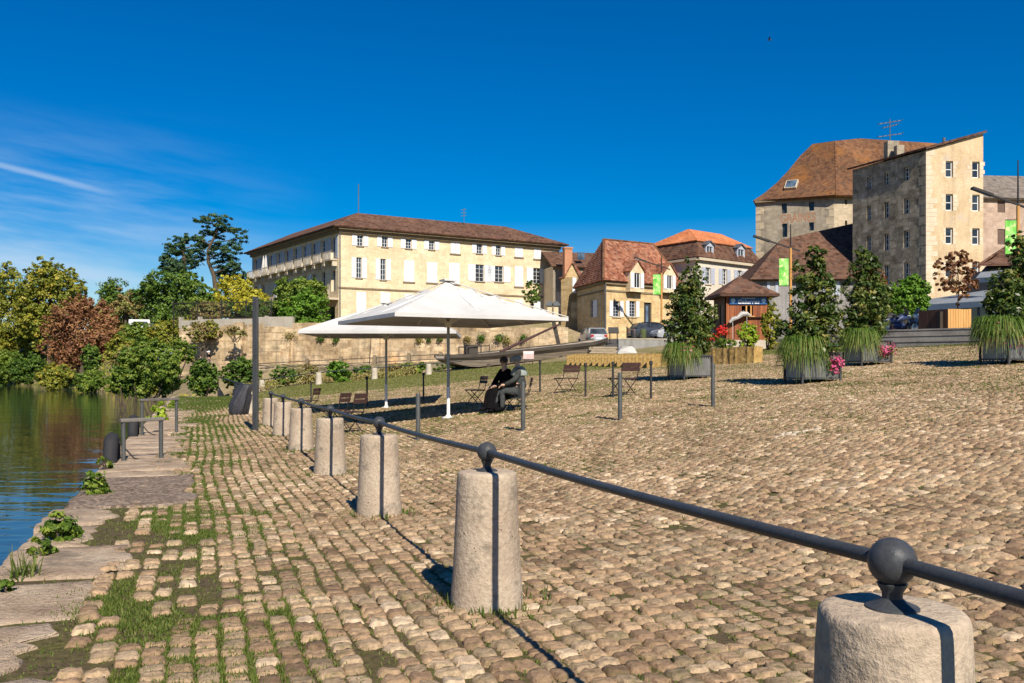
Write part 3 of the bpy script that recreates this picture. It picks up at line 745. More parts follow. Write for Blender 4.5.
def hand(parent, w, d, side):
    """palm, four bent fingers of unequal length and a thumb from the side of the palm"""
    w = Vector(w); d = Vector(d).normalized(); up = Vector((0, 0, 1)); s = d.cross(up).normalized() * side; n = s.cross(d).normalized()
    if n.z > 0: n = -n
    m = MB(); m.tube([w, w + d * 0.03, w + d * 0.085], [0.024, 0.034, 0.036], 10)
    for i, L in enumerate((0.070, 0.078, 0.073, 0.058)):
        b = w + d * 0.080 + s * (-0.028 + 0.0185 * i)
        m.tube([b, b + d * L * 0.5 + n * 0.006, b + d * L * 0.8 + n * L * 0.35, b + d * L * 0.85 + n * L * 0.62], [0.0095, 0.009, 0.008, 0.006], 8)
    b = w + d * 0.03 - s * 0.03
    m.tube([b, b - s * 0.022 + d * 0.025, b - s * 0.022 + d * 0.055 + n * 0.01], [0.012, 0.010, 0.007], 8)
    return m.build('hand', m_skin, parent, smooth=True)
def head_bits(parent, hd, f, hair=None, hat=None, beard=False):
    """features on the head whose centre is hd, looking along f"""
    hd = Vector(hd); f = Vector(f).normalized(); s = Vector((-f.y, f.x, 0)).normalized(); u = s.cross(f) * -1 if s.cross(f).z < 0 else s.cross(f)
    m = MB(); m.tube([hd + f * 0.092 + u * 0.012, hd + f * 0.118 - u * 0.02, hd + f * 0.097 - u * 0.03], [0.010, 0.015, 0.013], 8)
    for k in (-1, 1): m.ball(hd + s * 0.083 * k - u * 0.005, 0.026, 8, (0.5, 0.8, 1.1))
    m.build('face', m_skin, parent, smooth=True)
    m = MB()
    for k in (-1, 1): m.ball(hd + f * 0.092 + s * 0.033 * k + u * 0.014, 0.017, 8)
    m.box(hd + f * 0.097 - u * 0.052, (0.006, 0.045, 0.009), math.atan2(f.y, f.x)); m.build('eyes_and_mouth', m_hair, parent, smooth=True)
    if hair:
        m = MB(); m.ball(hd - f * 0.018 + u * 0.028, 0.109, 16, (1, 1, 1.0), 0.03, 3); m.ball(hd - f * 0.055 - u * 0.05, 0.085, 12, (0.8, 1, 1.2), 0.03, 4); m.build('hair', hair, parent, smooth=True)
    if hat:
        m = MB(); m.ball(hd + u * 0.045 - f * 0.008, 0.116, 16, (1.05, 1, 0.85)); m.tube([hd + u * 0.03 + f * 0.07, hd + u * 0.022 + f * 0.17], [0.075, 0.06], 10); m.build('hat', hat, parent, smooth=True)
def seated(loc, rz, label, coat, legs, hair=None, hat=None, look=(1, 0, 0), skirt=False, twist=0.0, sc=1.0):
    t = empty('person', (0, 0, 0), label, 'person', 'pair sitting under the parasol')
    P = [(0, 0, .50, .15, .17), (-.05, 0, .72, .13, .16), (-.02, 0, .96, .14, .17), (0.02, 0, 1.10, .06), (0.05, 0, 1.19, .075, .07), (0.055, 0, 1.27, .092, .085), (0.045, 0, 1.35, .06),
         (0, .17, 1.02, .065), (.13, .23, .78, .05), (.36, .10, .66, .033), (0, -.17, 1.02, .065), (.14, -.23, .78, .05), (.37, -.06, .64, .033),
         (.08, .10, .50, .10), (.45, .11, .50, .070), (.42, .12, .26, .062), (.44, .12, .07, .042), (.58, .13, .03, .034),
         (.08, -.10, .50, .10), (.46, -.09, .52, .070), (.55, -.04, .28, .062), (.62, -.02, .09, .042), (.75, -.01, .06, .034)]
    E = [(0, 1), (1, 2), (2, 3), (3, 4), (4, 5), (5, 6), (2, 7), (7, 8), (8, 9), (2, 10), (10, 11), (11, 12), (0, 13), (13, 14), (14, 15), (15, 16), (16, 17), (0, 18), (18, 19), (19, 20), (20, 21), (21, 22)]
    skin('body', P, E, m_skin, t)
    def sub(ids, grow, name, mat):
        mp = {a: i for i, a in enumerate(ids)}
        skin(name, [P[a][:3] + tuple(r + grow for r in (P[a][3:] if len(P[a]) > 4 else P[a][3:] * 2)) for a in ids], [(mp[a], mp[b]) for a, b in E if a in mp and b in mp], mat, t)
    sub([0, 1, 2, 7, 8, 9, 10, 11, 12], 0.024, 'jacket', coat)
    if skirt:
        m = MB(); ring = []
        for (cx, cz, rx, ry) in ((-0.02, .62, .19, .20), (.12, .55, .30, .22), (.25, .42, .31, .23), (.33, .24, .27, .23), (.35, .09, .29, .25)):
            ring.append([Vector((cx + rx * math.cos(g), ry * math.sin(g) * (1 + 0.06 * math.sin(5 * g)), cz + (0.03 * math.cos(g) if cz > .3 else 0) + 0.012 * math.sin(4 * g))) for g in [2 * math.pi * i / 20 for i in range(20)]])
        vs = [v for r in ring for v in r]; fs = [(i * 20 + j, i * 20 + (j + 1) % 20, (i + 1) * 20 + (j + 1) % 20, (i + 1) * 20 + j) for i in range(4) for j in range(20)] + [tuple(range(20))]
        m.add(vs, fs); m.build('skirt', legs, t, smooth=True)
    sub([0, 13, 14, 15, 16, 18, 19, 20, 21], 0.016, 'trousers', legs)
    for a, b in ((16, 17), (21, 22)):
        m = MB(); p, q = Vector(P[a][:3]), Vector(P[b][:3]); m.tube([p - (q - p) * 0.35, p, p.lerp(q, 0.6), q + (q - p) * 0.2], [0.05, 0.056, 0.05, 0.03], 10); m.build('shoe', m_black, t, smooth=True)
    hand(t, P[9][:3], (.9, -.35, -.15), 1); hand(t, P[12][:3], (.9, .35, -.15), -1)
    head_bits(t, (0.055, 0, 1.275), look, hair, hat)
    if hat:   # scarf lies on the shoulders
        m = MB(); m.lathe([(0.21, 0.90), (0.20, 1.0), (0.14, 1.09), (0.085, 1.13), (0.07, 1.10)], (-.01, 0, 0), 18, 0.03, 2); m.build('scarf', m_grey, t, smooth=True)
    else:
        m = MB()
        f = Vector(look).normalized(); sdv = Vector((-f.y, f.x, 0)); hd = Vector((0.055, 0, 1.275))
        for k in (-1, 1): m.ball(hd + f * 0.098 + sdv * 0.034 * k + Vector((0, 0, .014)), 0.026, 10, (0.9, 0.9, 0.8))
        m.build('sunglasses', m_hair, t, smooth=True)
    t.location = loc; t.rotation_euler.z = R(rz); t.scale = (sc,) * 3
    return t
pB = pos[520]
seated((pB.x - 0.03, pB.y - 0.02, pB.z), 186, 'person in a grey cap and grey scarf over a dark jacket, turned to a companion', m_jacket, m_jacket, hat=m_grey, look=(1, 0.25, -.1), sc=0.97)
pA = Vector((pB.x - 0.36, pB.y + 0.30)); zA = G(pA.x, pA.y)
o = copy_tree(c0); o.location = (pA.x, pA.y, zA); o.rotation_euler.z = R(222); o.scale = (.95,) * 3; o['label'] = 'folding chair hidden under the person in the long black skirt'
seated((pA.x, pA.y, zA), 216, 'person in black with sunglasses and a long black skirt, legs stretched out', m_black, m_black, hair=m_hair, look=(.9, .55, -.05), skirt=True, sc=0.97)
def standing(loc, rz, label, top, low, h=1.72, hair=m_hair, hat=None, stride=0.12, group=None):
    t = empty('person', (0, 0, 0), label, 'person', group)
    P = [(0, 0, .95, .12, .15), (-.01, 0, 1.18, .11, .14), (0, 0, 1.38, .12, .16), (0.01, 0, 1.49, .055), (0.02, 0, 1.56, .072), (0.025, 0, 1.64, .088), (0.02, 0, 1.70, .055),
         (0, .18, 1.42, .055), (-.02, .24, 1.16, .045), (.08, .23, .92, .03), (0, -.18, 1.42, .055), (-.04, -.24, 1.16, .045), (.06, -.23, .92, .03),
         (0, .09, .90, .10), (stride * .6, .10, .50, .062), (stride, .10, .07, .04), (stride + .13, .11, .03, .033), (0, -.09, .90, .10), (-stride * .3, -.10, .50, .062), (-stride, -.10, .08, .04), (-stride + .13, -.11, .03, .033)]
    E = [(0, 1), (1, 2), (2, 3), (3, 4), (4, 5), (5, 6), (2, 7), (7, 8), (8, 9), (2, 10), (10, 11), (11, 12), (0, 13), (13, 14), (14, 15), (15, 16), (0, 17), (17, 18), (18, 19), (19, 20)]
    skin('body', P, E, m_skin, t, 1)
    def sub(ids, grow, name, mat):
        mp = {a: i for i, a in enumerate(ids)}
        skin(name, [P[a][:3] + tuple(r + grow for r in (P[a][3:] if len(P[a]) > 4 else P[a][3:] * 2)) for a in ids], [(mp[a], mp[b]) for a, b in E if a in mp and b in mp], mat, t, 1)
    sub([0, 1, 2, 7, 8, 10, 11], .02, 'shirt', top); sub([0, 13, 14, 15, 17, 18, 19], .014, 'trousers', low)
    hand(t, P[9][:3], (.3, 0, -1), 1); hand(t, P[12][:3], (.3, 0, -1), -1)
    head_bits(t, (.025, 0, 1.63), (1, 0, 0), hair, hat)
    t.location = loc; t.rotation_euler.z = R(rz); t.scale = (h / 1.75,) * 3
    return t
p = gp(619, 337.5, 20); standing((p.x, p.y, p.z), 200, 'person in a pale blue shirt and dark shorts in front of the stone house', m_blue, m_black)
p = at(625.5, 337, p.y + 1.5); standing((p.x, p.y, G(p.x, p.y)), 100, 'person all in dark green beside the one in pale blue', m_olive, m_olive)
p = at(201, 363, 81); standing((p.x, p.y, G(p.x, p.y)), 200, 'person in navy leaning at the foot of the riverside wall, left of two', m_navy, m_navy)
p = at(209, 363, 80.5); standing((p.x, p.y, G(p.x, p.y)), 185, 'person in black with a white hat at the foot of the riverside wall', m_black, m_beige, hair=None, hat=m_whitepaint)

# ================================================================== quay gear
m_steelold = M_plain('galvanised_steel', (0.20, 0.18, 0.155), 0.6, 0.4, 0.3, 9, 0.2)
m_rubber = M_plain('black_rubber', (0.022, 0.022, 0.024), 0.8, 0, 0.25, 10, 0.2)
def frame(a, b, h, label):
    """ladder handrail: two legs, a flat top rail, a second thinner pair behind"""
    t = empty('handrail', ((a.x + b.x) / 2, (a.y + b.y) / 2, min(a.z, b.z)), label, 'handrail', 'steel handrails over the quay ladders')
    for p in (a, b):
        q = MB(); q.tube([p - Vector((0, 0, .05)), p + Vector((0, 0, h))], 0.032, 10); q.build('leg', m_postgrey, t, smooth=True)
        q = MB(); q.lathe([(0.07, 0), (0.07, .012), (0.03, .02)], p, 12); q.build('foot', m_steelold, t, smooth=True)
    q = MB(); d = (b - a).normalized(); q.bar(a + Vector((0, 0, h + .015)) - d * .05, b + Vector((0, 0, h + .015)) + d * .05, 0.09, 0.055); q.build('top_rail', m_steelold, t, bevel=0.012)
    return t
a = gp(123.5, 462); b = gp(161, 459)
frame(a, b, 0.60, 'nearer steel handrail over the quay edge, beside a hanging tyre')
a2 = gp(142, 436); b2 = gp(176.5, 433)
frame(a2, b2, 0.72, 'farther steel handrail over the quay edge')
for (p, lab) in ((a, 'black tyre fender hanging by the nearer handrail'), (a2, 'black tyre fender hanging by the farther handrail')):
    s_, t_ = st(p.x, p.y); x, y = xy(s_ + 0.02, t_ - 0.16)
    m = MB(); ring = 24; pr = [(0.0, 0.0)]; vs = []
    ax = Vector((VX, VY, 0)); al = Vector((UX, UY, 0)); up = Vector((0, 0, 1)); c = Vector((x, y, 0.05))
    for i in range(ring):
        g = 2 * math.pi * i / ring; rd = al * math.cos(g) + up * math.sin(g)
        for j in range(10):
            e = 2 * math.pi * j / 10; vs.append(c + rd * (0.29 + 0.10 * math.cos(e)) + ax * 0.10 * math.sin(e))
    m.add(vs, [(i * 10 + j, i * 10 + (j + 1) % 10, ((i + 1) % ring) * 10 + (j + 1) % 10, ((i + 1) % ring) * 10 + j) for i in range(ring) for j in range(10)])
    m.tube([c + up * 0.36, c + up * 0.1 + ax * 0.3 + up * -0.1, c + ax * 0.5 + up * -0.08], 0.012, 6)
    tag(m.build('tyre_fender', m_rubber, smooth=True, origin=c), lab, 'tyre', 'tyre fenders on the quay')
# dark tarpaulin over something at the end of the railing
p = gp(239, 415); m = MB(); N = 18; rg = random.Random(4); rings = []
for (z, rx, ry, lean) in ((0.0, .17, .20, -.04), (0.10, .24, .24, -.05), (.32, .27, .24, .0), (.58, .24, .21, .09), (.82, .21, .17, .18), (.92, .19, .13, .22), (.94, .09, .07, .22)):
    rings.append([p + Vector((lean + rx * math.cos(g) * (1 + .16 * math.sin(7 * g + z * 4)), ry * math.sin(g) * (1 + .16 * math.cos(6 * g - z * 3)), z - .02)) for g in [2 * math.pi * i / 30 for i in range(30)]])
m.add([v for r in rings for v in r], [(i * 30 + j, i * 30 + (j + 1) % 30, (i + 1) * 30 + (j + 1) % 30, (i + 1) * 30 + j) for i in range(6) for j in range(30)] + [tuple(180 + j for j in range(30))])
m_tarp = M_plain('dark_tarpaulin', (0.035, 0.035, 0.042), 0.55, 0, 0.3, 5, 0.4)
tag(m.build('covered_bundle', m_tarp, smooth=True, origin=p), 'dark tarpaulin bundle tied up beside the last bollards', 'tarpaulin')
# pale stone bollard pair behind it and the far row along the edge of the square
FB = [(248, 414, 392, 'pale stone bollard behind the tarpaulin bundle'), (262, 391, 380, 'small white far bollard right of the tall post'), (318.7, 384.5, 372.5, 'small white far bollard left of the far parasol pole'),
      (374.5, 379.3, 368, 'small white far bollard by the far parasol pole'), (428.7, 374.8, 364, 'small white far bollard under the bow of the wooden boat')]
m_bolwhite = M_stone('pale_stone', [(0.42, 0.37, 0.29), (0.56, 0.50, 0.40)], 2.5, 0.9, 0.2)
fb = None
for px, yb, yt, lab in FB:
    p = gp(px, yb, 8); h = (yb - yt) * p.y / F_PX
    if fb is None: fb = bollard_mesh().build('stone_bollard', m_bolwhite, smooth=True, angle=60); o = fb
    else: o = copy_tree(fb)
    o.location = p; o.scale = (min(1, .95 * h / .7),) * 2 + (h / .8,); tag(o, lab, 'bollard', 'far bollards along the edge of the square')
pts = [gp(px, yb, 8) + Vector((0, 0, (yb - yt) * gp(px, yb, 8).y / F_PX)) for px, yb, yt, _ in FB[1:]]
r2 = empty('railing', pts[0], 'thin rail running along the small white far bollards', 'railing')
m = MB(); m.tube([pts[0] + (pts[0] - pts[1]) * .5] + pts + [pts[-1] + (pts[-1] - pts[-2]) * .6], 0.03, 8); m.build('rail', m_iron, r2, smooth=True)
# low wall of pale upright boards at the end of the quay
a, b = gp(218, 388, 20), gp(246, 403, 20)
t = empty('palisade', (a + b) / 2, 'low wall of pale upright boards at the end of the quay', 'palisade')
m_pale = M_wood('pale_weathered_boards', [(0.24, 0.19, 0.13), (0.40, 0.33, 0.24)], (20, 20, 2))
d = (b - a); n = 26; m = MB()
for i in range(n): 
    c = a + d * ((i + .5) / n); c.z = G(c.x, c.y); m.box(c + Vector((0, 0, .32 + rnd.uniform(-.015, .015))), (d.length / n * .86, .06, .68), math.atan2(d.y, d.x))
m.build('boards', m_pale, t)
m = MB(); m.bar(Vector((a.x, a.y, G(a.x, a.y) + .70)), Vector((b.x, b.y, G(b.x, b.y) + .70)), 0.12, 0.06); m.build('cap_rail', m_postdark, t)
# blue and white notice on the river bank
p = at(165.5, 370, 58); t = empty('notice_board', p, 'small pale blue notice board among the riverside shrubs', 'sign')
m = MB(); m.box(p + Vector((0, 0, .85)), (.9, .05, 1.1), R(15)); m.build('board', m_blue, t)
m = MB()
for i in range(3): m.box(p + Vector((-.02, -.03, 1.15 - .3 * i)), (.66, .02, .10), R(15))
m.build('panel', m_whitepaint, t)
for k in (-1, 1):
    m = MB(); m.box(p + Vector((.38 * k, .02 + .1 * k, -.6)), (.07, .07, 2.0), R(15)); m.build('leg', m_postgrey, t)

# ================================================================== planters
m_zinc = M_plain('ribbed_zinc', (0.30, 0.30, 0.285), 0.45, 0.5, 0.22, 4, 0.1)
m_zincframe = M_plain('dark_zinc_frame', (0.07, 0.07, 0.07), 0.5, 0.4, 0.2, 5)
m_soil = M_plain('soil', (0.05, 0.035, 0.025), 0.95)
m_bark = M_wood('bark', [(0.055, 0.042, 0.03), (0.13, 0.10, 0.07)], (6, 6, 1), 0.95, 0.6)
m_mag = M_leaf('glossy_leaves', [(0.018, 0.04, 0.008), (0.05, 0.09, 0.016), (0.13, 0.16, 0.03), (0.34, 0.27, 0.09)], 0.22, 0.38)
m_fgrass = M_leaf('arching_grass', [(0.05, 0.10, 0.016), (0.09, 0.17, 0.025), (0.16, 0.25, 0.045), (0.36, 0.26, 0.09)], 0.25, 0.5)
m_pink = M_leaf('pink_petals', [(0.42, 0.035, 0.12), (0.60, 0.09, 0.24), (0.74, 0.28, 0.40)], 0.25, 0.6)
m_red = M_leaf('red_petals', [(0.45, 0.015, 0.012), (0.62, 0.04, 0.03)], 0.2, 0.6)

def leaf_cloud(name, P, N, size, mat, tint, parent=None, origin=(0, 0, 0), asp=0.55, rand=0.8, droop=0.0):
    """one small four-cornered leaf per point, facing roughly along N, slightly folded out of plane"""
    n = len(P); q = N + nr.normal(0, rand, (n, 3)); q /= np.linalg.norm(q, axis=1, keepdims=True) + 1e-9
    a = np.cross(q, nr.normal(0, 1, (n, 3))); a[:, 2] -= droop; a -= q * np.sum(a * q, 1, keepdims=True); a /= np.linalg.norm(a, axis=1, keepdims=True) + 1e-9
    b = np.cross(q, a); l = (size * nr.uniform(0.65, 1.25, n) / 2)[:, None]; w = l * asp
    v = np.stack([P - a * l, P + b * w + q * w * .25, P + a * l, P - b * w + q * w * .25], 1).reshape(-1, 3)
    f = (np.arange(n) * 4)[:, None] + np.arange(4)
    return np_mesh(name, v, f, mat, tint, parent, origin=origin)
def crown_cloud(ells, n, sig=0.09, shell=(0.55, 1.0), nclump=None, flat=1.0):
    """leaf points in clumps through a set of ellipsoids (cx, cy, cz, rx, ry, rz)"""
    E = np.array(ells, float); vol = (E[:, 3] * E[:, 4] * E[:, 5]) ** (2 / 3); pr = vol / vol.sum()
    nclump = nclump or max(14, n // 30); k = nr.choice(len(E), nclump, p=pr)
    d = nr.normal(0, 1, (nclump, 3)); d /= np.linalg.norm(d, axis=1, keepdims=True)
    r = (shell[0] ** 3 + (shell[1] ** 3 - shell[0] ** 3) * nr.random(nclump)) ** (1 / 3)
    cc = E[k, :3] + d * r[:, None] * E[k, 3:]; size = (vol[k] ** .5) * sig * 1.45 * nr.uniform(.6, 1.5, nclump); ct = nr.random(nclump)
    j = nr.integers(0, nclump, n); off = nr.normal(0, 1, (n, 3)) * size[j][:, None]; off[:, 2] *= 0.7 * flat
    P = cc[j] + off; Nn = d[j] * 0.9 + off / (size[j][:, None] + 1e-6) * .35 + np.array([0, 0, .45])
    tint = np.clip(0.14 + 0.6 * ct[j] + nr.normal(0, .12, n), 0, 1)
    return P, Nn, tint
def flower_clump(name, c, rad, n, size, mat, label, cat, group, leafmat=None):
    P, N, T = crown_cloud([(c[0], c[1], c[2], rad[0], rad[1], rad[2])], n, .22, (.4, 1)); t = empty(name, c, label, cat, group)
    leaf_cloud('blossom', P, N, size, mat, T, t, asp=.9, rand=.5)
    if leafmat:
        P, N, T = crown_cloud([(c[0], c[1], c[2] - .03, rad[0] * .95, rad[1] * .95, rad[2] * .95)], n // 2, .22, (.3, .95)); leaf_cloud('foliage', P, N, size * .9, leafmat, T, t)
    return t
def arching(name, c, rad, h, n, label, z_drop=.45):
    """a fountain of long blades that rise from a square tub and hang over its edge"""
    ang = nr.uniform(0, 2 * np.pi, n); r0 = rad * .85 * np.sqrt(nr.random(n)); r1 = rad * nr.uniform(.4, 1.42, n); hh = h * nr.uniform(.35, 1.05, n); dr = z_drop * nr.uniform(.1, 1.25, n) * np.clip((r1 - r0) / rad, .15, 1.2)
    dirv = np.stack([np.cos(ang), np.sin(ang)], -1); K = 6; seg = []
    for k in range(K):
        u = k / (K - 1); rr = r0 + (r1 - r0) * u ** 1.2; z = hh * math.sin(math.pi * .82 * u) - dr * u ** 2.6
        seg.append(np.stack([c[0] + dirv[:, 0] * rr, c[1] + dirv[:, 1] * rr, c[2] + z], -1))
    sd = np.stack([-dirv[:, 1], dirv[:, 0], np.zeros(n)], -1); sd += nr.normal(0, .5, (n, 3)); sd /= np.linalg.norm(sd, axis=1, keepdims=True)
    V = []; wd = .0115
    for k in range(K): w = wd * (1 - .8 * k / (K - 1)) ; V += [seg[k] - sd * w, seg[k] + sd * w]
    v = np.stack(V, 1).reshape(-1, 3); q = (np.arange(n) * 2 * K)[:, None]
    f = np.concatenate([q + np.array([2 * k, 2 * k + 1, 2 * k + 3, 2 * k + 2]) for k in range(K - 1)])
    tn = np.clip(nr.beta(2, 2.4, n), 0, 1); tint = np.concatenate([np.clip(tn * .72 + (.0 if k < 3 else .16 * (k - 2)), 0, 1) for k in range(K - 1)])
    o = np_mesh(name, v, f, m_fgrass, tint, origin=c); return tag(o, label, 'ornamental grass', 'arching grasses in the planters')
def planter_box(label):
    t = empty('planter', (0, 0, 0), label, 'planter', 'ribbed metal planters on the square')
    s, h = 1.0, 0.74
    for k in range(4):
        g = k * math.pi / 2; a = Vector((math.cos(g), math.sin(g), 0)); b = Vector((-math.sin(g), math.cos(g), 0))
        m = MB(); n = 12; rows = []
        for i in range(n * 2 + 1):
            u = -.46 + .92 * i / (2 * n); d = s / 2 - (.0 if i % 2 else .042); rows.append((u, d))
        vs = [b * u + a * d + Vector((0, 0, z)) for z in (.11, h - .02) for u, d in rows]; L = len(rows)
        m.add(vs, [(i, i + 1, L + i + 1, L + i) for i in range(L - 1)]); m.build('side_panel', m_zinc, t)
        m = MB(); m.box(a * s / 2 + b * s / 2 + Vector((0, 0, (h + .02) / 2 - .03)), (.05, .05, h + .06), 0); m.build('corner_post', m_zincframe, t)
        m = MB(); m.bar(a * (s / 2 + .005) - b * .47 + Vector((0, 0, h)), a * (s / 2 + .005) + b * .47 + Vector((0, 0, h)), .04, .04); m.build('edge_rail', m_zincframe, t); m = MB(); m.bar(a * (s / 2 + .005) - b * .47 + Vector((0, 0, .10)), a * (s / 2 + .005) + b * .47 + Vector((0, 0, .10)), .035, .035); m.build('edge_rail', m_zincframe, t)
    m = MB(); m.box((0, 0, h - .08), (.95, .95, .04)); m.box((0, 0, .12), (.95, .95, .03)); m.build('soil', m_soil, t)
    return t
def planter_tree(px, c, ytop, ybot, Y, bulges, n, label, lean=0):
    """slim bushy tree in a tub: crown from (offset px, y px, half width px, half height px)"""
    t = empty('planter_tree', c, label, 'tree', 'small trees growing in the planters')
    s = Y / F_PX; ell = [(c[0] + dx * s, c[1] + rnd.uniform(-.15, .15), CAMZ - (yy - HY) * s, rx * s * .93, rx * s * .85, rz * s) for dx, yy, rx, rz in bulges]
    P, N, T = crown_cloud(ell, n, .08, (.3, 1.22), n // 16); leaf_cloud('crown', P, N, .125, m_mag, T, t, asp=.5, rand=.7)
    m = MB(); top = CAMZ - (ytop + 14 - HY) * s
    m.tube([Vector((c[0], c[1], c[2] - .1)), Vector((c[0] + .03, c[1], (c[2] + top) / 2)), Vector((c[0], c[1], top))], [.05, .035, .012], 8)
    for i in range(16):
        z = c[2] + .3 + (top - c[2] - .4) * rnd.random(); g = rnd.uniform(0, 6.3); L = rnd.uniform(.25, .6)
        m.tube([(c[0], c[1], z), (c[0] + math.cos(g) * L, c[1] + math.sin(g) * L, z + L * .7)], [.014, .006], 5)
    m.build('trunk', m_bark, t); return t
PL = [  # centre px, base y, box width px factor, rotation, label, tree bulges
    (812, 382.5, 16, 'planter of ribbed metal in the middle, its right face lit', [(0, 344, 24, 20), (-2, 318, 22, 18), (2, 295, 21, 18), (-1, 275, 16, 17), (3, 256, 9, 10), (-14, 326, 13, 12), (17, 310, 12, 12), (-26, 330, 10, 10)], 250),
    (867, 365, 11, 'planter of ribbed metal standing behind the middle one', [(-1, 325, 20, 17), (3, 305, 21, 17), (-4, 286, 17, 16), (0, 268, 13, 14), (-3, 254, 8, 8), (-21, 322, 12, 14), (15, 292, 9, 10)], 250),
    (690, 379, 15, 'planter of ribbed metal farthest left, dark side towards the chairs', [(0, 338, 22, 16), (3, 318, 20, 16), (-5, 302, 18, 14), (2, 285, 13, 14), (-15, 324, 11, 11), (19, 312, 9, 11), (8, 268, 4, 10), (-4, 262, 2.5, 8)], 258),
    (1011, 363.5, 10, 'planter of ribbed metal at the right edge of the square', [(4, 318, 24, 18), (10, 298, 24, 18), (2, 284, 18, 16), (16, 270, 18, 18), (12, 246, 12, 14), (-13, 305, 14, 13)], 246)]
TL = ['bushy dark tree in the middle planter, tallest of the small trees', 'slim dark tree in the planter behind the middle one', 'bushy dark tree in the leftmost planter, thin shoots at its top', 'bushy yellow-green tree in the planter at the right edge']
GL = ['arching grass hiding most of the middle planter', 'arching grass over the rim of the rear planter', 'arching grass over the leftmost planter', 'arching grass on the left rim of the right-edge planter']
FL = [[(16, 365, .20, 'red-pink flowers on the right rim of the middle planter', 1)], [(12, 350, .24, 'pink flowers on the right rim of the rear planter', 0)], [(-9, 352, .30, 'pink flowers on the left rim of the leftmost planter', 0)], [(-9, 334, .42, 'large mass of pink flowers over the planter at the right edge', 0)]]
pb = None
for i, (px, yb, rz, lab, bul, ytop) in enumerate(PL):
    p = gp(px, yb, 12)
    if pb is None: pb = planter_box(lab); o = pb
    else: o = copy_tree(pb); o['label'] = lab
    o.location = p; o.rotation_euler.z = R(rz + (-8, 0, 4, 2)[i])
    c = p + Vector((0, 0, .70)); s = p.y / F_PX
    planter_tree(px, c, ytop, 0, p.y, bul, 7800, TL[i])
    arching('ornamental_grass', c + Vector((-.30 if i != 3 else -.40, -.20, -.02)), (.52, .50, .50, .56)[i], (.52, .46, .50, .55)[i], 2900, GL[i], .62)
    for dx, fy, fr, flab, red in FL[i]:
        cc = Vector((p.x + dx * s, p.y - .50, CAMZ - (fy - HY) * s))
        flower_clump('petunias', cc, (fr * 1.1, fr * .7, fr * .85), int(900 * fr), .075, m_pink if not red else m_pink, flab, 'flowers', 'pink flowers in the planters', m_fgrass)

# ================================================================== hay bales, tarp, planks
m_hay = M_stone('straw', [(0.36, 0.22, 0.07), (0.52, 0.34, 0.12), (0.62, 0.45, 0.18)], 5.0, 0.95, 0.8, stain=((0.26, 0.16, 0.06), 1.6, 0.62))
def bale_mesh():
    m = MB(); nx, nz, ny = 12, 6, 6; L, D, H = 1.0, .5, .60; rg = random.Random(9)
    for face in range(5):
        A, B = {0: (nx, nz), 1: (nx, nz), 2: (ny, nz), 3: (ny, nz), 4: (nx, ny)}[face]; vs = []
        for j in range(B + 1):
            for i in range(A + 1):
                u, w = i / A - .5, j / B - .5; j1 = lambda: rg.uniform(-.012, .012)
                gr = -.02 if face < 2 and (abs(abs(u) - .22) < .05) else 0
                vs.append({0: (u * L, -D / 2 - gr * -1 + j1(), (w + .5) * H), 1: (u * L, D / 2 + gr + j1(), (w + .5) * H), 2: (-L / 2 + j1(), u * D, (w + .5) * H), 3: (L / 2 + j1(), u * D, (w + .5) * H), 4: (u * L, w * D, H + j1())}[face])
        m.add(vs, [(j * (A + 1) + i, j * (A + 1) + i + 1, (j + 1) * (A + 1) + i + 1, (j + 1) * (A + 1) + i) for j in range(B) for i in range(A)])
    return m
a, b = gp(574, 364.5, 20), gp(664, 367.5, 20); d = b - a; nb = max(3, min(20, int(d.length / .98)))
hb = None; hl = ['first bale of the straw row, left end by the grass', 'second bale of the straw row behind the chairs', 'third bale of the straw row, in front of the plank stack', 'fourth bale of the straw row, in front of the white tarp', 'fifth bale of the straw row, just left of the planter', 'sixth bale of the straw row, touching the planter grass', 'last bale of the straw row, behind the planter grass']
def bale(p, rz, lab, sc=(1, 1, 1)):
    global hb
    if hb is None: hb = bale_mesh().build('straw_bale', m_hay); o = hb
    else: o = copy_tree(hb)
    o.location = p; o.rotation_euler.z = rz; o.scale = sc; return tag(o, lab, 'straw bale', 'straw bales laid around the display')
ordn = ['first', 'second', 'third', 'fourth', 'fifth', 'sixth', 'seventh', 'eighth', 'ninth', 'tenth', 'eleventh', 'twelfth', 'thirteenth', 'fourteenth', 'fifteenth', 'sixteenth', 'seventeenth', 'eighteenth', 'nineteenth', 'twentieth']
HB = ['straw bale at the far left end of the slanting row'] + [ordn[q] + ' straw bale from the far left end of the slanting row' for q in range(1, nb - 1)] + ['straw bale at the near right end of the slanting row, beside the leftmost planter']
for i in range(nb):
    p = a + d * ((i + .5) / nb); p.z = G(p.x, p.y) - .02; bale(p, R(-28) + rnd.uniform(-.04, .04), HB[i], (1, 1, rnd.uniform(.93, 1.07)))
a, b = gp(712, 364.5, 20), gp(758, 363, 20); d = b - a
rl = ['straw bale in front of the wooden kiosk, next to the left planter', 'straw bale in front of the kiosk, middle of the right group', 'straw bale with a dark end, right of the kiosk front', 'fourth straw bale of the kiosk group']
n2 = max(2, round(d.length / 1.05))
for i in range(n2):
    p = a + d * ((i + .5) / n2); p.z = G(p.x, p.y) - .02; bale(p, math.atan2(d.y, d.x) + rnd.uniform(-.05, .05), rl[min(i, 3)], (d.length / n2 * .98, 1, 1.12))
p = gp(631, 358, 20); p = p + Vector((0, 2.2, 0)); p.z = G(p.x, p.y); s = p.y / F_PX
m = MB(); pr = [(-.62, 0), (-.50, .20), (-.30, .44), (.32, .50), (.48, .30), (.62, 0)]
k = 1.0
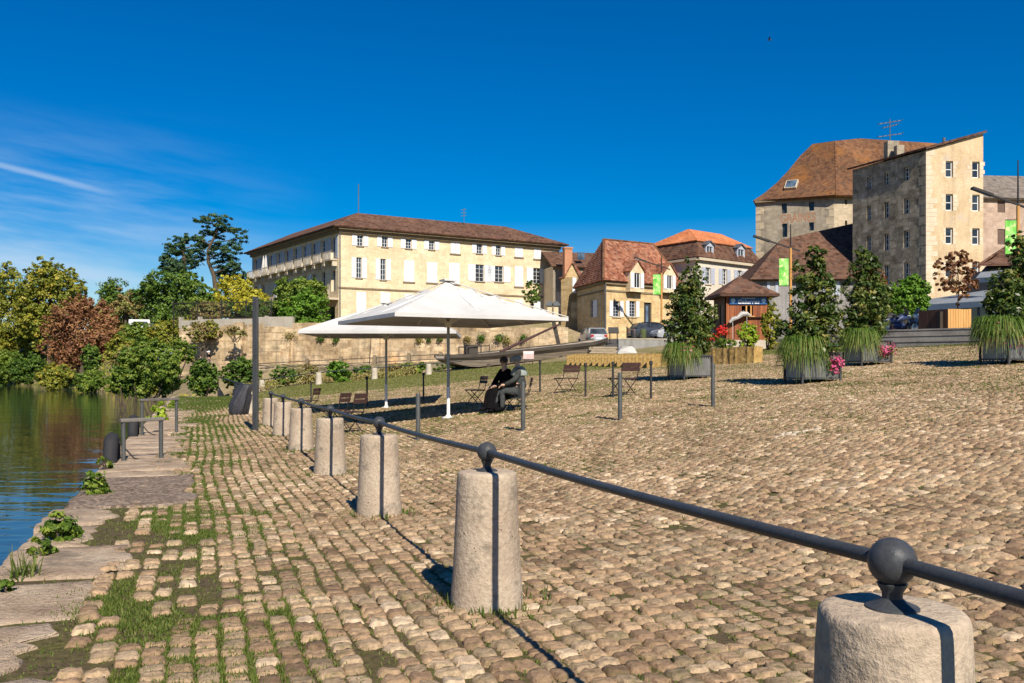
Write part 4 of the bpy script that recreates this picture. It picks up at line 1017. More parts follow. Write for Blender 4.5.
for y in (-.45, .45): m.poly(*[p + Vector((u, y + .05 * math.sin(u * 7), z + .25)) for u, z in pr])
for (u0, z0), (u1, z1) in zip(pr[:-1], pr[1:]): m.poly(p + Vector((u0, -.45, z0 + .25)), p + Vector((u1, -.45, z1 + .25)), p + Vector((u1, .45, z1 + .25)), p + Vector((u0, .45, z0 + .25)))
m.box(p + Vector((0, 0, .12)), (1.15, .85, .27))
tag(m.build('tarpaulin', m_canvas, origin=p), 'white tarpaulin over a low pile behind the straw bales', 'tarpaulin')
m_grayboard = M_wood('weathered_planks', [(0.17, 0.14, 0.10), (0.33, 0.27, 0.19), (0.42, 0.35, 0.25)], (1.5, 9, 20), .9, .4)
p = gp(603, 354, 20); t = empty('plank_stack', p, 'stack of long weathered planks behind the straw bales', 'planks'); 
for j in range(4):
    m = MB()
    for i in range(5): m.box(p + Vector((rnd.uniform(-.12, .12), i * .22, .09 + j * .125)), (2.1 - j * .1, .2, .10), R(8))
    m.build('plank_layer', m_grayboard, t)
# low grey wall behind them
a, b = gp(618, 350.5, 30), gp(700, 350.5, 30); b.y = a.y + 1.0; b.x = (700 - CX) * b.y / F_PX
m_greyrender = M_stone('grey_render', [(0.22, 0.22, 0.21), (0.32, 0.31, 0.29)], 1.2, .9, .2, streak=.5)
t = empty('low_wall', (a + b) / 2, 'low grey rendered wall in front of the parked cars', 'wall'); d = b - a
m = MB(); hh = 13.5 * a.y / F_PX; c = (a + b) / 2; m.box(Vector((c.x, c.y, min(a.z, b.z) + hh / 2 - .3)), (d.length, .3, hh + .6), math.atan2(d.y, d.x)); m.build('wall', m_greyrender, t)
m = MB(); m.box(Vector((c.x, c.y, min(a.z, b.z) + hh + .03)), (d.length + .1, .38, .07), math.atan2(d.y, d.x)); m.build('coping', m_bolwhite, t)

# ================================================================== wooden river barge on the grass
m_hull = M_wood('silvered_hull_boards', [(0.09, 0.075, 0.06), (0.22, 0.185, 0.145), (0.36, 0.315, 0.255)], (.5, .5, 14), .85, .3)
m_hulldark = M_wood('tarred_boards', [(0.035, 0.03, 0.027), (0.09, 0.075, 0.06)], (1, 1, 10), .8, .3)
bow, stern = at(440, 366.5, 62), at(600, 351, 70)
bow.z = G(bow.x, bow.y); stern.z = G(stern.x, stern.y) - .35
ax = (stern - bow); Lb = ax.length; axn = Vector((ax.x, ax.y, 0)).normalized(); sdv = Vector((axn.y, -axn.x, 0))    # sdv points to the camera side
slope = (stern.z - bow.z) / Lb
bt = empty('barge', (bow + stern) / 2, 'long flat wooden river barge lying on the grass behind the parasols', 'boat')
def hp(u, w, z):
    z = z * .74  # u along, w across, z up from keel
    return bow + axn * u + sdv * w + Vector((0, 0, slope * u + z + .12))
secs = []
for i in range(25):
    f = i / 24; u = Lb * f
    rise = 1.0 * max(0, 1 - f / .16) ** 1.5 + .75 * max(0, (f - .86) / .14) ** 1.6
    halfw = 1.55 * min(1, .45 + f / .16 * .55) * min(1, .5 + (1 - f) / .14 * .5); top = 1.12 + .25 * max(0, 1 - f / .2) ** 2 + .25 * max(0, (f - .8) / .2) ** 2
    secs.append((u, halfw, rise, top))
m = MB(); vs = []
for u, hw, r, tp in secs: vs += [hp(u, hw * 1.05, tp), hp(u, hw * .8, r), hp(u, -hw * .8, r), hp(u, -hw * 1.05, tp), hp(u, -hw * .96, tp), hp(u, -hw * .7, r + .12), hp(u, hw * .7, r + .12), hp(u, hw * .96, tp)]
fs = [(i * 8 + j, i * 8 + (j + 1) % 8, (i + 1) * 8 + (j + 1) % 8, (i + 1) * 8 + j) for i in range(24) for j in range(8)] + [tuple(range(8)), tuple(24 * 8 + j for j in range(8))[::-1]]
m.add(vs, fs); m.build('hull', m_hull, bt)
for sg in (1, -1):
    m = MB()
    for i in range(24):
        u, hw, r, tp = secs[i]; u2, hw2, r2_, tp2 = secs[i + 1]; m.bar(hp(u, sg * hw * 1.07, tp - .05), hp(u2, sg * hw2 * 1.07, tp2 - .05), .12, .22)
    m.build('gunwale', m_hulldark, bt)
m = MB(); m.box(hp(Lb * .28, 0, .95), (Lb * .22, 2.3, .08), math.atan2(axn.y, axn.x)); m.build('fore_deck', m_hull, bt)
m = MB(); m.box(hp(Lb * .17, .1, 1.45), (.75, .7, .95), math.atan2(axn.y, axn.x)); m.build('crate', m_hulldark, bt)
m = MB()
for u in (.13, .21, .26):
    m.bar(hp(Lb * u, .5, 1.2), hp(Lb * u, .5, 2.0), .07)
    m.bar(hp(Lb * u, -.6, 1.2), hp(Lb * u, -.6, 2.0), .07)
m.bar(hp(Lb * .13, .5, 1.95), hp(Lb * .26, .5, 1.85), .08); m.bar(hp(Lb * .13, -.6, 1.95), hp(Lb * .26, -.6, 1.85), .08); m.build('windlass_frame', m_hulldark, bt)
m = MB(); q0 = at(500, 352, 66.5); q1 = at(559, 324.5, 71); m.tube([q0, q1], [.12, .08], 8); m.build('steering_oar', m_brownslat, bt)
m = MB(); q0 = at(559, 346, 71); q1 = at(553.5, 321.5, 71); m.bar(q0, q1, .34, .3); m.build('mast_post', m_hulldark, bt)
m = MB()
for f in (.22, .45, .66, .85): 
    c = hp(Lb * f, 0, -.02); c.z = G(c.x, c.y) + .1; m.box(c, (.3, 2.6, .35), math.atan2(axn.y, axn.x))
m.build('chock', m_hulldark, bt)
p = at(528.5, 359, 60.5); p.z = G(p.x, p.y); t = empty('notice_board', p, 'small pink and white panel leaning before the barge', 'sign')
zc = CAMZ - (355 - HY) * p.y / F_PX
m = MB(); m.box(Vector((p.x, p.y, zc)), (.72, .04, .52), R(5)); m.build('panel', M_plain('faded_pink_print', (0.58, 0.40, 0.38), .7, 0, .2, 3), t)
m = MB(); m.box(Vector((p.x, p.y - .03, zc + .16)), (.66, .02, .14), R(5)); m.build('print', m_whitepaint, t)
for k in (-1, 1):
    m = MB(); m.box(Vector((p.x + .28 * k, p.y + .05, (p.z + zc) / 2)), (.05, .05, abs(zc - p.z) + .1)); m.build('leg', m_postdark, t)
# ================================================================== facades
class Facade:
    """a vertical wall plane from A (left as seen from outside) along d"""
    def __init__(s, A, d, L):
        s.A = Vector((A[0], A[1], 0)); s.d = Vector((d[0], d[1], 0)).normalized(); s.L = L; s.n = Vector((s.d.y, -s.d.x, 0))
    def P(s, u, z, o=0.0): return s.A + s.d * u + s.n * o + Vector((0, 0, z))
    def u(s, px):
        k = (px - CX) / F_PX; return (k * s.A.y - s.A.x) / (s.d.x - k * s.d.y)
    def uz(s, px, py):
        u = s.u(px); Y = s.A.y + s.d.y * u; return u, CAMZ - (py - HY) * Y / F_PX
    def rect(s, x0, x1, y0, y1):
        u0, u1 = s.u(x0), s.u(x1); Y = s.A.y + s.d.y * (u0 + u1) / 2; f = lambda y: CAMZ - (y - HY) * Y / F_PX
        return [min(u0, u1), max(u0, u1), f(y1), f(y0)]
    def box(s, m, u0, u1, z0, z1, o0, o1):
        m.box(s.P((u0 + u1) / 2, (z0 + z1) / 2, (o0 + o1) / 2), (abs(u1 - u0), abs(z1 - z0), abs(o1 - o0)), ax=(s.d, Vector((0, 0, 1)), s.n)); return m
def wall(m, F, z0, z1, holes=(), depth=0.22, top=None):
    """front face with real openings and their reveals; top(u) lets the wall head slope"""
    us = sorted({0.0, F.L, *[h[0] for h in holes], *[h[1] for h in holes]}); zs = sorted({z0, z1, *[h[2] for h in holes], *[h[3] for h in holes]})
    for i in range(len(us) - 1):
        for j in range(len(zs) - 1):
            cu, cz = (us[i] + us[i + 1]) / 2, (zs[j] + zs[j + 1]) / 2
            if any(h[0] < cu < h[1] and h[2] < cz < h[3] for h in holes): continue
            m.poly(F.P(us[i], zs[j]), F.P(us[i + 1], zs[j]), F.P(us[i + 1], zs[j + 1]), F.P(us[i], zs[j + 1]))
    if top: m.poly(F.P(0, z1), F.P(F.L, z1), F.P(F.L, top[1]), F.P(0, top[0]))
    for a, b, c, d in [h[:4] for h in holes]:
        for (u0, w0), (u1, w1) in (((a, c), (b, c)), ((b, c), (b, d)), ((b, d), (a, d)), ((a, d), (a, c))):
            m.poly(F.P(u0, w0), F.P(u1, w1), F.P(u1, w1, -depth), F.P(u0, w0, -depth))
    return m
m_glass = M_glass('window_glass'); m_glassblue = M_glass('sky_glass', (0.06, 0.09, 0.13))
def window(F, h, parent, frame_mat, cross=(1, 2), depth=.16, fw=.05, sill=None, glass=None):
    a, b, c, d = h[:4]; m = MB(); o0, o1 = -depth - .03, -depth + .03
    for u0, u1, z0, z1 in ((a, a + fw, c, d), (b - fw, b, c, d), (a + fw, b - fw, c, c + fw), (a + fw, b - fw, d - fw, d)): F.box(m, u0, u1, z0, z1, o0, o1)
    for i in range(1, cross[0] + 1):
        u = a + (b - a) * i / (cross[0] + 1); F.box(m, u - fw * .45, u + fw * .45, c + fw, d - fw, o0 + .005, o1 - .005)
    for i in range(1, cross[1] + 1):
        z = c + (d - c) * i / (cross[1] + 1); F.box(m, a + fw, b - fw, z - fw * .3, z + fw * .3, o0 + .012, o1 - .012)
    w = m.build('window', frame_mat, parent)
    g = MB(); g.poly(F.P(a, c, -depth), F.P(b, c, -depth), F.P(b, d, -depth), F.P(a, d, -depth)); g.build('pane', glass or m_glass, w)
    if sill: s_ = MB(); F.box(s_, a - .12, b + .12, c - .10, c - .003, -.06, .10); s_.build('sill', sill, w)
    return w
def shutter(F, a, b, c, d, parent, mat, o=.012):
    m = MB(); F.box(m, a, b, c, d, o, o + .04)
    n = max(4, int((d - c) / .16))
    for i in range(n): z = c + .08 + (d - c - .16) * (i + .5) / n; F.box(m, a + .06, b - .06, z - .03, z + .025, o + .038, o + .052)
    return m.build('shutter', mat, parent)
def body_box(m, pts, z0, z1):
    n = len(pts)
    for i in range(n):
        a, b = pts[i], pts[(i + 1) % n]; m.poly((a[0], a[1], z0), (b[0], b[1], z0), (b[0], b[1], z1), (a[0], a[1], z1))
    return m
def slab_roof(name, faces, mat, parent, th=.16):
    """roof planes given as corner lists, thickened"""
    m = MB()
    for f in faces: m.poly(*f)
    o = m.build(name, mat, parent); s_ = o.modifiers.new('thick', 'SOLIDIFY'); s_.thickness = th; s_.offset = 0.0; return o
m_ochre = M_stone('ochre_ashlar', [(0.60, 0.47, 0.29), (0.70, 0.57, 0.38), (0.76, 0.65, 0.46)], .5, .9, .15, block=(1.0, .4, .07, .2), streak=.08)
m_ochre2 = M_stone('golden_stone', [(0.52, 0.36, 0.17), (0.62, 0.46, 0.245), (0.69, 0.545, 0.325)], .6, .9, .2, block=(.8, .32, .16, .35), streak=.15)
m_trim = M_stone('pale_dressed_stone', [(0.46, 0.39, 0.28), (0.58, 0.51, 0.39)], 1.5, .9, .1)
m_cornice = M_stone('stained_cornice', [(0.17, 0.13, 0.08), (0.28, 0.22, 0.14)], 1.5, .9, .2)
m_shut = M_plain('white_shutters', (0.66, 0.68, 0.70), .6, 0, .05, 3)
m_shutblue = M_plain('grey_blue_shutters', (0.40, 0.43, 0.50), .6, 0, .06, 3)
m_roofbrown = M_tiles('brown_tiles', [(0.065, 0.036, 0.026), (0.115, 0.06, 0.04), (0.165, 0.092, 0.062), (0.10, 0.066, 0.052)], .3, ((0.14, 0.09, 0.06), .5, .56))
m_roofred = M_tiles('red_brown_tiles', [(0.14, 0.055, 0.035), (0.23, 0.085, 0.05), (0.31, 0.13, 0.075), (0.36, 0.19, 0.12), (0.17, 0.08, 0.06)], .26, ((0.12, 0.075, 0.05), .45, .58))
m_rooforange = M_tiles('orange_tiles', [(0.42, 0.13, 0.05), (0.52, 0.18, 0.07), (0.58, 0.24, 0.11), (0.38, 0.14, 0.07)], .26)
m_roofold = M_tiles('lichened_tiles', [(0.085, 0.044, 0.027), (0.145, 0.07, 0.038), (0.19, 0.098, 0.05), (0.105, 0.062, 0.038)], .28, ((0.28, 0.115, 0.026), .24, .52))
m_roofgrey = M_tiles('grey_tiles', [(0.13, 0.115, 0.10), (0.19, 0.165, 0.145), (0.24, 0.21, 0.18)], .3)
m_zincdark = M_plain('zinc', (0.12, 0.13, 0.14), .5, .3, .2, 3)
m_brick = M_stone('orange_brick', [(0.42, 0.19, 0.10), (0.52, 0.27, 0.16)], 2.0, .9, .3)

# ---------------------------------------------------------------- the long yellow building
C0 = Vector((-18.3, 95.0, 0)); ad = Vector((1.70, 1, 0)).normalized(); bd = Vector((-.71, 1, 0)).normalized()
LA, LB, DP, ZE = 27.9, 26.6, 7.6, 16.15
yb = empty('riverside_building', (C0.x, C0.y, 5.0), 'long three-storey yellow stone building with white shutters above the river wall', 'building')
FA = Facade(C0, ad, LA); eL = C0 + bd * LB; FL_ = Facade(eL, -bd, LB)
FW = {'top_open': [(357.3, 363, 235, 246), (382, 387.5, 236, 247), (405.8, 411.4, 238.7, 248.7), (429, 434.3, 240.4, 249.7), (476.7, 482, 243.6, 253.6), (496, 500.7, 245, 255.4)],
      'mid_open': [(356.4, 361.7, 257.4, 278), (380.5, 385.8, 258.8, 280), (475.6, 484.0, 264.5, 281.5), (495, 503.2, 266, 282), (533.3, 540.6, 268, 283.5)],
      'closed': [(450.6, 459.8, 241.3, 253.6), (514.8, 522.7, 245.7, 257), (533.8, 540.8, 246.6, 258.9), (404, 414, 260.6, 281.7), (427, 437, 262.4, 282.6), (449, 459.4, 263, 284), (514.8, 523, 266.4, 286.5),
                 (356.4, 366, 292, 312), (380.5, 390, 292.5, 312), (404.5, 413.8, 294, 312), (427.5, 436.5, 295, 312), (450, 459, 296, 313), (475, 484, 298, 314), (495.5, 503.5, 299, 314), (515, 523, 300, 315), (534, 541, 301, 316)]}
holes = [FA.rect(*r) for k in ('top_open', 'mid_open') for r in FW[k]]
lholes = []; nbay = 10
for i in range(nbay):
    u = LB * (i + .5) / nbay
    lholes.append([u - .62, u + .62, 13.05, 15.35])
    if i not in (2, 5): lholes.append([u - .55, u + .55, 9.6, 11.9])
    if i in (1, 3, 7): lholes.append([u - .6, u + .6, 6.2, 8.4])
arch = [LB - 3.6, LB - .9, 5.2, 8.0]; lholes.append(arch)
m = MB(); wall(m, FA, 4.5, ZE, holes); m.build('wall', m_ochre, yb)
m = MB(); wall(m, FL_, 4.5, ZE, lholes, .3); m.build('wall', m_ochre, yb)
i0 = C0 + (ad + bd) * DP; e1 = C0 + ad * LA; e2 = e1 + bd * DP; l2 = eL + ad * DP
m = MB(); body_box(m, [e1, e2, i0, l2, eL], 4.5, ZE); m.build('rear_wall', m_ochre, yb)
for r in FW['top_open'] + FW['mid_open']:
    h = FA.rect(*r); top = r in FW['top_open']; window(FA, h, yb, m_shut, (1, 2 if top else 3), sill=m_cornice)
    w_ = (h[1] - h[0]) * .85
    shutter(FA, h[0] - w_ - .04, h[0] - .04, h[2] + .02, h[3] - .02, yb, m_shut); shutter(FA, h[1] + .04, h[1] + w_ + .04, h[2] + .02, h[3] - .02, yb, m_shut)
for r in FW['closed']:
    h = FA.rect(*r); mid = (h[0] + h[1]) / 2
    shutter(FA, h[0], mid - .015, h[2], h[3], yb, m_shut, -.002 + .006); shutter(FA, mid + .015, h[1], h[2], h[3], yb, m_shut, .004)
    m = MB(); FA.box(m, h[0] - .12, h[1] + .12, h[2] - .16, h[2] - .02, -.05, .09); m.build('sill', m_cornice, yb)
for i, h in enumerate(lholes[:-1]):
    top = h[2] > 13
    window(FL_, h, yb, m_shut, (1, 2), .26, glass=m_glassblue if top else m_glass)
    if top:
        shutter(FL_, h[0] - .55, h[0] - .03, h[2], h[3], yb, m_shutblue); shutter(FL_, h[1] + .03, h[1] + .55, h[2], h[3], yb, m_shutblue)
        m = MB(); FL_.box(m, h[0] - .45, h[1] + .45, 12.78, 12.95, .0, .8); m.build('balcony_slab', m_trim, yb)
        for k in range(2): m = MB(); FL_.box(m, h[0] - .35 + 1.69 * k, h[0] - .1 + 1.69 * k, 12.2, 12.77, .005, .55); m.build('bracket', m_trim, yb)
        m = MB(); FL_.box(m, h[0] - .45, h[1] + .45, 13.72, 13.78, .73, .78)
        for k in range(12): u = h[0] - .43 + (h[1] - h[0] + .86) * k / 11; FL_.box(m, u - .025, u + .025, 12.96, 13.71, .74, .77)
        m.build('balustrade', m_trim, yb)
    elif h[2] > 9 and i % 2: shutter(FL_, h[0] - .6, h[0] - .03, h[2], h[3], yb, m_shut)
g = MB(); g.poly(*[FL_.P(u, z, -.29) for u, z in ((arch[0], arch[2]), (arch[1], arch[2]), (arch[1], arch[3]), (arch[0], arch[3]))]); g.build('archway', m_glass, yb)
m = MB(); FL_.box(m, LB - 5.6, LB, 8.6, 8.8, 0, 1.1); m.build('balcony_slab', m_trim, yb)
m = MB(); FL_.box(m, LB - 5.6, LB, 9.75, 9.82, 1.02, 1.08)
for k in range(26): u = LB - 5.55 + 5.5 * k / 25; FL_.box(m, u - .02, u + .02, 8.81, 9.74, 1.03, 1.07)
m.build('balustrade', m_trim, yb)
m = MB()
za = FA.uz(345, 287.5)[1]
FA.box(m, 0.0, LA, za - .12, za + .05, .002, .09); m.build('string_course', m_cornice, yb)
m = MB(); 
for F, L in ((FA, LA), (FL_, LB)):
    F.box(m, -.05, L + .05, ZE - .45, ZE - .12, .003, .28); F.box(m, -.2, L + .2, ZE - .12, ZE + .12, .003, .62)
m.build('cornice', m_cornice, yb)
OV, ZR = .8, 18.55
def o_(p, a, b, z=0): return Vector((p.x, p.y, 0)) + ad * a + bd * b + Vector((0, 0, z))
ez = ZE + .12
r0 = o_(C0, 3.8, 3.8, ZR); r1 = o_(C0, LA - 5.0, 3.8, ZR); r2_ = o_(C0, 3.8, LB - 4, ZR)
c00 = o_(C0, -OV, -OV, ez); c10 = o_(C0, LA + OV, -OV, ez); c11 = o_(C0, LA + OV, DP + OV, ez); ci = o_(C0, DP + OV, DP + OV, ez); cl = o_(C0, DP + OV, LB + OV, ez); cL = o_(C0, -OV, LB + OV, ez)
slab_roof('roof', [(c00, c10, r1, r0), (c10, c11, r1), (c11, ci, r0, r1), (ci, cl, r2_, r0), (cl, cL, r2_), (cL, c00, r0, r2_)], m_roofbrown, yb, .18)
for px, y0, y1, Y, r in ((358.5, 216, 184, 100, .05), (464, 224, 208, 106, .04)):
    m = MB(); m.tube([at(px, y0 + 3, Y), at(px, y1, Y)], r, 6)
    if px > 400:
        for q in (210, 213, 216): m.bar(at(px - 3, q, Y), at(px + 2.5, q - .6, Y), .05)
    m.build('roof_aerial', m_zincdark, yb)
for px0, px1 in ((263.5, 269), (271, 273.5)):
    pass
m = MB(); m.tube([FA.P(.12, 4.5, .09), FA.P(.12, ZE - .5, .09)], .07, 8); m.build('drainpipe', m_zincdark, yb)
# two closed white sunshades standing on its balcony
for k, u in enumerate((LB * .215, LB * .245)):
    m = MB(); c = FL_.P(u, 12.96, .55); m.tube([c, c + Vector((0, 0, 2.3))], .03, 8); m.lathe([(.30 - .06 * k, .25), (.26 - .06 * k, .9), (.12, 1.9), (.03, 2.35)], c, 12)
    tag(m.build('closed_sunshade', m_canvas, smooth=True, origin=c), ['wider closed white sunshade on the left balcony of the yellow building', 'narrow closed white sunshade on the left balcony of the yellow building'][k], 'sunshade', 'closed sunshades on the balcony')

# ---------------------------------------------------------------- brick-chimneyed house peeping between
bb = empty('narrow_house', at(575, 320, 104), 'narrow house with an orange brick chimney stack between the yellow building and the stone house', 'house')
FB_ = Facade(at(553, 0, 104), (1, .25), 7.5)
m = MB(); wall(m, FB_, 4, 13.2, [FB_.rect(556, 562, 292, 312)]); m.build('wall', m_trim, bb); window(FB_, FB_.rect(556, 562, 292, 312), bb, m_shut)
m = MB(); body_box(m, [FB_.P(7.5, 0), FB_.P(7.5, 0, -8), FB_.P(0, 0, -8), FB_.P(0, 0)], 4, 13.2); m.build('rear_wall', m_trim, bb)
slab_roof('roof', [(FB_.P(-.3, 13.1, .4), FB_.P(7.8, 13.1, .4), FB_.P(7.8, 15.3, -4), FB_.P(-.3, 15.3, -4)), (FB_.P(-.3, 15.3, -4), FB_.P(7.8, 15.3, -4), FB_.P(7.8, 13.1, -8.4), FB_.P(-.3, 13.1, -8.4))], m_roofbrown, bb)
m = MB(); q0 = at(567.5, 262, 102); m.box(q0 + Vector((0, 0, -2)), (.9, .8, 7.2), R(14)); m.box(q0 + Vector((0, 0, 1.55)), (1.05, .95, .18), R(14)); m.build('chimney', m_brick, bb)
m = MB(); q0 = at(581, 256, 105.0); m.box(q0, (.85, .12, .85), R(14)); m.build('skylight', m_glassblue, bb)

# ---------------------------------------------------------------- golden stone house with the steep hipped roof
C1 = Vector((605 - CX, 0, 0)) * (80 / F_PX) + Vector((0, 80, 0)); a1 = Vector((1.3, 1, 0)).normalized(); b1 = Vector((-.262, 1, 0)).normalized()
L1, W1, Z1 = 9.8, 7.6, 9.15
h1 = empty('stone_house', (C1.x, C1.y, 4.2), 'golden stone house with a steep red-brown hipped roof and pedimented dormers', 'house')
F1 = Facade(C1, a1, L1); F1l = Facade(C1 + b1 * W1, -b1, W1)
w1 = [F1.rect(613, 619.7, 301, 316.6), F1.rect(629.3, 635.7, 301, 316.6)]; d1 = F1.rect(644, 651.5, 302.5, 330); d1[2] = G(C1.x + 6, 83)
m = MB(); wall(m, F1, 3.0, Z1, w1 + [d1]); m.build('wall', m_ochre2, h1)
wl1 = [F1l.rect(590.5, 593.4, 300, 317)]
m = MB(); wall(m, F1l, 3.0, Z1, wl1); m.build('wall', m_ochre2, h1)
m = MB(); A_, B_, C_, D_ = C1, C1 + a1 * L1, C1 + a1 * L1 + b1 * W1, C1 + b1 * W1
body_box(m, [B_, C_, D_], 3.0, Z1); m.build('rear_wall', m_ochre2, h1)
for h in w1:
    window(F1, h, h1, m_shutblue, (1, 4), sill=m_trim); w_ = (h[1] - h[0]) * .5
    shutter(F1, h[0] - w_ - .03, h[0] - .03, h[2], h[3], h1, m_shut); shutter(F1, h[1] + .03, h[1] + w_ + .03, h[2], h[3], h1, m_shut)
window(F1l, wl1[0], h1, m_shut, (0, 3)); h = F1l.rect(593.6, 597.6, 300, 317); shutter(F1l, h[0], h[1], h[2], h[3], h1, m_shut)
m = MB(); F1.box(m, d1[0], d1[1], d1[2], d1[3], -.2, -.12); dd = m.build('door', m_postdark, h1)
m = MB(); F1.box(m, (d1[0] + d1[1]) / 2 - .16, (d1[0] + d1[1]) / 2 + .16, d1[2] + 1.0, d1[3] - .3, -.119, -.10); m.build('door_glass', m_glassblue, dd)
m = MB()
zc = F1.uz(605, 290)[1]
for F, L in ((F1, L1), (F1l, W1)): F.box(m, -.05, L, zc - .1, zc + .06, .003, .07); F.box(m, -.1, L + .1, Z1 - .28, Z1 - .02, .003, .2)
m.build('string_course', m_cornice, h1)
def q1(a, b, z): return Vector((C1.x, C1.y, 0)) + a1 * a + b1 * b + Vector((0, 0, z))
ZR1 = 13.25; e = .4
rA, rB = q1(3.0, 3.6, ZR1), q1(6.4, 3.6, ZR1)
rA = at(603.4, 241, 84.0); rB = at(653, 244.6, 87.2); rA.z = rB.z = (rA.z + rB.z) / 2
slab_roof('roof', [(q1(-e, -e, Z1), q1(L1 + e, -e, Z1), rB, rA), (q1(L1 + e, -e, Z1), q1(L1 + e, W1 + e, Z1), rB), (q1(L1 + e, W1 + e, Z1), q1(-e, W1 + e, Z1), rA, rB), (q1(-e, W1 + e, Z1), q1(-e, -e, Z1), rA)], m_roofred, h1, .16)
m = MB()
for p_, q_ in ((q1(-e, -e, Z1 + .1), rA + Vector((0, 0, .1))), (q1(L1 + e, -e, Z1 + .1), rB + Vector((0, 0, .1))), (rA + Vector((0, 0, .1)), rB + Vector((0, 0, .1)))): m.tube([p_, q_], .12, 6)
m.build('ridge_tiles', m_roofold, h1)
m = MB(); m.tube([C1 + F1.n * .1 - a1 * .02 + Vector((0, 0, 3.4)), C1 + F1.n * .1 - a1 * .02 + Vector((0, 0, Z1 - .2))], .06, 8); m.build('drainpipe', m_zincdark, h1)
def dormer(F, r, parent, roofm, wallm, ped, front=.12, back=3.2, frame=None, shut=None, pw=.5):
    """a window standing through the roof: cheeks, pediment, little roof, window"""
    h = F.rect(*r); a, b, c, d = h; t = MB(); s_ = pw
    us = [a - s_, a, b, b + s_]
    for u0, u1, z0, z1 in ((us[0], us[1], c - .35, d + .12), (us[2], us[3], c - .35, d + .12), (a, b, c - .35, c), (a, b, d, d + .12)): t.poly(F.P(u0, z0, front), F.P(u1, z0, front), F.P(u1, z1, front), F.P(u0, z1, front))
    mid = (a + b) / 2; zt = d + .12; zp = zt + ped
    t.poly(F.P(us[0], zt, front), F.P(us[3], zt, front), F.P(mid, zp, front))
    for u in (us[0], us[3]): t.poly(F.P(u, c - .35, front), F.P(u, zt, front), F.P(u, zt, front - back), F.P(u, c - .35, front - back))
    for (u0, w0), (u1, w1) in (((a, c), (b, c)), ((b, c), (b, d)), ((b, d), (a, d)), ((a, d), (a, c))): t.poly(F.P(u0, w0, front), F.P(u1, w1, front), F.P(u1, w1, front - .14), F.P(u0, w0, front - .14))
    dm = t.build('dormer', wallm, parent)
    x = .14
    slab_roof('dormer_roof', [(F.P(us[0] - x, zt - .04, front + x), F.P(mid, zp + .07, front + x), F.P(mid, zp + .07, front - back), F.P(us[0] - x, zt - .04, front - back)), (F.P(us[3] + x, zt - .04, front + x), F.P(mid, zp + .07, front + x), F.P(mid, zp + .07, front - back), F.P(us[3] + x, zt - .04, front - back))], roofm, dm, .09)
    G_ = Facade(F.P(0, 0, front), F.d, F.L)
    m = MB(); fw = .06
    for u0, u1, z0, z1 in ((a, a + fw, c, d), (b - fw, b, c, d), (a + fw, b - fw, c, c + fw), (a + fw, b - fw, d - fw, d), (mid - .03, mid + .03, c + fw, d - fw)): G_.box(m, u0, u1, z0, z1, -.12, -.07)
    m.build('window', frame or m_shut, dm)
    g = MB(); g.poly(G_.P(a, c, -.1), G_.P(b, c, -.1), G_.P(b, d, -.1), G_.P(a, d, -.1)); g.build('pane', m_glass, dm)
    if shut:
        w_ = pw * .85
        for u0 in (a - w_ - .02, b + .02):
            m = MB(); G_.box(m, u0, u0 + w_, c, d, .01, .05); m.build('shutter', shut, dm)
dormer(F1, (629.3, 635.3, 273.5, 288.5), h1, m_roofred, m_ochre, 1.0, .62, 3.6, shut=m_shut)
dormer(F1, (662, 667.2, 276, 289.5), h1, m_roofred, m_ochre, 1.0, .62, 3.6, shut=m_shut)
# lower side wing with its own little gable
hw = empty('side_wing', C1 + b1 * 7.8, 'small stone wing with a gabled attic window left of the golden house', 'house')
F2 = Facade(at(561, 0, 88.3), Vector((1, -.1, 0)), 2.5); F2.L = F2.u(585)
h = F2.rect(572.5, 576.5, 277, 293); hg = F2.rect(571, 577.5, 302, 318)
m = MB(); zz = F2.uz(570, 277)[1]; wall(m, F2, 3.2, zz, [hg]); uL, uR = F2.L * .15, F2.L * .8; m.poly(F2.P(uL, zz), F2.P(uR, zz), F2.P((uL + uR) / 2, F2.uz(570, 264)[1])); m.build('wall', m_ochre2, hw)
window(F2, hg, hw, m_shut); m = MB(); F2.box(m, h[0], h[1], h[2], zz - .05, .01, .05); m.build('shutter', m_shut, hw)
m = MB(); body_box(m, [F2.P(F2.L, 0), F2.P(F2.L, 0, -5), F2.P(0, 0, -5), F2.P(0, 0)], 3.2, zz); m.build('rear_wall', m_ochre2, hw)
pk = F2.uz(570, 263)[1] + .1; md = (uL + uR) / 2
slab_roof('roof', [(F2.P(-.2, zz - .1, .15), F2.P(uL, zz, .15), F2.P(md, pk, .15), F2.P(md, pk, -5), F2.P(-.2, zz - .1, -5)), (F2.P(F2.L + .2, zz - .1, .15), F2.P(uR, zz, .15), F2.P(md, pk, .15), F2.P(md, pk, -5), F2.P(F2.L + .2, zz - .1, -5))], m_roofred, hw, .1)
# gate piers before it
for k, px in enumerate((549.5, 556)):
    p = at(px, 337, 84); z0 = G(p.x, p.y) - .3; z1 = CAMZ - (306 - HY) * 84 / F_PX; t = empty('gate_pier', (p.x, p.y, z0), ['left pale gate pier with a dark cap beside the stone house', 'right pale gate pier with a dark cap beside the stone house'][k], 'gate pier', 'gate piers by the stone house')
    m = MB(); m.box((p.x, p.y, (z0 + z1) / 2), (.42, .42, z1 - z0)); m.build('pier', m_ochre, t); m = MB(); m.box((p.x, p.y, z1 + .12), (.7, .7, .22)); m.box((p.x, p.y, z1 + .32), (.45, .45, .2)); m.build('cap', m_zincdark, t)

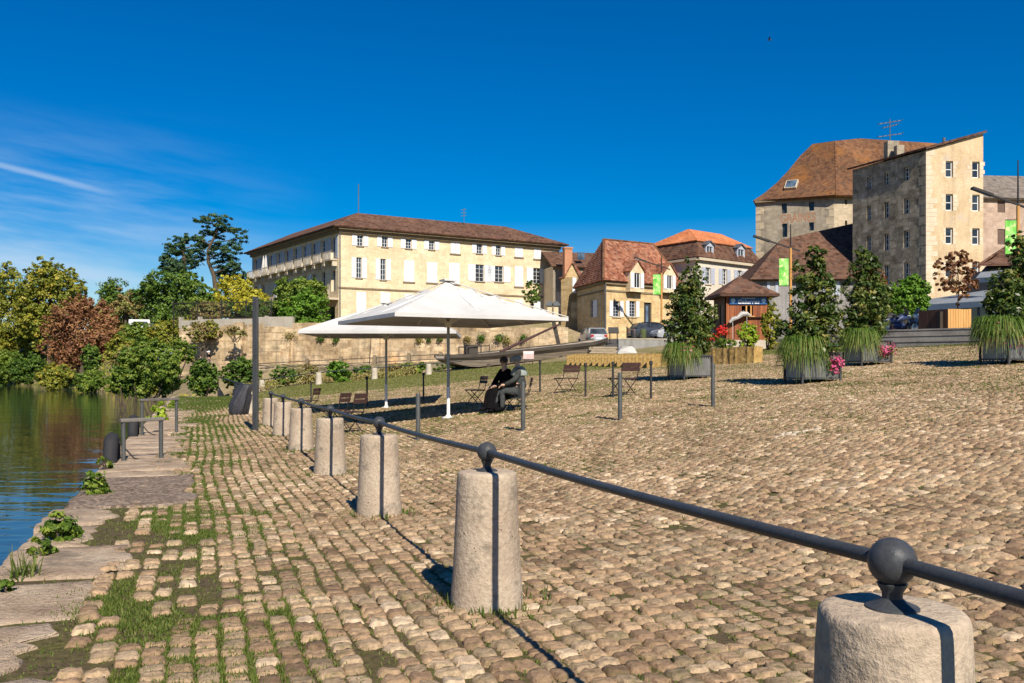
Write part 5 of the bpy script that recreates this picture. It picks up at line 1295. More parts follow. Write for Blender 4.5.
# ---------------------------------------------------------------- white house with the mansard
C2 = at(697.5, 0, 85); C2.z = 0; a2d = Vector((1.188, 1, 0)).normalized(); b2d = Vector((-.74, 1, 0)).normalized()
L2, W2, Z2 = 9.9, 8.0, 11.87
h2 = empty('mansard_house', (C2.x, C2.y, 5), 'cream house with a brown mansard and orange upper roof behind the kiosk', 'house')
FM = Facade(C2, a2d, L2); FMl = Facade(C2 + b2d * W2, -b2d, W2)
m_cream = M_stone('cream_render', [(0.58, 0.52, 0.42), (0.68, 0.62, 0.52)], .6, .9, .1, streak=.08)
wm = [FM.rect(705.5, 710.5, 267.5, 284), FM.rect(722.3, 726.8, 269, 284.5), FM.rect(737.5, 742, 270.4, 285), FM.rect(752, 756.3, 272, 286)]
m = MB(); wall(m, FM, 4, Z2, wm); m.build('wall', m_cream, h2)
m = MB(); wall(m, FMl, 4, Z2, []); m.build('wall', m_cream, h2)
m = MB(); body_box(m, [C2 + a2d * L2, C2 + a2d * L2 + b2d * W2, C2 + b2d * W2], 4, Z2); m.build('rear_wall', m_cream, h2)
for h in wm:
    window(FM, h, h2, m_shut, (1, 3), sill=m_trim); w_ = (h[1] - h[0]) * .75
    shutter(FM, h[0] - w_ - .03, h[0] - .03, h[2], h[3], h2, m_shutblue); shutter(FM, h[1] + .03, h[1] + w_ + .03, h[2], h[3], h2, m_shutblue)
    m = MB(); FM.box(m, h[0] - .15, h[1] + .15, h[3] + .55, h[3] + .72, .003, .05); m.build('brick_band', m_brick, h2)
m = MB()
for F, L in ((FM, L2), (FMl, W2)): F.box(m, -.1, L + .1, Z2 - .28, Z2 - .03, .003, .32)
m.build('cornice', m_trim, h2)
def q2(a, b, z): return Vector((C2.x, C2.y, 0)) + a2d * a + b2d * b + Vector((0, 0, z))
ZB, ZT, ins = 13.45, 15.3, .62
lo = [q2(-.3, -.3, Z2), q2(L2 + .3, -.3, Z2), q2(L2 + .3, W2 + .3, Z2), q2(-.3, W2 + .3, Z2)]; hi = [q2(ins, ins, ZB), q2(L2 - ins, ins, ZB), q2(L2 - ins, W2 - ins, ZB), q2(ins, W2 - ins, ZB)]
slab_roof('mansard_slope', [(lo[i], lo[(i + 1) % 4], hi[(i + 1) % 4], hi[i]) for i in range(4)], m_roofbrown, h2, .12)
e_ = .18; hi2 = [q2(ins - e_, ins - e_, ZB + .1), q2(L2 - ins + e_, ins - e_, ZB + .1), q2(L2 - ins + e_, W2 - ins + e_, ZB + .1), q2(ins - e_, W2 - ins + e_, ZB + .1)]
ra, rb = q2(W2 * .42, W2 * .5, ZT), q2(L2 - 1.2, W2 * .5, ZT)
slab_roof('roof', [(hi2[0], hi2[1], rb, ra), (hi2[1], hi2[2], rb), (hi2[2], hi2[3], ra, rb), (hi2[3], hi2[0], ra)], m_rooforange, h2, .12)
for r in ((706.5, 712.3, 246.5, 255), (737.8, 743.5, 249.5, 258)): dormer(FM, r, h2, m_zincdark, m_shutblue, .35, .05, 1.6, m_shut, None, .14)

# ---------------------------------------------------------------- old mill with the huge hipped roof
C3 = at(834, 0, 92); C3.z = 0; a3 = Vector((1, .12, 0)).normalized(); l3 = Vector((-1.89, 1, 0)).normalized(); ZE3 = 19.1
hm = empty('old_mill', (C3.x, C3.y, 4), 'tall old stone mill with faded red wall lettering and a huge hipped roof', 'building')
L3l = 7.9; F3l = Facade(C3 + l3 * L3l, -l3, L3l); F3 = Facade(C3, a3, 13)
m_rubble = M_stone('grey_rubble', [(0.22, 0.19, 0.145), (0.33, 0.285, 0.215), (0.42, 0.365, 0.28)], .9, .95, .5, block=(.5, .3, .14, .3), streak=.2)
m_palelit = M_stone('pale_and_lit_rubble', [(0.42, 0.34, 0.23), (0.54, 0.45, 0.32)], .8, .95, .4, block=(.5, .3, .15, .25))  # pale quoin stone; on the right wall the sunlit brightness is in the colour
w3 = [F3l.rect(781.6, 787, 203.5, 213.4), F3l.rect(809, 814.2, 202, 210.7), F3l.rect(782, 787.3, 223.5, 237), F3l.rect(809, 814, 222.3, 230.6)]
m = MB(); wall(m, F3l, 3, ZE3, w3, .35); m.build('wall', m_rubble, hm)
w3b = [F3.rect(845, 847.2, 199.5, 204.5), F3.rect(845, 847.2, 220.5, 225)]
m = MB(); wall(m, F3, 3, ZE3, w3b, .35); m.build('wall', m_palelit, hm)
m = MB(); body_box(m, [C3 + a3 * 13, C3 + a3 * 13 + Vector((3, 10, 0)), C3 + l3 * L3l + Vector((4, 9, 0)), C3 + l3 * L3l], 3, ZE3); m.build('rear_wall', m_rubble, hm)
for h in w3: window(F3l, h, hm, m_postdark, (1, 1), .3)
for h in w3b: window(F3, h, hm, m_postdark, (0, 0), .3)
m = MB()
for i in range(16):
    m = MB(); F3l.box(m, L3l - (.75 if i % 2 else .5), L3l + .012, 6 + i * .78, 6.68 + i * .78, .003, .014); m.build('quoin', m_palelit, hm)
    m = MB(); F3l.box(m, -.012, .85 if i % 2 else .5, 6 + i * .78, 6.68 + i * .78, .003, .014); m.build('quoin', m_palelit, hm)
E1 = at(753.5, 201.5, 95.6); E2 = at(835.5, 195.5, 91.2); E3 = C3 + a3 * 13.4 + Vector((0, -.6, E2.z)); Ra = at(834.5, 141.8, 96.5); R1 = at(813, 144.8, 99); R2 = at(860, 139.2, 97.5); R3 = at(941, 144.5, 99)
E0 = C3 + l3 * L3l + Vector((3.2, 9.5, E1.z)); E4 = C3 + a3 * 13.4 + Vector((3, 10.5, E2.z))
def curved(e0, e1, r1, r0, n=5, sag=.5):
    """roof plane with the flared foot of an old hipped roof"""
    rows = []
    for i in range(n + 1):
        f = i / n; z = -sag * math.sin(math.pi * min(1, f * 1.25)) ; rows.append((e0.lerp(r0, f) + Vector((0, 0, z)), e1.lerp(r1, f) + Vector((0, 0, z))))
    return [(rows[i][0], rows[i][1], rows[i + 1][1], rows[i + 1][0]) for i in range(n)]
fc = curved(E1, E2, Ra, R1) + curved(E2, E3, R3, Ra) + curved(E0, E1, R1, R1 + Vector((.05, .3, 0))) + [(E3, E4, R3), (E4, E0, R1, R3), (Ra, R2, R1), (Ra, R3, R2), (R1, R2, R3)]
slab_roof('roof', fc, m_roofold, hm, .2)
m = MB(); 
for F, L in ((F3l, L3l), (F3, 13)): F.box(m, -.05, L, ZE3 - .2, ZE3 + .05, .003, .3)
m.build('cornice', m_cornice, hm)
nrm = (E2 - E1).cross(R1 - E1).normalized(); c = at(791.5, 185.2, 0.1 + (E1.y + R1.y) / 2 - 1.2)
k_ = ((E1 - Vector((0, 0, CAMZ))).dot(nrm)) / ((c - Vector((0, 0, CAMZ))).dot(nrm)); c = Vector((0, 0, CAMZ)) + (c - Vector((0, 0, CAMZ))) * k_
if nrm.z < 0: nrm = -nrm
axx = (E2 - E1).normalized(); ayy = nrm.cross(axx)
m = MB(); m.box(c + nrm * -.05, (1.25, 1.35, .5), ax=(axx, ayy, nrm)); sk = m.build('skylight', m_trim, hm)
m = MB(); m.box(c + nrm * .21, (1.05, 1.15, .04), ax=(axx, ayy, nrm)); m.build('pane', m_glassblue, sk)
def lettering(text, F, u0, u1, z0, z1, mat, parent, o=.012, shear=0.0, name='lettering', space=1.0, bold=0.0):
    cu = bpy.data.curves.new(name, 'FONT'); cu.body = text; cu.shear = shear; cu.extrude = .004; cu.space_character = space; cu.offset = bold
    ob = bpy.data.objects.new(name, cu); COL.objects.link(ob); dg = bpy.context.evaluated_depsgraph_get(); dg.update()
    me = bpy.data.meshes.new_from_object(ob.evaluated_get(dg)); bpy.data.objects.remove(ob)
    co = np.zeros(len(me.vertices) * 3); me.vertices.foreach_get('co', co); co = co.reshape(-1, 3); mn, mx_ = co.min(0), co.max(0)
    off = wloc(parent)
    for v in me.vertices:
        p = F.P(u0 + (v.co.x - mn[0]) / (mx_[0] - mn[0]) * (u1 - u0), z0 + (v.co.y - mn[1]) / (mx_[1] - mn[1]) * (z1 - z0), o + v.co.z); v.co = p - off
    me.materials.clear(); me.materials.append(mat); o_b = bpy.data.objects.new(name, me); return link_obj(o_b, parent)
m_fadedred = M_stone('faded_red_paint', [(0.36, 0.22, 0.14), (0.40, 0.17, 0.09)], 4.0, .95, .2, stain=((0.33, .285, .215), 2.5, .60))
r = F3l.rect(780.5, 815.5, 213.2, 222); lettering('GRAINES', F3l, r[0], r[1], r[2], r[3], m_fadedred, hm, .006, bold=.012)

# low-roofed house in front of the mill
hf = empty('low_house', at(800, 300, 76), 'low grey-walled house with a broad brown roof in front of the mill', 'house')
F4 = Facade(at(752.5, 0, 76), (1, -.04), 9); F4.L = F4.u(866)
Z4 = F4.uz(800, 279.5)[1]; w4 = [F4.rect(827.5, 835, 274, 296), F4.rect(770, 775, 281.5, 293)]
w4[0][3] = min(w4[0][3], Z4 - .1)
m_greywall = M_stone('pale_grey_render', [(0.30, 0.285, 0.27), (0.42, 0.40, 0.38)], .7, .9, .15, streak=.25)
m = MB(); wall(m, F4, 3, Z4, w4); m.build('wall', m_greywall, hf)
m = MB(); body_box(m, [F4.P(F4.L, 0), F4.P(F4.L, 0, -9), F4.P(0, 0, -9), F4.P(0, 0)], 3, Z4); m.build('rear_wall', m_greywall, hf)
for h in w4:
    window(F4, h, hf, m_shut, (1, 3)); w_ = (h[1] - h[0]) * .55
    shutter(F4, h[0] - w_ - .02, h[0] - .02, h[2], h[3], hf, m_shutblue); shutter(F4, h[1] + .02, h[1] + w_ + .02, h[2], h[3], hf, m_shutblue)
A0, A1 = F4.P(-.25, Z4 - .05, .5), F4.P(F4.L + .2, Z4 - .05, .5); B0, B1 = at(782, 240, 79.5), at(862, 222, 82.5); B0b = at(833, 227.5, 84)
D0, D1 = F4.P(-.25, Z4, -9.5), F4.P(F4.L + .2, Z4, -9.5)
slab_roof('roof', curved(A0, A1, B1, B0, 1, 0) + [(B0, B1, D1, D0), (D0, A0, B0)], m_roofbrown, hf, .15)

# ---------------------------------------------------------------- tall grain store, one face in sun and one in shade
C4 = at(926, 0, 70); C4.z = 0; a4 = Vector((1, .1, 0)).normalized(); l4 = Vector((-.45, 1, 0)).normalized(); W4, LG = 4.72, 7.55
hg_ = empty('grain_store', (C4.x, C4.y, 3.5), 'tallest building, with a narrow sunlit ochre end and a long shaded grey side', 'building')
F5 = Facade(C4, a4, W4); F5l = Facade(C4 + l4 * LG, -l4, LG); Z5 = F5.uz(926, 150.5)[1]; Z5r = F5.uz(983, 133.5)[1]
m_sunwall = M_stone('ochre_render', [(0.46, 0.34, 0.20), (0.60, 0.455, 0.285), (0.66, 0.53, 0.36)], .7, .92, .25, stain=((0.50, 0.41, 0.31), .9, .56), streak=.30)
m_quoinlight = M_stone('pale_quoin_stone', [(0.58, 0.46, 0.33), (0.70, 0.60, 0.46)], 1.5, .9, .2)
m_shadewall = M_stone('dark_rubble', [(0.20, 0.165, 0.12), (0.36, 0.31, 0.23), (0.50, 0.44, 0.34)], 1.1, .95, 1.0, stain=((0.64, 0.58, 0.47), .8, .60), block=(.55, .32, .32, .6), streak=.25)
w5 = [F5.rect(x0, x1, y0 + dy, y1 + dy) for x0, x1, dy in ((945.7, 953, 0), (972.2, 979.6, .6)) for y0, y1 in ((161, 177.4), (194, 210.7), (227.6, 244.2), (260.9, 277.5))]
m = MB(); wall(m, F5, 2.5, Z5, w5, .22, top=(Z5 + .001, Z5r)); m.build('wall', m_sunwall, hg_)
zo = lambda y: 120 + y / 3.606
xo = lambda x: 740 + x / 3.606
w6 = []
for (x0, x1), rows in (((457, 473), ((205, 250), (308, 362), (420, 472))), ((520, 538), ((190, 232), (295, 352), (410, 470), (522, 592))), ((590, 611), ((170, 218), (282, 338), (398, 460), (513, 572)))):
    for y0, y1 in rows: w6.append(F5l.rect(xo(x0), xo(x1), zo(y0), zo(y1)))
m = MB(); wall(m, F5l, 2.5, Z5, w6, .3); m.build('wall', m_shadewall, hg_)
m = MB(); k5 = C4 + a4 * W4; far5 = l4 * LG
m.poly((k5.x, k5.y, 2.5), (k5.x + far5.x, k5.y + far5.y, 2.5), (k5.x + far5.x, k5.y + far5.y, Z5r), (k5.x, k5.y, Z5r)); p5 = C4 + far5; p6 = k5 + far5
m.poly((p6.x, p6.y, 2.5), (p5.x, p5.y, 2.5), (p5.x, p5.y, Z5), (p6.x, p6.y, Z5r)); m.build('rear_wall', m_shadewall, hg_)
for h in w5: window(F5, h, hg_, m_whitepaint, (0, 1), .18, .09)
for h in w6: window(F5l, h, hg_, m_whitepaint, (1, 2), .25, .06)
m = MB()
for i in range(18):
    m = MB(); F5l.box(m, LG - (.7 if i % 2 else .45), LG + .006, 4 + i * .78, 4.66 + i * .78, .003, .014); m.build('quoin', m_rubble, hg_)
zq = 4.0
while zq < Z5:
    hq = rnd.uniform(.3, .5); m = MB(); F5.box(m, -.004, rnd.uniform(.35, 1.0), zq, zq + hq - .02, .003, .012); m.build('quoin', m_quoinlight, hg_); zq += hq
for h in w5:
    for i in range(4):
        z = h[2] + (h[3] - h[2]) * (i + .5) / 4
        for sgn in (0, 1): w_ = rnd.uniform(.15, .42); u = h[1] + .01 if sgn else h[0] - w_ - .01; m = MB(); F5.box(m, u, u + w_, z - .15, z + .15, .003, .010); m.build('quoin', m_quoinlight, hg_)
off = Vector((0, 0, .12)); o1, o2 = F5.P(-.15, Z5, .25) + off, F5.P(W4 + .15, Z5r, .25) + off
slab_roof('roof', [(o1, o2, o2 + l4 * (LG + .6), o1 + l4 * (LG + .6))], m_roofbrown, hg_, .16)
m = MB(); m.box(at(891.5, 151, 74), (.95, .8, 1.5)); m.box(at(899, 152, 73), (.6, .6, 1.0)); m.build('chimney', m_rubble, hg_)
m = MB(); A = at(890, 152, 74); m.tube([A, at(890, 119, 74)], .04, 6)
for y, w_ in ((122, 11), (126, 7), (135, 12)):
    m.bar(at(890 - w_, y + 2, 74), at(890 + w_, y - 1.5, 74), .05)
    for i in range(6): q = -1 + 2 * i / 5; c = at(890 + w_ * q, y + .2 - 1.7 * q, 74); m.bar(c + Vector((0, -.3, 0)), c + Vector((0, .3, 0)), .035)
m.build('roof_aerial', m_zincdark, hg_)
m = MB(); q = at(944, 143.5, 71.5); m.tube([q + Vector((0, 0, -.5)), q + Vector((0, 0, .45))], .12, 8); m.build('vent_pipe', m_zincdark, hg_)
# lower rubble building on the right
hr = empty('rubble_house', at(1004, 300, 72), 'pinkish rubble house with brown shutters and a grey roof right of the grain store', 'house')
F6 = Facade(k5 + a4 * .05 + l4 * .6, a4, 9); Z6 = F6.uz(995, 198.5)[1]; w7 = [F6.rect(997.5, 1005, 200.5, 212.5), F6.rect(997.5, 1005, 229, 244.5)]
m_pinkrubble = M_stone('pink_rubble', [(0.36, 0.26, 0.20), (0.48, 0.36, 0.28), (0.55, 0.45, 0.36)], 1.2, .95, .5, block=(.6, .35, .14, .2), stain=((0.32, 0.25, 0.20), 1.4, .60))
m = MB(); wall(m, F6, 2.5, Z6, w7); m.build('wall', m_pinkrubble, hr)
m = MB(); body_box(m, [F6.P(9, 0), F6.P(9, 0, -9), F6.P(0.1, 0, -9)], 2.5, Z6); m.build('rear_wall', m_pinkrubble, hr)
m_shutbrown = M_plain('brown_shutters', (0.12, 0.075, 0.055), .7, 0, .15, 5)
for h in w7: m = MB(); F6.box(m, h[0], h[1], h[2], h[3], -.12, -.06); m.build('shutter', m_shutbrown, hr)
zk = F6.uz(995, 175)[1] + .9
slab_roof('roof', [(F6.P(.02, Z6 - .05, .3), F6.P(9.3, Z6 - .05, .3), F6.P(9.3, zk, -4.5), F6.P(.02, zk, -4.5)), (F6.P(.02, zk, -4.5), F6.P(9.3, zk, -4.5), F6.P(9.3, Z6, -9.3), F6.P(.02, Z6, -9.3))], m_roofgrey, hr, .15)

# ================================================================== terrace with its steps
m_step = M_stone('granite_steps', [(0.17, 0.155, 0.14), (0.27, 0.25, 0.225)], 1.5, .85, .2, stain=((0.10, .09, .08), .8, .52))
m = MB(); zb = 2.27; te, tf = Vector((.74, -.67, 0)).normalized(), Vector((.67, .74, 0)).normalized(); T0 = Vector((15.7, 37.8, 0))
for i in range(3):
    z1 = zb + .255 * (i + 1); ta = .42 * i; zlo = zb - .6; a0_, a1_ = -3.0 + .003 * i, 9.0 - .003 * i
    c = T0 + te * ((a0_ + a1_) / 2) + tf * ((ta + 20) / 2); m.box((c.x, c.y, (zlo + z1) / 2 - .03), (a1_ - a0_, 20 - ta, z1 - zlo - .06), ax=(te, tf, Vector((0, 0, 1))))
    c = T0 + te * ((a0_ + a1_) / 2) + tf * (ta + .22); m.box((c.x, c.y, z1 - .03), (a1_ - a0_ + .04, .5, .058), ax=(te, tf, Vector((0, 0, 1))))
tag(m.build('terrace', m_step), 'grey terrace with three long steps on the upper side of the square', 'terrace', kind='structure')
ZT_ = zb + .765
# upper street
m = MB(); street = M_plain('asphalt', (0.075, 0.07, 0.066), .9, 0, .2, 2, .2)
a = [(-4, 66), (30, 60), (60, 60), (60, 84), (30, 84)]
N = 30
g = []
for i in range(N + 1):
    for j in range(5):
        x = 3 + 45 * i / N; y = 70.5 + 9 * j / 4 - x * .05; g.append((x, y, G(x, y) + .03))
m.add(g, [(i * 5 + j, (i + 1) * 5 + j, (i + 1) * 5 + j + 1, i * 5 + j + 1) for i in range(N) for j in range(4)])
tag(m.build('road', street), 'grey road in front of the houses above the square', 'road', kind='structure')

# ================================================================== high river wall under the yellow building
def yw_(x): return 80 + (5.2 - x) * .216
m_rivwall = M_stone('river_wall_stone', [(0.19, 0.14, 0.085), (0.42, 0.31, 0.185), (0.62, 0.48, 0.31), (0.58, 0.31, 0.12)], .34, .95, 1.0, block=(1.3, .36, .17, .7), stain=((0.22, 0.18, 0.13), .5, .53), streak=.6)
m_render = M_stone('grey_parapet', [(0.32, 0.29, 0.24), (0.44, 0.40, 0.33)], .8, .9, .2, streak=.35)
X0, X1 = -32.6, 5.0
FWl = Facade((X0, yw_(X0), 0), Vector((X1 - X0, yw_(X1) - yw_(X0), 0)), math.hypot(X1 - X0, yw_(X1) - yw_(X0)))
rw = empty('river_wall', FWl.P(18, 1.6), 'long weathered golden stone retaining wall below the yellow building', 'wall')
m = MB(); nU, nZ = 110, 12; vs = []
for j in range(nZ + 1):
    for i in range(nU + 1):
        u = FWl.L * i / nU; zt = 5.72 - .65 * float(ss(18, 36, u)) - .1 * float(vnoise(u * .9, 0, 3)); z = .6 + (zt - .6) * j / nZ
        o = .22 * (1 - j / nZ) + .10 * (float(fnoise(u * .7, z * .9, 17)) - .5); vs.append(FWl.P(u, z, o))
m.add(vs, [(j * (nU + 1) + i, j * (nU + 1) + i + 1, (j + 1) * (nU + 1) + i + 1, (j + 1) * (nU + 1) + i) for j in range(nZ) for i in range(nU)])
tops = [FWl.P(FWl.L * i / nU, 0, -.9) for i in range(nU + 1)]; nb_ = len(vs)
m.add([vs[nZ * (nU + 1) + i] for i in range(nU + 1)] + [Vector((tops[i].x, tops[i].y, vs[nZ * (nU + 1) + i].z)) for i in range(nU + 1)], [(i, i + 1, nU + 2 + i, nU + 1 + i) for i in range(nU)])
m.build('wall_face', m_rivwall, rw)
m = MB()
for u0, u1, zt in ((.2, 2.1, 6.05), (2.25, 7.9, 6.15), (8.05, 9.2, 6.3), (9.3, 12.0, 6.3)): FWl.box(m, u0, u1, 5.3, zt, -.42, .02)
for u in (.1, 2.17, 7.97, 9.25): FWl.box(m, u - .12, u + .12, 5.3, 6.4, -.45, .06)
m.build('parapet', m_render, rw)
for u, h_ in ((6.6, 4.6), (11.5, 3.2), (20.5, 3.8)):    # buttresses
    m = MB(); z1 = 1.2 + h_; b0, b1 = FWl.P(u - .35, 1, .25), FWl.P(u + .35, 1, .25)
    m.add([FWl.P(u - .4, 1, .95), FWl.P(u + .4, 1, .95), FWl.P(u + .4, 1, .1), FWl.P(u - .4, 1, .1), FWl.P(u - .4, z1, .30), FWl.P(u + .4, z1, .30), FWl.P(u + .4, z1, 0), FWl.P(u - .4, z1, 0)], [(0, 1, 5, 4), (1, 2, 6, 5), (3, 0, 4, 7), (4, 5, 6, 7)]); m.build('buttress', m_rivwall, rw)
# the raised ramp before it: low wall, stone posts and rails
lwA, lwB = at(248, 371, 68), at(446, 361, 66)
FLw = Facade((lwA.x, lwA.y, 0), lwB - lwA, math.hypot(lwB.x - lwA.x, lwB.y - lwA.y)); FLw.d.z = 0; FLw.d.normalize()
m_mossy = M_stone('mossy_wall', [(0.12, 0.105, 0.06), (0.24, 0.20, 0.13), (0.36, 0.30, 0.20)], .9, .95, .6, block=(.7, .3, .2, .4), stain=((0.08, .085, .03), .7, .52), streak=.3)
lw = empty('ramp_wall', FLw.P(7, .8), 'low mossy stone wall holding up the ramp, with stone posts and rails', 'wall')
zA, zB = lwA.z, lwB.z
m = MB(); n = 24
for i in range(n):
    u0, u1 = FLw.L * i / n, FLw.L * (i + 1) / n; z = zA + (zB - zA) * (i + .5) / n; FLw.box(m, u0, u1 - .01, -.5, z + rnd.uniform(-.03, .03), -.5, rnd.uniform(0, .05))
m.build('wall', m_mossy, lw)
pu = [FLw.u(x) for x in (306, 340, 373.6, 408, 440)]
for u in pu:
    z = zA + (zB - zA) * u / FLw.L; m = MB(); FLw.box(m, u - .14, u + .14, z - .3, z + .62, -.36, -.1); FLw.box(m, u - .1, u + .1, z + .62, z + .72, -.33, -.13); m.build('post', m_cornice, lw)
m = MB()
for hh in (.18, .52):
    m.bar(FLw.P(0, zA + hh, -.23), FLw.P(FLw.L, zB + hh, -.23), .05)
m.build('rail', m_postdark, lw)
# iron fence on the parapet, and on the bank to its left
t = empty('iron_fence', FWl.P(4, 6.1), 'black iron railings along the top of the river wall, left of the yellow building', 'fence')
m = MB(); u0, u1 = -1.0, 9.5
for z in (6.3, 7.75): m.bar(FWl.P(u0, z, -.55), FWl.P(u1, z, -.55), .05)
for i in range(66):
    u = u0 + (u1 - u0) * i / 65; m.bar(FWl.P(u, 5.6, -.55), FWl.P(u, 7.95, -.55), .028)
m.build('bars', m_darkiron, t)
m = MB()
for i in range(5): u = u0 + (u1 - u0) * i / 4; m.bar(FWl.P(u, 5.4, -.55), FWl.P(u, 8.1, -.55), .08)
m.build('post', m_darkiron, t)
# stone steps and a walkway wall at the foot of the wall
t = empty('retaining_steps', at(228, 372, 72), 'short flight of pale stone steps at the foot of the river wall', 'steps')
m = MB()
for i in range(6): c = at(230 - i * .6, 376 - i * 3.0, 71 + i * .5); m.box((c.x, c.y, c.z - .35), (1.7, .55, .7), R(-12))
m.build('steps', m_rivwall, t)

# ================================================================== wooden ticket kiosk
m_kwood = M_wood('red_brown_boards', [(0.07, 0.022, 0.012), (0.24, 0.075, 0.028), (0.40, 0.15, 0.05)], (11, 11, .35), .6, .2)
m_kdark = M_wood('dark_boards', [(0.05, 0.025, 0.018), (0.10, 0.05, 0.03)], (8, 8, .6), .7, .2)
m_signblue = M_plain('blue_enamel', (0.018, 0.09, 0.26), .4, 0, .05, 2); m_signpale = M_plain('pale_blue_enamel', (0.45, 0.62, 0.75), .4, 0, .05, 2)
m_signwhite = M_plain('white_sign_lettering', (0.86, 0.87, 0.88), .5, 0, .02, 2)
m_honey = M_wood('honey_wood', [(0.48, 0.24, 0.07), (0.62, 0.36, 0.13)], (6, 6, 1), .5, .1)
Kc = at(726, 0, 50); FK = Facade((Kc.x, 50, 0), (1, .03), 2.36); KZ0 = CAMZ - (340 - HY) * 50 / F_PX; KZ1 = CAMZ - (295.5 - HY) * 50 / F_PX
kd = empty('ticket_kiosk', FK.P(1.2, KZ0), 'small red-brown wooden kiosk with a pyramid roof and a blue boat-trip sign', 'kiosk')
op = FK.rect(741.5, 753, 305.8, 316)
m = MB(); wall(m, FK, KZ0, KZ1, [op], .12); m.build('wall', m_kwood, kd)
FKl = Facade(FK.P(0, 0, -2.2) + Vector((-.12, 0, 0)), Vector((.12, -2.2, 0)), 2.2)
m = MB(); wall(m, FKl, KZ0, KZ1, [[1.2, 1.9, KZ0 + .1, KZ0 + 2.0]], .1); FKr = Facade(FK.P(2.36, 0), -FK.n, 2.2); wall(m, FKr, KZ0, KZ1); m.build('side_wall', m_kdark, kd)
m = MB(); FKl.box(m, 1.2, 1.9, KZ0 + .1, KZ0 + 2.0, -.09, -.05); m.build('door', m_postdark, kd)
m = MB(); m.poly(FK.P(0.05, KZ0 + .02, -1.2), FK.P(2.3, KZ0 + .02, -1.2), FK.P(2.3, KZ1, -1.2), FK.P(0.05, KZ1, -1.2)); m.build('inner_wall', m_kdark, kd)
m = MB()
for f in (.42, .82): u = op[0] + (op[1] - op[0]) * f; FK.box(m, u - .035, u + .035, op[2], op[3], -.08, .02)
FK.box(m, op[0] - .05, op[1] + .05, op[2] - .06, op[2] - .004, -.1, .2); m.build('hatch_frame', m_honey, kd)
m = MB(); zc = FK.uz(745, 316.8)[1]; FK.box(m, FK.u(748), 2.36, zc - .04, zc, .002, .16); m.build('counter', m_kdark, kd)
m = MB()
for u in (.0, 2.32): FK.box(m, u, u + .07, KZ0, KZ1, .003, .05)
for i in range(13): u = .12 + i * .172; FK.box(m, u, u + .012, KZ0, op[2] - .1, .001, .01)
m.build('corner_board', m_kwood, kd)
sg = FK.rect(729.3, 766.6, 297.3, 304.4); m = MB(); FK.box(m, *sg, .02, .07); sb = m.build('sign_board', m_signblue, kd)
hz = sg[3] - sg[2]; lettering('Gabarres', FK, sg[0] + .46, sg[1] - .42, sg[2] + .03, sg[2] + hz * .66, m_signwhite, sb, .078, .25, bold=.014)
lettering('PROMENADES', FK, sg[0] + .68, sg[1] - .68, sg[2] + hz * .76, sg[2] + hz * .92, m_signwhite, sb, .078)
for u in (sg[0] + .19, sg[1] - .19):
    m = MB(); m.tube([FK.P(u, (sg[2] + sg[3]) / 2, .07), FK.P(u, (sg[2] + sg[3]) / 2, .085)], .125, 18); m.build('sign_roundel', m_signpale, sb)
ap = at(736, 276.8, 51.2); ez_ = CAMZ - (294.8 - HY) * 50 / F_PX; cn = [FK.P(-.42, ez_, .42), FK.P(2.85, ez_, .42), FK.P(2.85, ez_, -2.6), FK.P(-.55, ez_, -2.6)]
ap = FK.P(1.05, CAMZ - (277 - HY) * 51.1 / F_PX, -1.1)
slab_roof('roof', [(cn[i], cn[(i + 1) % 4], ap) for i in range(4)], m_roofbrown, kd, .10)
m = MB()
for i in range(4): m.bar(cn[i] - Vector((0, 0, .05)), cn[(i + 1) % 4] - Vector((0, 0, .05)), .06, .12)
m.build('eaves_board', m_kdark, kd)
gk = G(FK.P(1.2, 0).x, 49.5)
m = MB(); FK.box(m, -.05, 2.42, gk - .3, KZ0 + .003, -2.2, .04); m.build('plinth', m_bolwhite, kd)
# driftwood-grey fish on the kiosk front
p = FK.P(0, 0, .35); m = MB(); pts = [FK.P(FK.u(x), CAMZ - (y - HY) * 49.6 / F_PX, .35) for x, y in ((727.5, 322.5), (731, 319), (736, 317.5), (740, 314), (745, 313.6), (750, 316))]
m.tube(pts, [.04, .13, .10, .16, .12, .02], 8); m.tube([pts[1], pts[1] + Vector((-.15, -.1, -.22))], [.06, .01], 6); m.tube([pts[3], pts[3] + Vector((.1, -.1, .2))], [.05, .01], 6)
for u in (1, 4): m.tube([pts[u], Vector((pts[u].x, pts[u].y, gk))], .018, 6)
m_silver = M_plain('silvered_driftwood', (0.40, 0.38, 0.36), .6, 0, .3, 9, .3)
tag(m.build('fish_sculpture', m_silver, smooth=True, origin=(pts[2].x, pts[2].y, gk)), 'silver-grey fish sculpture on thin stakes before the kiosk', 'sculpture')

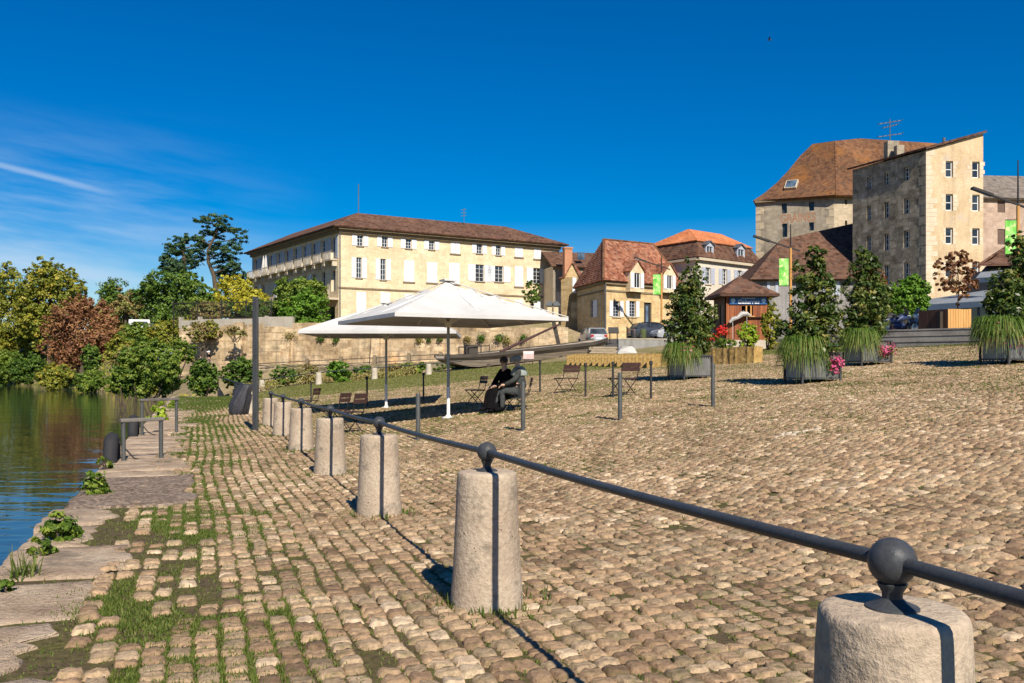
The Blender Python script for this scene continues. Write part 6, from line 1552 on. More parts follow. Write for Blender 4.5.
# ================================================================== street lamps with banners
m_pole = M_wood('honey_pole', [(0.42, 0.20, 0.05), (0.58, 0.31, 0.10)], (4, 4, .6), .5, .05)
m_ban = {}
def M_banner():
    m, nt, b = nodes_of('green_banner'); v = objco(nt, (1.6, 1.6, 1.1))
    f = noise(nt, 1.0, 2, .5, v); g2 = noise(nt, 2.3, 2, .5, v)
    base = ramp(nt, f, [(.40, (0.06, 0.36, 0.03)), (.5, (0.16, 0.50, 0.06)), (.60, (0.30, 0.60, 0.16))])
    r = nt.nodes.new('ShaderNodeMapRange'); nt.links.new(g2, r.inputs[0]); r.inputs[1].default_value = .56; r.inputs[2].default_value = .62
    nt.links.new(mixc(nt, r.outputs[0], base, (0.62, 0.62, 0.30)), b.inputs['Base Color']); b.inputs['Roughness'].default_value = .6; return m
m_banner = M_banner()
def lamp(px, Y, ytop, arm, ban, ypole, label, blab):
    gz_ = G((px - CX) * Y / F_PX, Y); base = Vector(((px - CX) * Y / F_PX, Y, gz_)); zt = lambda y: CAMZ - (y - HY) * Y / F_PX
    t = empty('street_lamp', base, label, 'street lamp', 'honey-coloured street lamps above the square')
    m = MB(); m.tube([base, Vector((base.x, Y, zt(ypole)))], .085, 10); m.build('pole', m_pole, t, smooth=True)
    m = MB(); m.tube([Vector((base.x, Y, zt(ypole) - .02)), Vector((base.x, Y, zt(ytop)))], [.05, .03], 8); m.build('mast', m_darkiron, t, smooth=True)
    (x0, y0), (x1, y1) = arm; m = MB(); a, b = at(x0, y0, Y), at(x1, y1, Y); m.bar(a, b, .12, .09); m.bar(a, a.lerp(b, .35), .32, .12); m.build('lamp_arm', m_darkiron, t)
    m = MB(); m.bar(a + Vector((0, 0, -.065)), a.lerp(b, .3) + Vector((0, 0, -.065)), .24, .012); m.build('lamp_glass', m_glassblue, t)
    bx0, bx1, by0, by1 = ban; c = (at(bx0, by0, Y) + at(bx1, by1, Y)) / 2; w_, h_ = (bx1 - bx0) * Y / F_PX, (by1 - by0) * Y / F_PX
    m = MB(); m.box(c + Vector((0, -.02, 0)), (w_, .03, h_)); bo = m.build('banner', m_banner, t)
    m = MB()
    for z in (h_ / 2 + .03, -h_ / 2 - .03): m.bar(c + Vector((-w_ / 2, -.02, z)), Vector((base.x, Y - .02, c.z + z)), .04)
    m.build('banner_rod', m_darkiron, t)
lamp(661.5, 77, 255, ((634, 257.5), (670, 269.5)), (653, 660.6, 274.5, 294.5), 273, 'street lamp farthest left, before the golden stone house', '')
lamp(790.6, 60, 224, ((753.5, 236), (800, 251)), (779, 788.5, 258.5, 285.5), 248, 'street lamp in the middle, rising behind the middle planter', '')
lamp(1018, 47, 160, ((972, 188), (1030, 209)), (1005, 1016, 220.5, 254), 206, 'street lamp at the right edge, nearest of the three', '')

# ================================================================== café and the things on the terrace
m_awn = M_plain('grey_awning', (0.19, 0.21, 0.23), .7, 0, .12, 3); m_fascia = M_plain('dark_blue_fascia', (0.02, 0.04, 0.075), .5, 0, .15, 3)
cf = empty('cafe_pavilion', at(985, 326, 50), 'café pavilion with layered grey and brown roofs and dark blue fascia', 'café')
A, B = at(927.5, 305, 49), at(998, 291, 50.5); A2, B2 = at(927.5, 310, 49), at(998, 300, 48.5)
slab_roof('awning', [(at(927.5, 305.5, 48.5), at(1006, 300, 47.5), at(1006, 288, 52), at(930, 300, 52))], m_awn, cf, .12)
m = MB(); m.bar(at(927.5, 307.5, 48.45), at(1006, 302.5, 47.45), .1, .30); m.build('fascia', m_fascia, cf)
for px in (929.5, 978.5, 1000): m = MB(); q = at(px, 306, 48.5); m.bar(Vector((q.x, q.y, 2.9)), q, .11); m.build('post', m_fascia, cf)
m = MB(); q0, q1_ = at(932, 0, 51), at(1012, 0, 51); m.box(((q0.x + q1_.x) / 2, 52.5, 3.7), (q1_.x - q0.x, 2.6, 2.6)); m.build('glazed_front', m_glass, cf)
slab_roof('upper_roof', [(at(976, 279, 52), at(1032, 276, 51), at(1032, 262, 55), at(986, 267, 55))], m_awn, cf, .14)
m = MB(); m.bar(at(975, 280.5, 51.9), at(1032, 278, 50.9), .1, .28); m.build('fascia', m_fascia, cf)
m = MB(); q = at(1004, 0, 54); m.box((q.x + .6, 55.2, 5.5), (3.0, 3, 3.6)); m.build('upper_room', m_zincdark, cf)
slab_roof('crown_roof', curved(at(978, 265, 53), at(1036, 264, 53), at(1030, 243, 56), at(1010, 244, 56), 5, .25) + [(at(1010, 244, 56), at(1030, 243, 56), at(1036, 264, 59), at(978, 265, 59)), (at(978, 265, 59), at(978, 265, 53), at(1010, 244, 56))], m_roofbrown, cf, .12)
# tree tub of orange boards; its left side's shade is put into darker boards
p = at(953, 326, 41); tb = empty('tree_tub', (p.x, p.y, ZT_), 'square tub of orange boards holding the thin red-leaved tree', 'planter')
u1_, u2_ = Vector((1, .12, 0)).normalized(), Vector((-.5, 1, 0)).normalized(); z0, z1 = ZT_, CAMZ - (310 - HY) * 41 / F_PX; cr = at(948, 0, 40.3); cr.z = 0
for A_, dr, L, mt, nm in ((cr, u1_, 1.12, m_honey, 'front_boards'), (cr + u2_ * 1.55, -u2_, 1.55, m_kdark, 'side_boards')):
    Fq_ = Facade(A_, dr, L); m = MB(); nn = 9
    for i in range(nn): Fq_.box(m, L * i / nn + .006, L * (i + 1) / nn - .006, z0, z1 + rnd.uniform(-.01, .01), -.03, .0)
    m.build(nm, mt, tb)
m = MB(); cc = cr + u1_ * .56 + u2_ * .78; m.box((cc.x, cc.y, (z0 + z1) / 2 - .05), (1.0, 1.0, z1 - z0 - .1), R(5)); m.build('soil', m_soil, tb)
TUB = (cc.x, cc.y, z1 - .1)
# parked cars and motorcycles
m_carglass = M_glass('car_glass', (0.03, 0.035, 0.04)); m_rim = M_plain('alloy', (0.35, 0.35, 0.36), .35, .8, .1, 5); m_lampg = M_plain('lamp_lens', (0.7, 0.7, 0.66), .15); m_tail = M_plain('red_lens', (0.4, 0.02, 0.02), .2)
def paint(name, c): m, nt, b = nodes_of(name); b.inputs['Base Color'].default_value = c4(c); b.inputs['Roughness'].default_value = .3; b.inputs['Coat Weight'].default_value = .6; return m
def car(loc, rz, mat, label, L=4.1, W_=1.72, H=1.46):
    t = empty('parked_car', (0, 0, 0), label, 'car', 'cars parked beyond the square')
    prof = [(-.50, .32, .62, .70), (-.485, .25, .86, .80), (-.40, .22, .95, .88), (-.27, .20, .98, .93), (-.1, .19, .98, .95), (.15, .19, .96, .95), (.28, .20, .93, .93), (.40, .22, .86, .88), (.48, .25, .74, .80), (.50, .32, .6, .72)]
    m = MB(); vs = []
    for fx, z0, z1, wf in prof:
        w = W_ / 2 * wf; zm = z0 + (z1 - z0) * .55
        for y, z in ((-w * .92, z0), (-w, zm), (-w * .93, z1), (0, z1 + .015), (w * .93, z1), (w, zm), (w * .92, z0)): vs.append((fx * L, y, z))
    n = len(prof); m.add(vs, [(i * 7 + j, i * 7 + j + 1, (i + 1) * 7 + j + 1, (i + 1) * 7 + j) for i in range(n - 1) for j in range(6)] + [tuple(range(7))[::-1], tuple((n - 1) * 7 + j for j in range(7))])
    roof = [(-.36, H - .10, .66), (-.28, H - .01, .70), (-.05, H, .72), (.08, H - .05, .70)]; vs = []
    for fx, z, wf in roof: vs += [(fx * L, -W_ / 2 * wf, z), (fx * L, W_ / 2 * wf, z), (fx * L, W_ / 2 * wf * .96, z - .05), (fx * L, -W_ / 2 * wf * .96, z - .05)]
    m.add(vs, [(i * 4 + j, i * 4 + (j + 1) % 4, (i + 1) * 4 + (j + 1) % 4, (i + 1) * 4 + j) for i in range(3) for j in range(4)] + [(0, 1, 2, 3), (15, 14, 13, 12)])
    for sg in (-1, 1):
        for (x0, z0), (x1, z1) in (((-.44, .93), (-.36, H - .09)), ((-.14, .97), (-.12, H - .04)), ((.25, .93), (.08, H - .08))): m.bar((x0 * L, sg * W_ / 2 * .88, z0), (x1 * L, sg * W_ / 2 * .70, z1), .07, .05)
    m.build('body', mat, t, smooth=True, angle=35)
    m = MB(); gl = [(-.435, .94, .87), (-.355, H - .09, .67), (.078, H - .08, .68), (.255, .92, .86)]
    for sg in (-1, 1): m.poly(*[(x * L, sg * W_ / 2 * w, z) for x, z, w in gl])
    for a, b in ((0, 1), (2, 3)): m.poly((gl[a][0] * L, -W_ / 2 * gl[a][2], gl[a][1]), (gl[a][0] * L, W_ / 2 * gl[a][2], gl[a][1]), (gl[b][0] * L, W_ / 2 * gl[b][2], gl[b][1]), (gl[b][0] * L, -W_ / 2 * gl[b][2], gl[b][1]))
    m.build('windows', m_carglass, t)
    for x in (-.31, .31):
        for sg in (-1, 1):
            c = Vector((x * L, sg * (W_ / 2 - .12), .31)); m = MB(); m.tube([c - Vector((0, .1, 0)), c + Vector((0, .1, 0))], .31, 18); wh = m.build('wheel', m_rubber, t); m = MB(); m.tube([c - Vector((0, .112, 0)), c + Vector((0, .112, 0))], .19, 12); m.build('rim', m_rim, wh)
    for sg in (-1, 1):
        m = MB(); m.box((L * .475, sg * W_ * .31, .67), (.14, .36, .15)); m.build('headlight', m_lampg, t); m = MB(); m.box((-L * .485, sg * W_ * .32, .74), (.1, .24, .2)); m.build('tail_light', m_tail, t)
    m = MB(); m.box((-L * .497, 0, .55), (.03, .5, .11)); m.build('number_plate', m_whitepaint, t)
    t.location = loc; t.rotation_euler.z = R(rz); return t
def gcar(px, Y, rz, mat, lab, dz=0, z=None):
    x = (px - CX) * Y / F_PX; return car((x, Y, (G(x, Y) + .03 if z is None else z)), rz, mat, lab)
gcar(592.5, 74, 100, paint('silver_paint', (0.36, 0.37, 0.38)), 'silver-grey car parked left of the golden stone house')
gcar(653, 75, 15, paint('black_paint', (0.03, 0.034, 0.045)), 'dark car parked by the door of the golden stone house')
gcar(676, 73, 200, paint('pale_grey_paint', (0.34, 0.35, 0.37)), 'pale grey car half hidden behind the leftmost planter tree')
def scooter(px, Y, rz, bodym, label):
    x = (px - CX) * Y / F_PX; t = empty('parked_motorcycle', (0, 0, 0), label, 'motorcycle', 'motorcycles parked above the steps')
    for wx in (-.66, .66):
        m = MB(); vs = []
        for i in range(20):
            g = 2 * math.pi * i / 20
            for j in range(8): e = 2 * math.pi * j / 8; r = .25 + .055 * math.cos(e); vs.append((wx + r * math.cos(g), .05 * math.sin(e), .31 + r * math.sin(g)))
        m.add(vs, [(i * 8 + j, i * 8 + (j + 1) % 8, ((i + 1) % 20) * 8 + (j + 1) % 8, ((i + 1) % 20) * 8 + j) for i in range(20) for j in range(8)]); w = m.build('wheel', m_rubber, t, smooth=True)
        m = MB(); m.tube([(wx, -.03, .31), (wx, .03, .31)], .2, 12); m.build('rim', m_rim, w)
    m = MB(); m.tube([(-.85, 0, .72), (-.5, 0, .70), (-.1, 0, .62), (.15, 0, .80), (.42, 0, .86), (.55, 0, .80)], [.05, .14, .17, .18, .15, .06], 12); m.tube([(-.3, 0, .42), (.3, 0, .40)], [.16, .17], 10); m.build('body', bodym, t, smooth=True)
    m = MB(); m.tube([(-.78, 0, .82), (-.35, 0, .84), (.05, 0, .82)], [.09, .13, .10], 10); m.build('seat', m_postdark, t, smooth=True)
    m = MB(); m.tube([(.66, .08, .31), (.50, .06, .85), (.42, 0, 1.02)], .028, 6); m.tube([(.66, -.08, .31), (.50, -.06, .85), (.42, 0, 1.02)], .028, 6); m.build('fork', m_rim, t)
    m = MB(); m.tube([(.30, -.36, 1.06), (.42, 0, 1.02), (.30, .36, 1.06)], .02, 6); m.build('handlebar', m_postdark, t)
    m = MB(); m.ball((.60, 0, .86), .10, 10); m.build('headlight', m_lampg, t, smooth=True)
    m = MB(); m.poly((.52, -.17, .96), (.52, .17, .96), (.40, .13, 1.28), (.40, -.13, 1.28)); m.build('windscreen', m_carglass, t)
    t.location = (x, Y, ZT_); t.rotation_euler.z = R(rz)
scooter(898, 44.0, 12, paint('navy_paint', (0.035, 0.05, 0.11)), 'dark blue motorcycle parked above the steps, left of the pale one')
scooter(925, 43.5, 200, paint('pale_motorcycle_paint', (0.55, 0.57, 0.60)), 'pale motorcycle parked above the steps beside the tree tub')
scooter(911, 45.5, 95, paint('black_motorcycle_paint', (0.02, 0.02, 0.022)), 'black motorcycle seen end-on between the two others above the steps')
# information lectern and rubbish bin by the low wall
p = at(613.5, 340, 73); z0 = G(p.x, p.y); t = empty('info_lectern', (p.x, p.y, z0), 'dark sloping information board on two legs, left of the person in pale blue', 'sign')
for k in (-1, 1): m = MB(); m.bar((p.x + .3 * k, p.y, z0 - .1), (p.x + .3 * k, p.y, z0 + 1.0), .07); m.build('leg', m_darkiron, t)
m = MB(); m.box((p.x, p.y, z0 + 1.15), (.85, .08, .6), ax=(Vector((1, 0, 0)), Vector((0, .8, -.6)), Vector((0, .6, .8)))); m.build('panel', m_postdark, t)
for k, px in enumerate((634, 643)):
    p = at(px, 338, 74); z0 = G(p.x, p.y); m = MB(); m.lathe([(.24, 0), (.26, .1), (.27, .9), (.25, .95), (.12, .98)], (p.x, p.y, z0), 14)
    tag(m.build('litter_bin', m_olive if k else m_postdark, smooth=True, origin=(p.x, p.y, z0)), ['dark litter bin right of the person in green', 'dark green litter bin left of the dark parked car'][k], 'litter bin')
# white van far up the bank
vx = at(141, 329, 108); m_van = paint('white_van_paint', (0.72, 0.73, 0.74))
t = empty('parked_van', vx, 'white van glimpsed between the trees high on the left bank', 'van')
m = MB(); m.box(vx + Vector((0, 0, .5)), (2.4, 1.9, 1.2), R(10)); m.box(vx + Vector((1.65, .3, .3)), (1.0, 1.8, .8), R(10), taper=.85); m.build('body', m_van, t, bevel=.08)
m = MB(); m.box(vx + Vector((1.65, .3, .52)), (.8, 1.84, .3), R(10)); m.box(vx + Vector((.2, -.05, .7)), (1.5, 1.95, .3), R(10)); m.build('windows', m_carglass, t)
# a bird
p = at(769.5, 40, 60); m = MB(); m.tube([p + Vector((-.14, 0, 0)), p, p + Vector((.16, 0, .02))], [.02, .05, .01], 8)
for k in (-1, 1): m.poly(p + Vector((.05, 0, .02)), p + Vector((-.06, 0, .02)), p + Vector((-.12, k * .26, .12)), p + Vector((-.05, k * .30, .12)))
tag(m.build('bird', m_postdark, origin=p), 'small dark bird flying high over the mill', 'bird')
# ================================================================== trees and shrubs
LEAF = {
 'green': M_leaf('broad_green_leaves', [(0.049, 0.098, 0.015), (0.111, 0.185, 0.027), (0.209, 0.283, 0.041), (0.368, 0.391, 0.066)], .28, .5),
 'deep': M_leaf('deep_green_leaves', [(0.033, 0.079, 0.013), (0.070, 0.136, 0.021), (0.138, 0.215, 0.031), (0.246, 0.318, 0.043)], .2, .5),
 'autumn': M_leaf('turning_leaves', [(0.098, 0.130, 0.020), (0.196, 0.229, 0.030), (0.348, 0.325, 0.048), (0.522, 0.370, 0.056)], .28, .5),
 'yellow': M_leaf('yellow_leaves', [(0.265, 0.265, 0.028), (0.511, 0.454, 0.048), (0.600, 0.600, 0.076)], .35, .5),
 'russet': M_leaf('russet_leaves', [(0.135, 0.058, 0.031), (0.234, 0.106, 0.055), (0.342, 0.169, 0.076), (0.306, 0.254, 0.076)], .2, .55),
 'bright': M_leaf('bright_green_leaves', [(0.076, 0.169, 0.020), (0.141, 0.278, 0.030), (0.240, 0.397, 0.048)], .3, .5),
 'pine': M_leaf('pine_needles', [(0.018, 0.047, 0.021), (0.041, 0.087, 0.031), (0.091, 0.153, 0.047)], .1, .6),
 'weed': M_leaf('weed_leaves', [(0.05, 0.10, 0.012), (0.10, 0.17, 0.02), (0.20, 0.27, 0.035), (0.30, 0.33, 0.06)], .3, .5),
 'lime': M_leaf('lime_leaves', [(0.189, 0.283, 0.023), (0.322, 0.436, 0.038), (0.492, 0.567, 0.066)], .35, .45),
 'dry': M_leaf('dry_brush', [(0.180, 0.133, 0.050), (0.306, 0.227, 0.086), (0.199, 0.227, 0.050), (0.395, 0.322, 0.136)], .2, .6),
}
def lobes(x0, x1, y0, y1, Y, k, depth=None, seed=0, big=.62):
    """uneven lobes filling the outline a crown shows at a pixel box"""
    rg = random.Random(seed); s = Y / F_PX; cx, cy = (x0 + x1) / 2, (y0 + y1) / 2; hw, hh = (x1 - x0) / 2, (y1 - y0) / 2; D = depth or hw * s * .8
    E = [((cx - CX) * s, Y, CAMZ - (cy - HY) * s, hw * s * big, D * big, hh * s * big)]
    for i in range(k):
        g = 2 * math.pi * (i + rg.uniform(-.3, .3)) / k * 1.0; q = rg.uniform(.50, .66); r = rg.uniform(.30, .44); dy = rg.uniform(-.8, .8)
        E.append(((cx + math.cos(g) * hw * q - CX) * s, Y + dy * D * .7, CAMZ - (cy + math.sin(g) * hh * q - HY) * s, hw * s * r, D * r, hh * s * r))
    for i in range(k * 2):      # small sprays that break the outline
        g = rg.uniform(0, 2 * math.pi); q = rg.uniform(.72, .90); r = rg.uniform(.11, .22); dy = rg.uniform(-.6, .6)
        E.append(((cx + math.cos(g) * hw * q - CX) * s, Y + dy * D * .6, CAMZ - (cy + math.sin(g) * hh * q - HY) * s, hw * s * r, D * r, hh * s * r * 1.2))
    return E
def tree(name, box, Y, leaf, n, lab, group=None, k=9, size=.30, trunk=True, cat='tree', base=None, sig=.10, shell=(.35, 1.12), seed=None, nclump=None, stems=0, tw=.2, zb=None):
    x0, x1, y0, y1 = box; s = Y / F_PX; E = lobes(x0, x1, y0, y1, Y, k, seed=seed if seed is not None else int(x0 * 7 + y0))
    bx = ((x0 + x1) / 2 - CX) * s; bz = zb if zb is not None else G(bx, Y); t = empty(name, (bx, Y, bz), lab, cat, group)
    P, N, T = crown_cloud(E, int(n * 2.9), sig * .8, shell, nclump)
    ok = P[:, 2] > bz - .2; leaf_cloud('crown' if trunk else 'foliage', P[ok], N[ok], size * .88, LEAF[leaf], T[ok], t, asp=.62, rand=.75)
    if trunk:
        m = MB(); top = CAMZ - (y0 + (y1 - y0) * .25 - HY) * s; m.tube([(bx, Y, bz - .3), (bx + .1, Y, (bz + top) * .5), (bx, Y, top)], [tw, tw * .7, tw * .2], 8)
        for i in range(9):
            e = E[1 + i % (len(E) - 1)]; z = bz + (top - bz) * rnd.uniform(.3, .75); m.tube([(bx, Y, z), ((bx + e[0]) / 2, (Y + e[1]) / 2, (z + e[2]) / 2 + .15), (e[0], e[1], e[2])], [tw * .4, tw * .28, tw * .08], 6)
        m.build('trunk', m_bark, t)
    else:
        m = MB()
        for i in range(7): e = E[i % len(E)]; m.tube([(bx + rnd.uniform(-.3, .3), Y, bz - .2), (e[0], e[1], e[2])], [.05, .02], 5)
        m.build('stems', m_bark, t)
    return t
GB = 'trees along the far river bank'
tree('bank_tree', (-45, 42, 262, 378), 155, 'autumn', 15000, 'tall spreading tree turning yellow at the left edge', GB, 13, .50, sig=.085, tw=.6)
tree('bank_tree', (14, 86, 259, 352), 150, 'autumn', 12000, 'big rounded yellow-green tree behind the russet one', GB, 12, .48, sig=.085, tw=.5)
tree('bank_tree', (-120, -20, 255, 378), 150, 'green', 6000, 'tall green tree beyond the left edge, over its neighbour', GB, 10, .6, tw=.5)
tree('russet_tree', (43, 120, 297, 372), 122, 'russet', 12000, 'broad dome of a russet-brown tree over the water', None, 12, .34, sig=.10, tw=.35)
tree('bank_tree', (84, 150, 282, 345), 140, 'deep', 6000, 'dull green tree behind the russet tree', GB, 9, .42, tw=.3)
tree('bank_tree', (100, 150, 284, 330), 132, 'dry', 3500, 'brownish thin-leaved tree right of the russet tree', GB, 8, .36, tw=.25, nclump=90)
tree('broad_tree', (136, 219, 271, 330), 108, 'deep', 11000, 'broad dark green tree below the pines', None, 12, .34, sig=.10, tw=.35)
tree('yellowing_tree', (213, 257, 274, 312), 102, 'yellow', 3500, 'bright yellow tree left of the yellow building', None, 9, .30, tw=.2)
tree('yellowing_tree', (232, 268, 286, 316), 99, 'yellow', 2600, 'lower yellow-green tree behind the iron railings', None, 8, .28, tw=.18)
tree('garden_tree', (272, 330, 276, 318), 93, 'green', 5200, 'loose green tree hiding the foot of the yellow building', None, 9, .28, tw=.18)
tree('garden_tree', (279, 328, 288, 337), 87.2, 'bright', 6500, 'round bright green tree leaning over the river wall', None, 9, .24, tw=.18, sig=.09, zb=5.2)
tree('garden_tree', (190, 228, 300, 326), 98, 'dry', 2600, 'grey-green thin bush behind the iron railings', None, 7, .3, tw=.12)
tree('garden_tree', (240, 300, 300, 324), 96, 'deep', 3000, 'dark hedge-like bush behind the iron railings, right half', None, 8, .28, tw=.12)
# wooded ridge that closes the view beyond the bank
m = MB(); vs = []; n_ = 60
for i in range(n_ + 1):
    x = -420 + 400 * i / n_
    for j, (y, z) in enumerate(((230, -2), (250, 5), (275, 13), (320, 15), (420, 6))): vs.append((x, y + 20 * math.sin(i * .4), z * (1 if j == 0 else .75 + .4 * float(fnoise(i * .3, j * .5, 6))) * (1 if i < 40 else max(.25, 1 - (i - 40) / 22))))
m.add(vs, [(i * 5 + j, (i + 1) * 5 + j, (i + 1) * 5 + j + 1, i * 5 + j + 1) for i in range(n_) for j in range(4)])
tag(m.build('hills', M_plain('wooded_slope', (0.05, 0.075, 0.02), .95, 0, .5, .15), smooth=True), 'low wooded hills behind the trees on the left', 'hills', kind='structure')
tree('garden_tree', (212, 268, 299, 327), 101, 'deep', 3200, 'dark bush behind the iron railings, under the yellow trees', None, 8, .28, tw=.12)
tree('garden_tree', (176, 216, 296, 328), 103, 'green', 3200, 'green bush at the left end of the iron railings', None, 8, .28, tw=.12)
# two pines on the hill
def pine(box, Y, lab, tiers, trunk):
    s = Y / F_PX; bx = (trunk[0][0] - CX) * s; t = empty('pine_tree', (bx, Y, 6.0), lab, 'pine tree', 'two pines on the hill'); E = [((x - CX) * s, Y + rnd.uniform(-1.5, 1.5), CAMZ - (y - HY) * s, w * s, w * s * .8, h * s) for x, y, w, h in tiers]
    P, N, T = crown_cloud(E, 9000, .10, (.2, 1.1), 260, .55); leaf_cloud('crown', P, N, .42, LEAF['pine'], T * .9, t, asp=.4, rand=.8)
    m = MB(); pts = [at(x, y, Y) for x, y in trunk]; m.tube([pts[0] - Vector((0, 0, 4))] + pts, [.4, .36] + [.34 - .26 * i / len(pts) for i in range(1, len(pts))], 8)
    for e in E:
        c = Vector(e[:3]); z = min(max(c.z - .8, pts[0].z), pts[-1].z); f = [p for p in pts if p.z <= z + .01] or [pts[0]]; m.tube([Vector((f[-1].x, Y, z)), c], [.12, .04], 5)
    m.build('trunk', m_bark, t)
pine(None, 126, 'rounder pine on the hill, left of the tall one', [(172, 262, 8, 12), (176, 246, 9, 9), (184, 238, 7, 5), (168, 250, 6, 6), (190, 255, 10, 12), (196, 243, 8, 8), (180, 268, 14, 7), (165, 267, 4, 7)], [(184, 290), (185, 270), (183, 250), (181, 240)])
pine(None, 122, 'tall flat-topped pine with layered branches and a leaning bare trunk', [(213, 220.5, 17, 3.5), (222, 219, 12, 3), (232, 229, 13, 3.5), (206, 231, 11, 3.5), (238, 238, 9, 4), (228, 246, 14, 4.5), (210, 244, 9, 4), (237, 251, 8, 4), (226, 262, 13, 7), (234, 268, 10, 5), (218, 236, 9, 3.5), (199, 238, 5, 5), (222, 268, 12, 7), (231, 277, 14, 8), (218, 227, 13, 4), (224, 254, 12, 5), (204, 250, 8, 5)], [(216, 292), (214, 276), (208.5, 262), (208, 250), (214, 238), (220, 222)])
# shrubs on the bank at the end of the quay
GS = 'shrubs along the foot of the river bank'
def shrub(box, Y, leaf, n, lab, size=.2, k=7, group=GS, zb=None, **kw): return tree('shrub', box, Y, leaf, n, lab, group, k, size, False, 'shrub', zb=zb, **kw)
shrub((118, 182, 340, 398), 52, 'green', 9000, 'largest green shrub, hanging over the water at the end of the quay', .17, 11, zb=-1.2)
shrub((104, 142, 366, 397), 60, 'green', 3500, 'low green shrub left of the largest one, touching the water', .2, 7, zb=-1.3)
shrub((186, 220, 361, 397), 58, 'deep', 4800, 'rounded dark green shrub in front of the two walkers', .18, 9)
shrub((221, 262, 358, 392), 63, 'deep', 4800, 'wide dark shrub behind the tarpaulin bundle and tall post', .19, 9)
shrub((326, 352, 361, 383), 59, 'bright', 2600, 'bright green bush between two small white bollards', .17, 7)
shrub((270, 300, 366, 385), 61, 'deep', 1500, 'straggling dark bush right of the tall post', .17, 7)
shrub((296, 322, 364, 384), 62, 'dry', 1500, 'dry brownish brush left of the bright green bush', .17, 7)
shrub((350, 376, 366, 381), 62, 'deep', 1300, 'thin dark bush right of the bright green bush', .17, 6)
shrub((380, 412, 363, 379), 63, 'dry', 1600, 'dry brown brush between two small white bollards', .17, 7)
shrub((400, 428, 361, 377), 63, 'green', 1300, 'low green brush left of the barge bow', .17, 7)
shrub((432, 470, 364, 374), 66, 'deep', 900, 'dark weeds in the shade under the barge bow', .16, 6)
shrub((-30, 22, 345, 386), 140, 'green', 4200, 'large pale green shrub on the far bank at the left edge', .40, 8, zb=-1.3)
shrub((10, 48, 352, 387), 136, 'deep', 3600, 'dark green shrub on the far bank below the tall trees', .38, 8, zb=-1.3)
shrub((36, 76, 362, 391), 112, 'autumn', 3400, 'yellowish shrub on the far bank below the russet tree', .32, 7, zb=-1.3)
shrub((72, 108, 370, 393), 100, 'green', 3000, 'low green shrub on the far bank right of the yellowish one', .28, 7, zb=-1.3)
shrub((80, 104, 344, 372), 108, 'deep', 2400, 'dark bush under the right side of the russet tree', .30, 6)
shrub((104, 134, 336, 366), 92, 'autumn', 3000, 'olive bush on the bank above the largest shrub', .26, 7)
shrub((118, 158, 322, 345), 97, 'green', 3200, 'rounded light green bush below the white van', .26, 8)
shrub((150, 200, 318, 352), 92, 'autumn', 4200, 'mounded olive bush on the bank left of the river wall', .26, 9)
shrub((110, 160, 345, 372), 78, 'dry', 2600, 'brownish brambles on the bank behind the largest shrub', .24, 8)
shrub((160, 196, 338, 364), 80, 'green', 2400, 'green brambles left of the walkers', .22, 7)
shrub((184, 222, 322, 343), 86.0, 'dry', 1900, 'dry brambles spilling over the left end of the river wall', .22, 7, zb=2.5)
shrub((203, 218, 318, 340), 85.5, 'autumn', 1000, 'upright yellow-green bush on top of the river wall', .2, 5, zb=4.5)
shrub((222, 248, 326, 338), 84, 'dry', 900, 'dry tuft hanging from the river wall below the parapet', .18, 6, zb=4)
# small plants hanging along the head of the river wall
for i, (px, py, w_) in enumerate(((292, 336, 8), (322, 338, 4), (337, 339, 3.5), (420, 339, 4), (430, 338, 3), (441, 338, 3), (468, 339, 5), (482, 338, 5), (500, 338, 6), (508, 340, 6), (524, 338, 4))):
    u = FWl.u(px); c = FWl.P(u, 0, .25); Y = c.y; s = Y / F_PX
    P, N, T = crown_cloud([(c.x, c.y, CAMZ - (py - HY) * s, w_ * s * .6, .25, 3.2 * s)], 260, .32, (.1, .9), 26)
    o = leaf_cloud('wall_creeper', P, N, .17, LEAF['deep' if i % 3 else 'dry'], T, origin=(c.x, c.y, CAMZ - (py - HY) * s))
    tag(o, ['broad ragged plant on the river wall below the round tree', 'small plant on the river wall at the left tip of the far parasol', 'second small plant on the river wall under the far parasol', 'small dark plant on the river wall left of the front parasol pole', 'small plant on the river wall just left of the front parasol pole', 'dry small plant on the river wall behind the front parasol pole',
            'plant on the river wall above the barge crate', 'small dark plant on the river wall right of the barge crate', 'plant on the river wall above the steering oar', 'largest dark plant on the river wall near the mast post', 'small dry plant on the river wall left of the mast post'][i], 'wall plant', 'plants growing on the river wall')
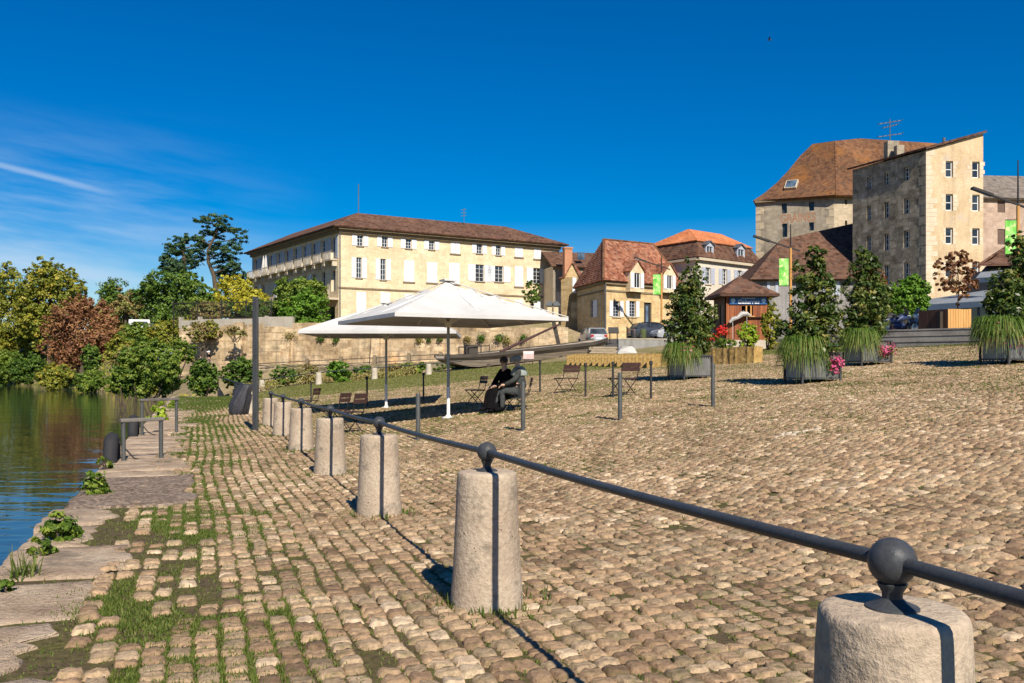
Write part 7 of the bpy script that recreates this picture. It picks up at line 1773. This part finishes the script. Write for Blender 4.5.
# rough growth over the banks
def undergrowth():
    n = 60000; X = nr.uniform(-110, -8, n); Y = nr.uniform(46, 165, n); s, t = st(X, Y); d = t - t_edge(s); px = CX + F_PX * X / Y
    yw = 80 + (5.2 - X) * .216
    ok = (d > .2) & (d < 34) & (px > -80) & (px < 262) & ((px < 196) | (Y > 66)) & ((s > 47.5) | (t > 6)) & ~((X > -33) & (Y > 63) & (Y < yw + 2)) & (nr.random(n) < .25 + fnoise(X * .12, Y * .12, 51) ** 1.2) & ~((X > -34) & (Y > yw))
    X, Y = X[ok], Y[ok]; cl = fnoise(X * .5, Y * .5, 53); h = np.maximum(.12, (cl - .25) * 2.6) * np.clip(Y / 80, .5, 1.5)
    P = []; T = []; Nn = []; 
    for q in range(4):
        m_ = len(X); z = gz(X, Y) + h * nr.random(m_) ** .7; P.append(np.stack([X + nr.normal(0, .3, m_), Y + nr.normal(0, .3, m_), z], -1)); T.append(np.clip(vnoise(X * .16, Y * .16, 60) * .9 + nr.normal(0, .16, m_), 0, 1)); Nn.append(np.tile([0, -.5, .7], (m_, 1)))
    P = np.concatenate(P); o = leaf_cloud('undergrowth', P, np.concatenate(Nn), .32, LEAF['autumn'], np.concatenate(T), asp=.6, rand=.8); tag(o, 'low rough growth of brambles and weeds over the river bank', 'undergrowth', kind='stuff')
    # the strip between the square and the ramp
    n = 14000; X = nr.uniform(-19, -6.5, n); Y = nr.uniform(58, 68, n); yl = 67 - (X + 20) * .12; ok = (Y < yl) & (Y > yl - 4.5 - 3 * vnoise(X * .3, Y * 0, 71)) & (nr.random(n) < ss(.36, .6, fnoise(X * .45, Y * .45, 72)) + .12); X, Y = X[ok], Y[ok]; m_ = len(X)
    P = np.stack([X, Y, gz(X, Y) + nr.random(m_) * (.1 + .8 * vnoise(X * .6, Y * .6, 73))], -1); o = leaf_cloud('undergrowth', P, np.tile([0, -.5, .7], (m_, 1)), .17, LEAF['dry'], np.clip(vnoise(X * .4, Y * .4, 74) + nr.normal(0, .15, m_), 0, 1), asp=.5, rand=.9); tag(o, 'dry weeds and brush along the foot of the low ramp wall', 'undergrowth', kind='stuff')
undergrowth()
# bare earth bank strips at the water
# weeds on the quay face
def weed(px, py, Yq, w, h, n, lab, leaf='weed', size=.05):
    s = Yq / F_PX; c = at(px, py, Yq); P, N, T = crown_cloud([(c.x, c.y, c.z, w * s, w * s * .8, h * s), (c.x + w * s * .5, c.y + .1, c.z - h * s * .4, w * s * .7, w * s * .5, h * s * .7), (c.x - w * s * .5, c.y, c.z + h * s * .5, w * s * .4, w * s * .4, h * s * .5)], n, .11, (.2, 1.25)); t = empty('quay_weed', (c.x, c.y, -.5), lab, 'weeds', 'leafy weeds sprouting from the quay wall')
    leaf_cloud('leaves', P, N, size, LEAF[leaf], T, t, asp=.55, rand=.6); m = MB()
    for i in range(7): m.tube([(c.x + .15, c.y + .15, -.6), (c.x + rnd.uniform(-.5, .5) * w * s, c.y + rnd.uniform(-.1, .1), c.z + rnd.uniform(0, .7) * h * s)], [.012, .005], 5)
    m.build('stems', m_bark, t)
weed(94, 487, 9.8, 9, 15, 1500, 'leafy light green weed on the quay face, below the gravelly slab')
weed(103, 464, 12.2, 5, 9, 420, 'smaller leafy weed on the quay face just before the nearer handrail')
weed(59, 530, 7.3, 13, 15, 1700, 'broad leafy weed hanging over the water in the foreground')
weed(40, 550, 6.6, 8, 12, 380, 'darker weed on the quay face, below the broad foreground one', 'green', .06)
weed(2, 590, 5.6, 8, 10, 420, 'leafy weed cut off by the left edge of the picture', 'weed', .05)
weed(158, 416, 24, 8, 9, 500, 'bright leafy weed between the two steel handrails', 'lime', .11)
weed(164, 404, 32, 7, 7, 400, 'yellow-green weed on the quay behind the farther handrail', 'lime', .13)
def spray(px, py, Y, n, h, lab):
    c = at(px, py, Y); a = nr.uniform(0, 6.28, n); P = np.stack([c.x + nr.normal(0, .05, n), c.y + nr.normal(0, .05, n), np.full(n, c.z)], -1)
    o = blades('grass_tuft', P, np.full(n, h) * nr.uniform(.5, 1.1, n), np.full(n, .006), nr.uniform(.2, .8, n), lab, .85, 'grass tuft'); o['kind'] = 'thing'; return o
spray(24, 584, 6.0, 60, .30, 'spiky grass tuft at the quay edge in the foreground')
# terrace and street planting
tree('thin_tree', (934, 980, 247, 306), 41, 'russet', 1500, 'thin red-leaved tree in the orange tub', None, 9, .16, sig=.09, nclump=110, tw=.035, zb=TUB[2], shell=(.2, 1))
tree('leafy_bush', (888, 930, 276, 322), 49, 'bright', 6000, 'dense green bush against the shaded side of the tallest building', None, 9, .16, False, 'bush', zb=3.0)
tree('leafy_bush', (866, 893, 282, 318), 51, 'green', 2400, 'reddish-green climber left of the dense green bush', None, 7, .17, False, 'bush', zb=3.0)
tree('leafy_bush', (856, 885, 262, 305), 60, 'russet', 2000, 'red-tinged creeper on the shaded wall behind the rear planter', None, 8, .2, False, 'bush', zb=3.2)
tree('leafy_bush', (690, 712, 318, 345), 47, 'green', 1500, 'green bush between the leftmost planter and the kiosk', None, 6, .16, False, 'bush', zb=2.4)
tree('flower_bush', (737, 759, 322, 350), 46.5, 'lime', 1800, 'yellow-green bush in front of the kiosk wall', None, 7, .13, False, 'bush', zb=2.4)
tree('flower_bush', (760, 782, 300, 348), 47.5, 'autumn', 2000, 'tall loose yellowish bush at the right corner of the kiosk', None, 8, .15, False, 'bush', zb=2.4)
tree('flower_bush', (712, 737, 338, 350), 46, 'green', 1100, 'low green plants below the red flowers', None, 6, .13, False, 'bush', zb=2.3)
for px, py, lab in ((722, 331, 'clump of red flowers left of the kiosk front'), (712, 337, 'lower clump of red flowers nearer the leftmost planter')):
    c = at(px, py, 46.4); flower_clump('red_flowers', c, (.28, .25, .2), 260, .12, m_red, lab, 'flowers', 'red flowers by the kiosk', m_fgrass)
tree('climbing_plant', (522, 541, 281, 306), 90, 'deep', 900, 'dark round-topped young tree before the right end of the yellow building', None, 7, .24, tw=.08)
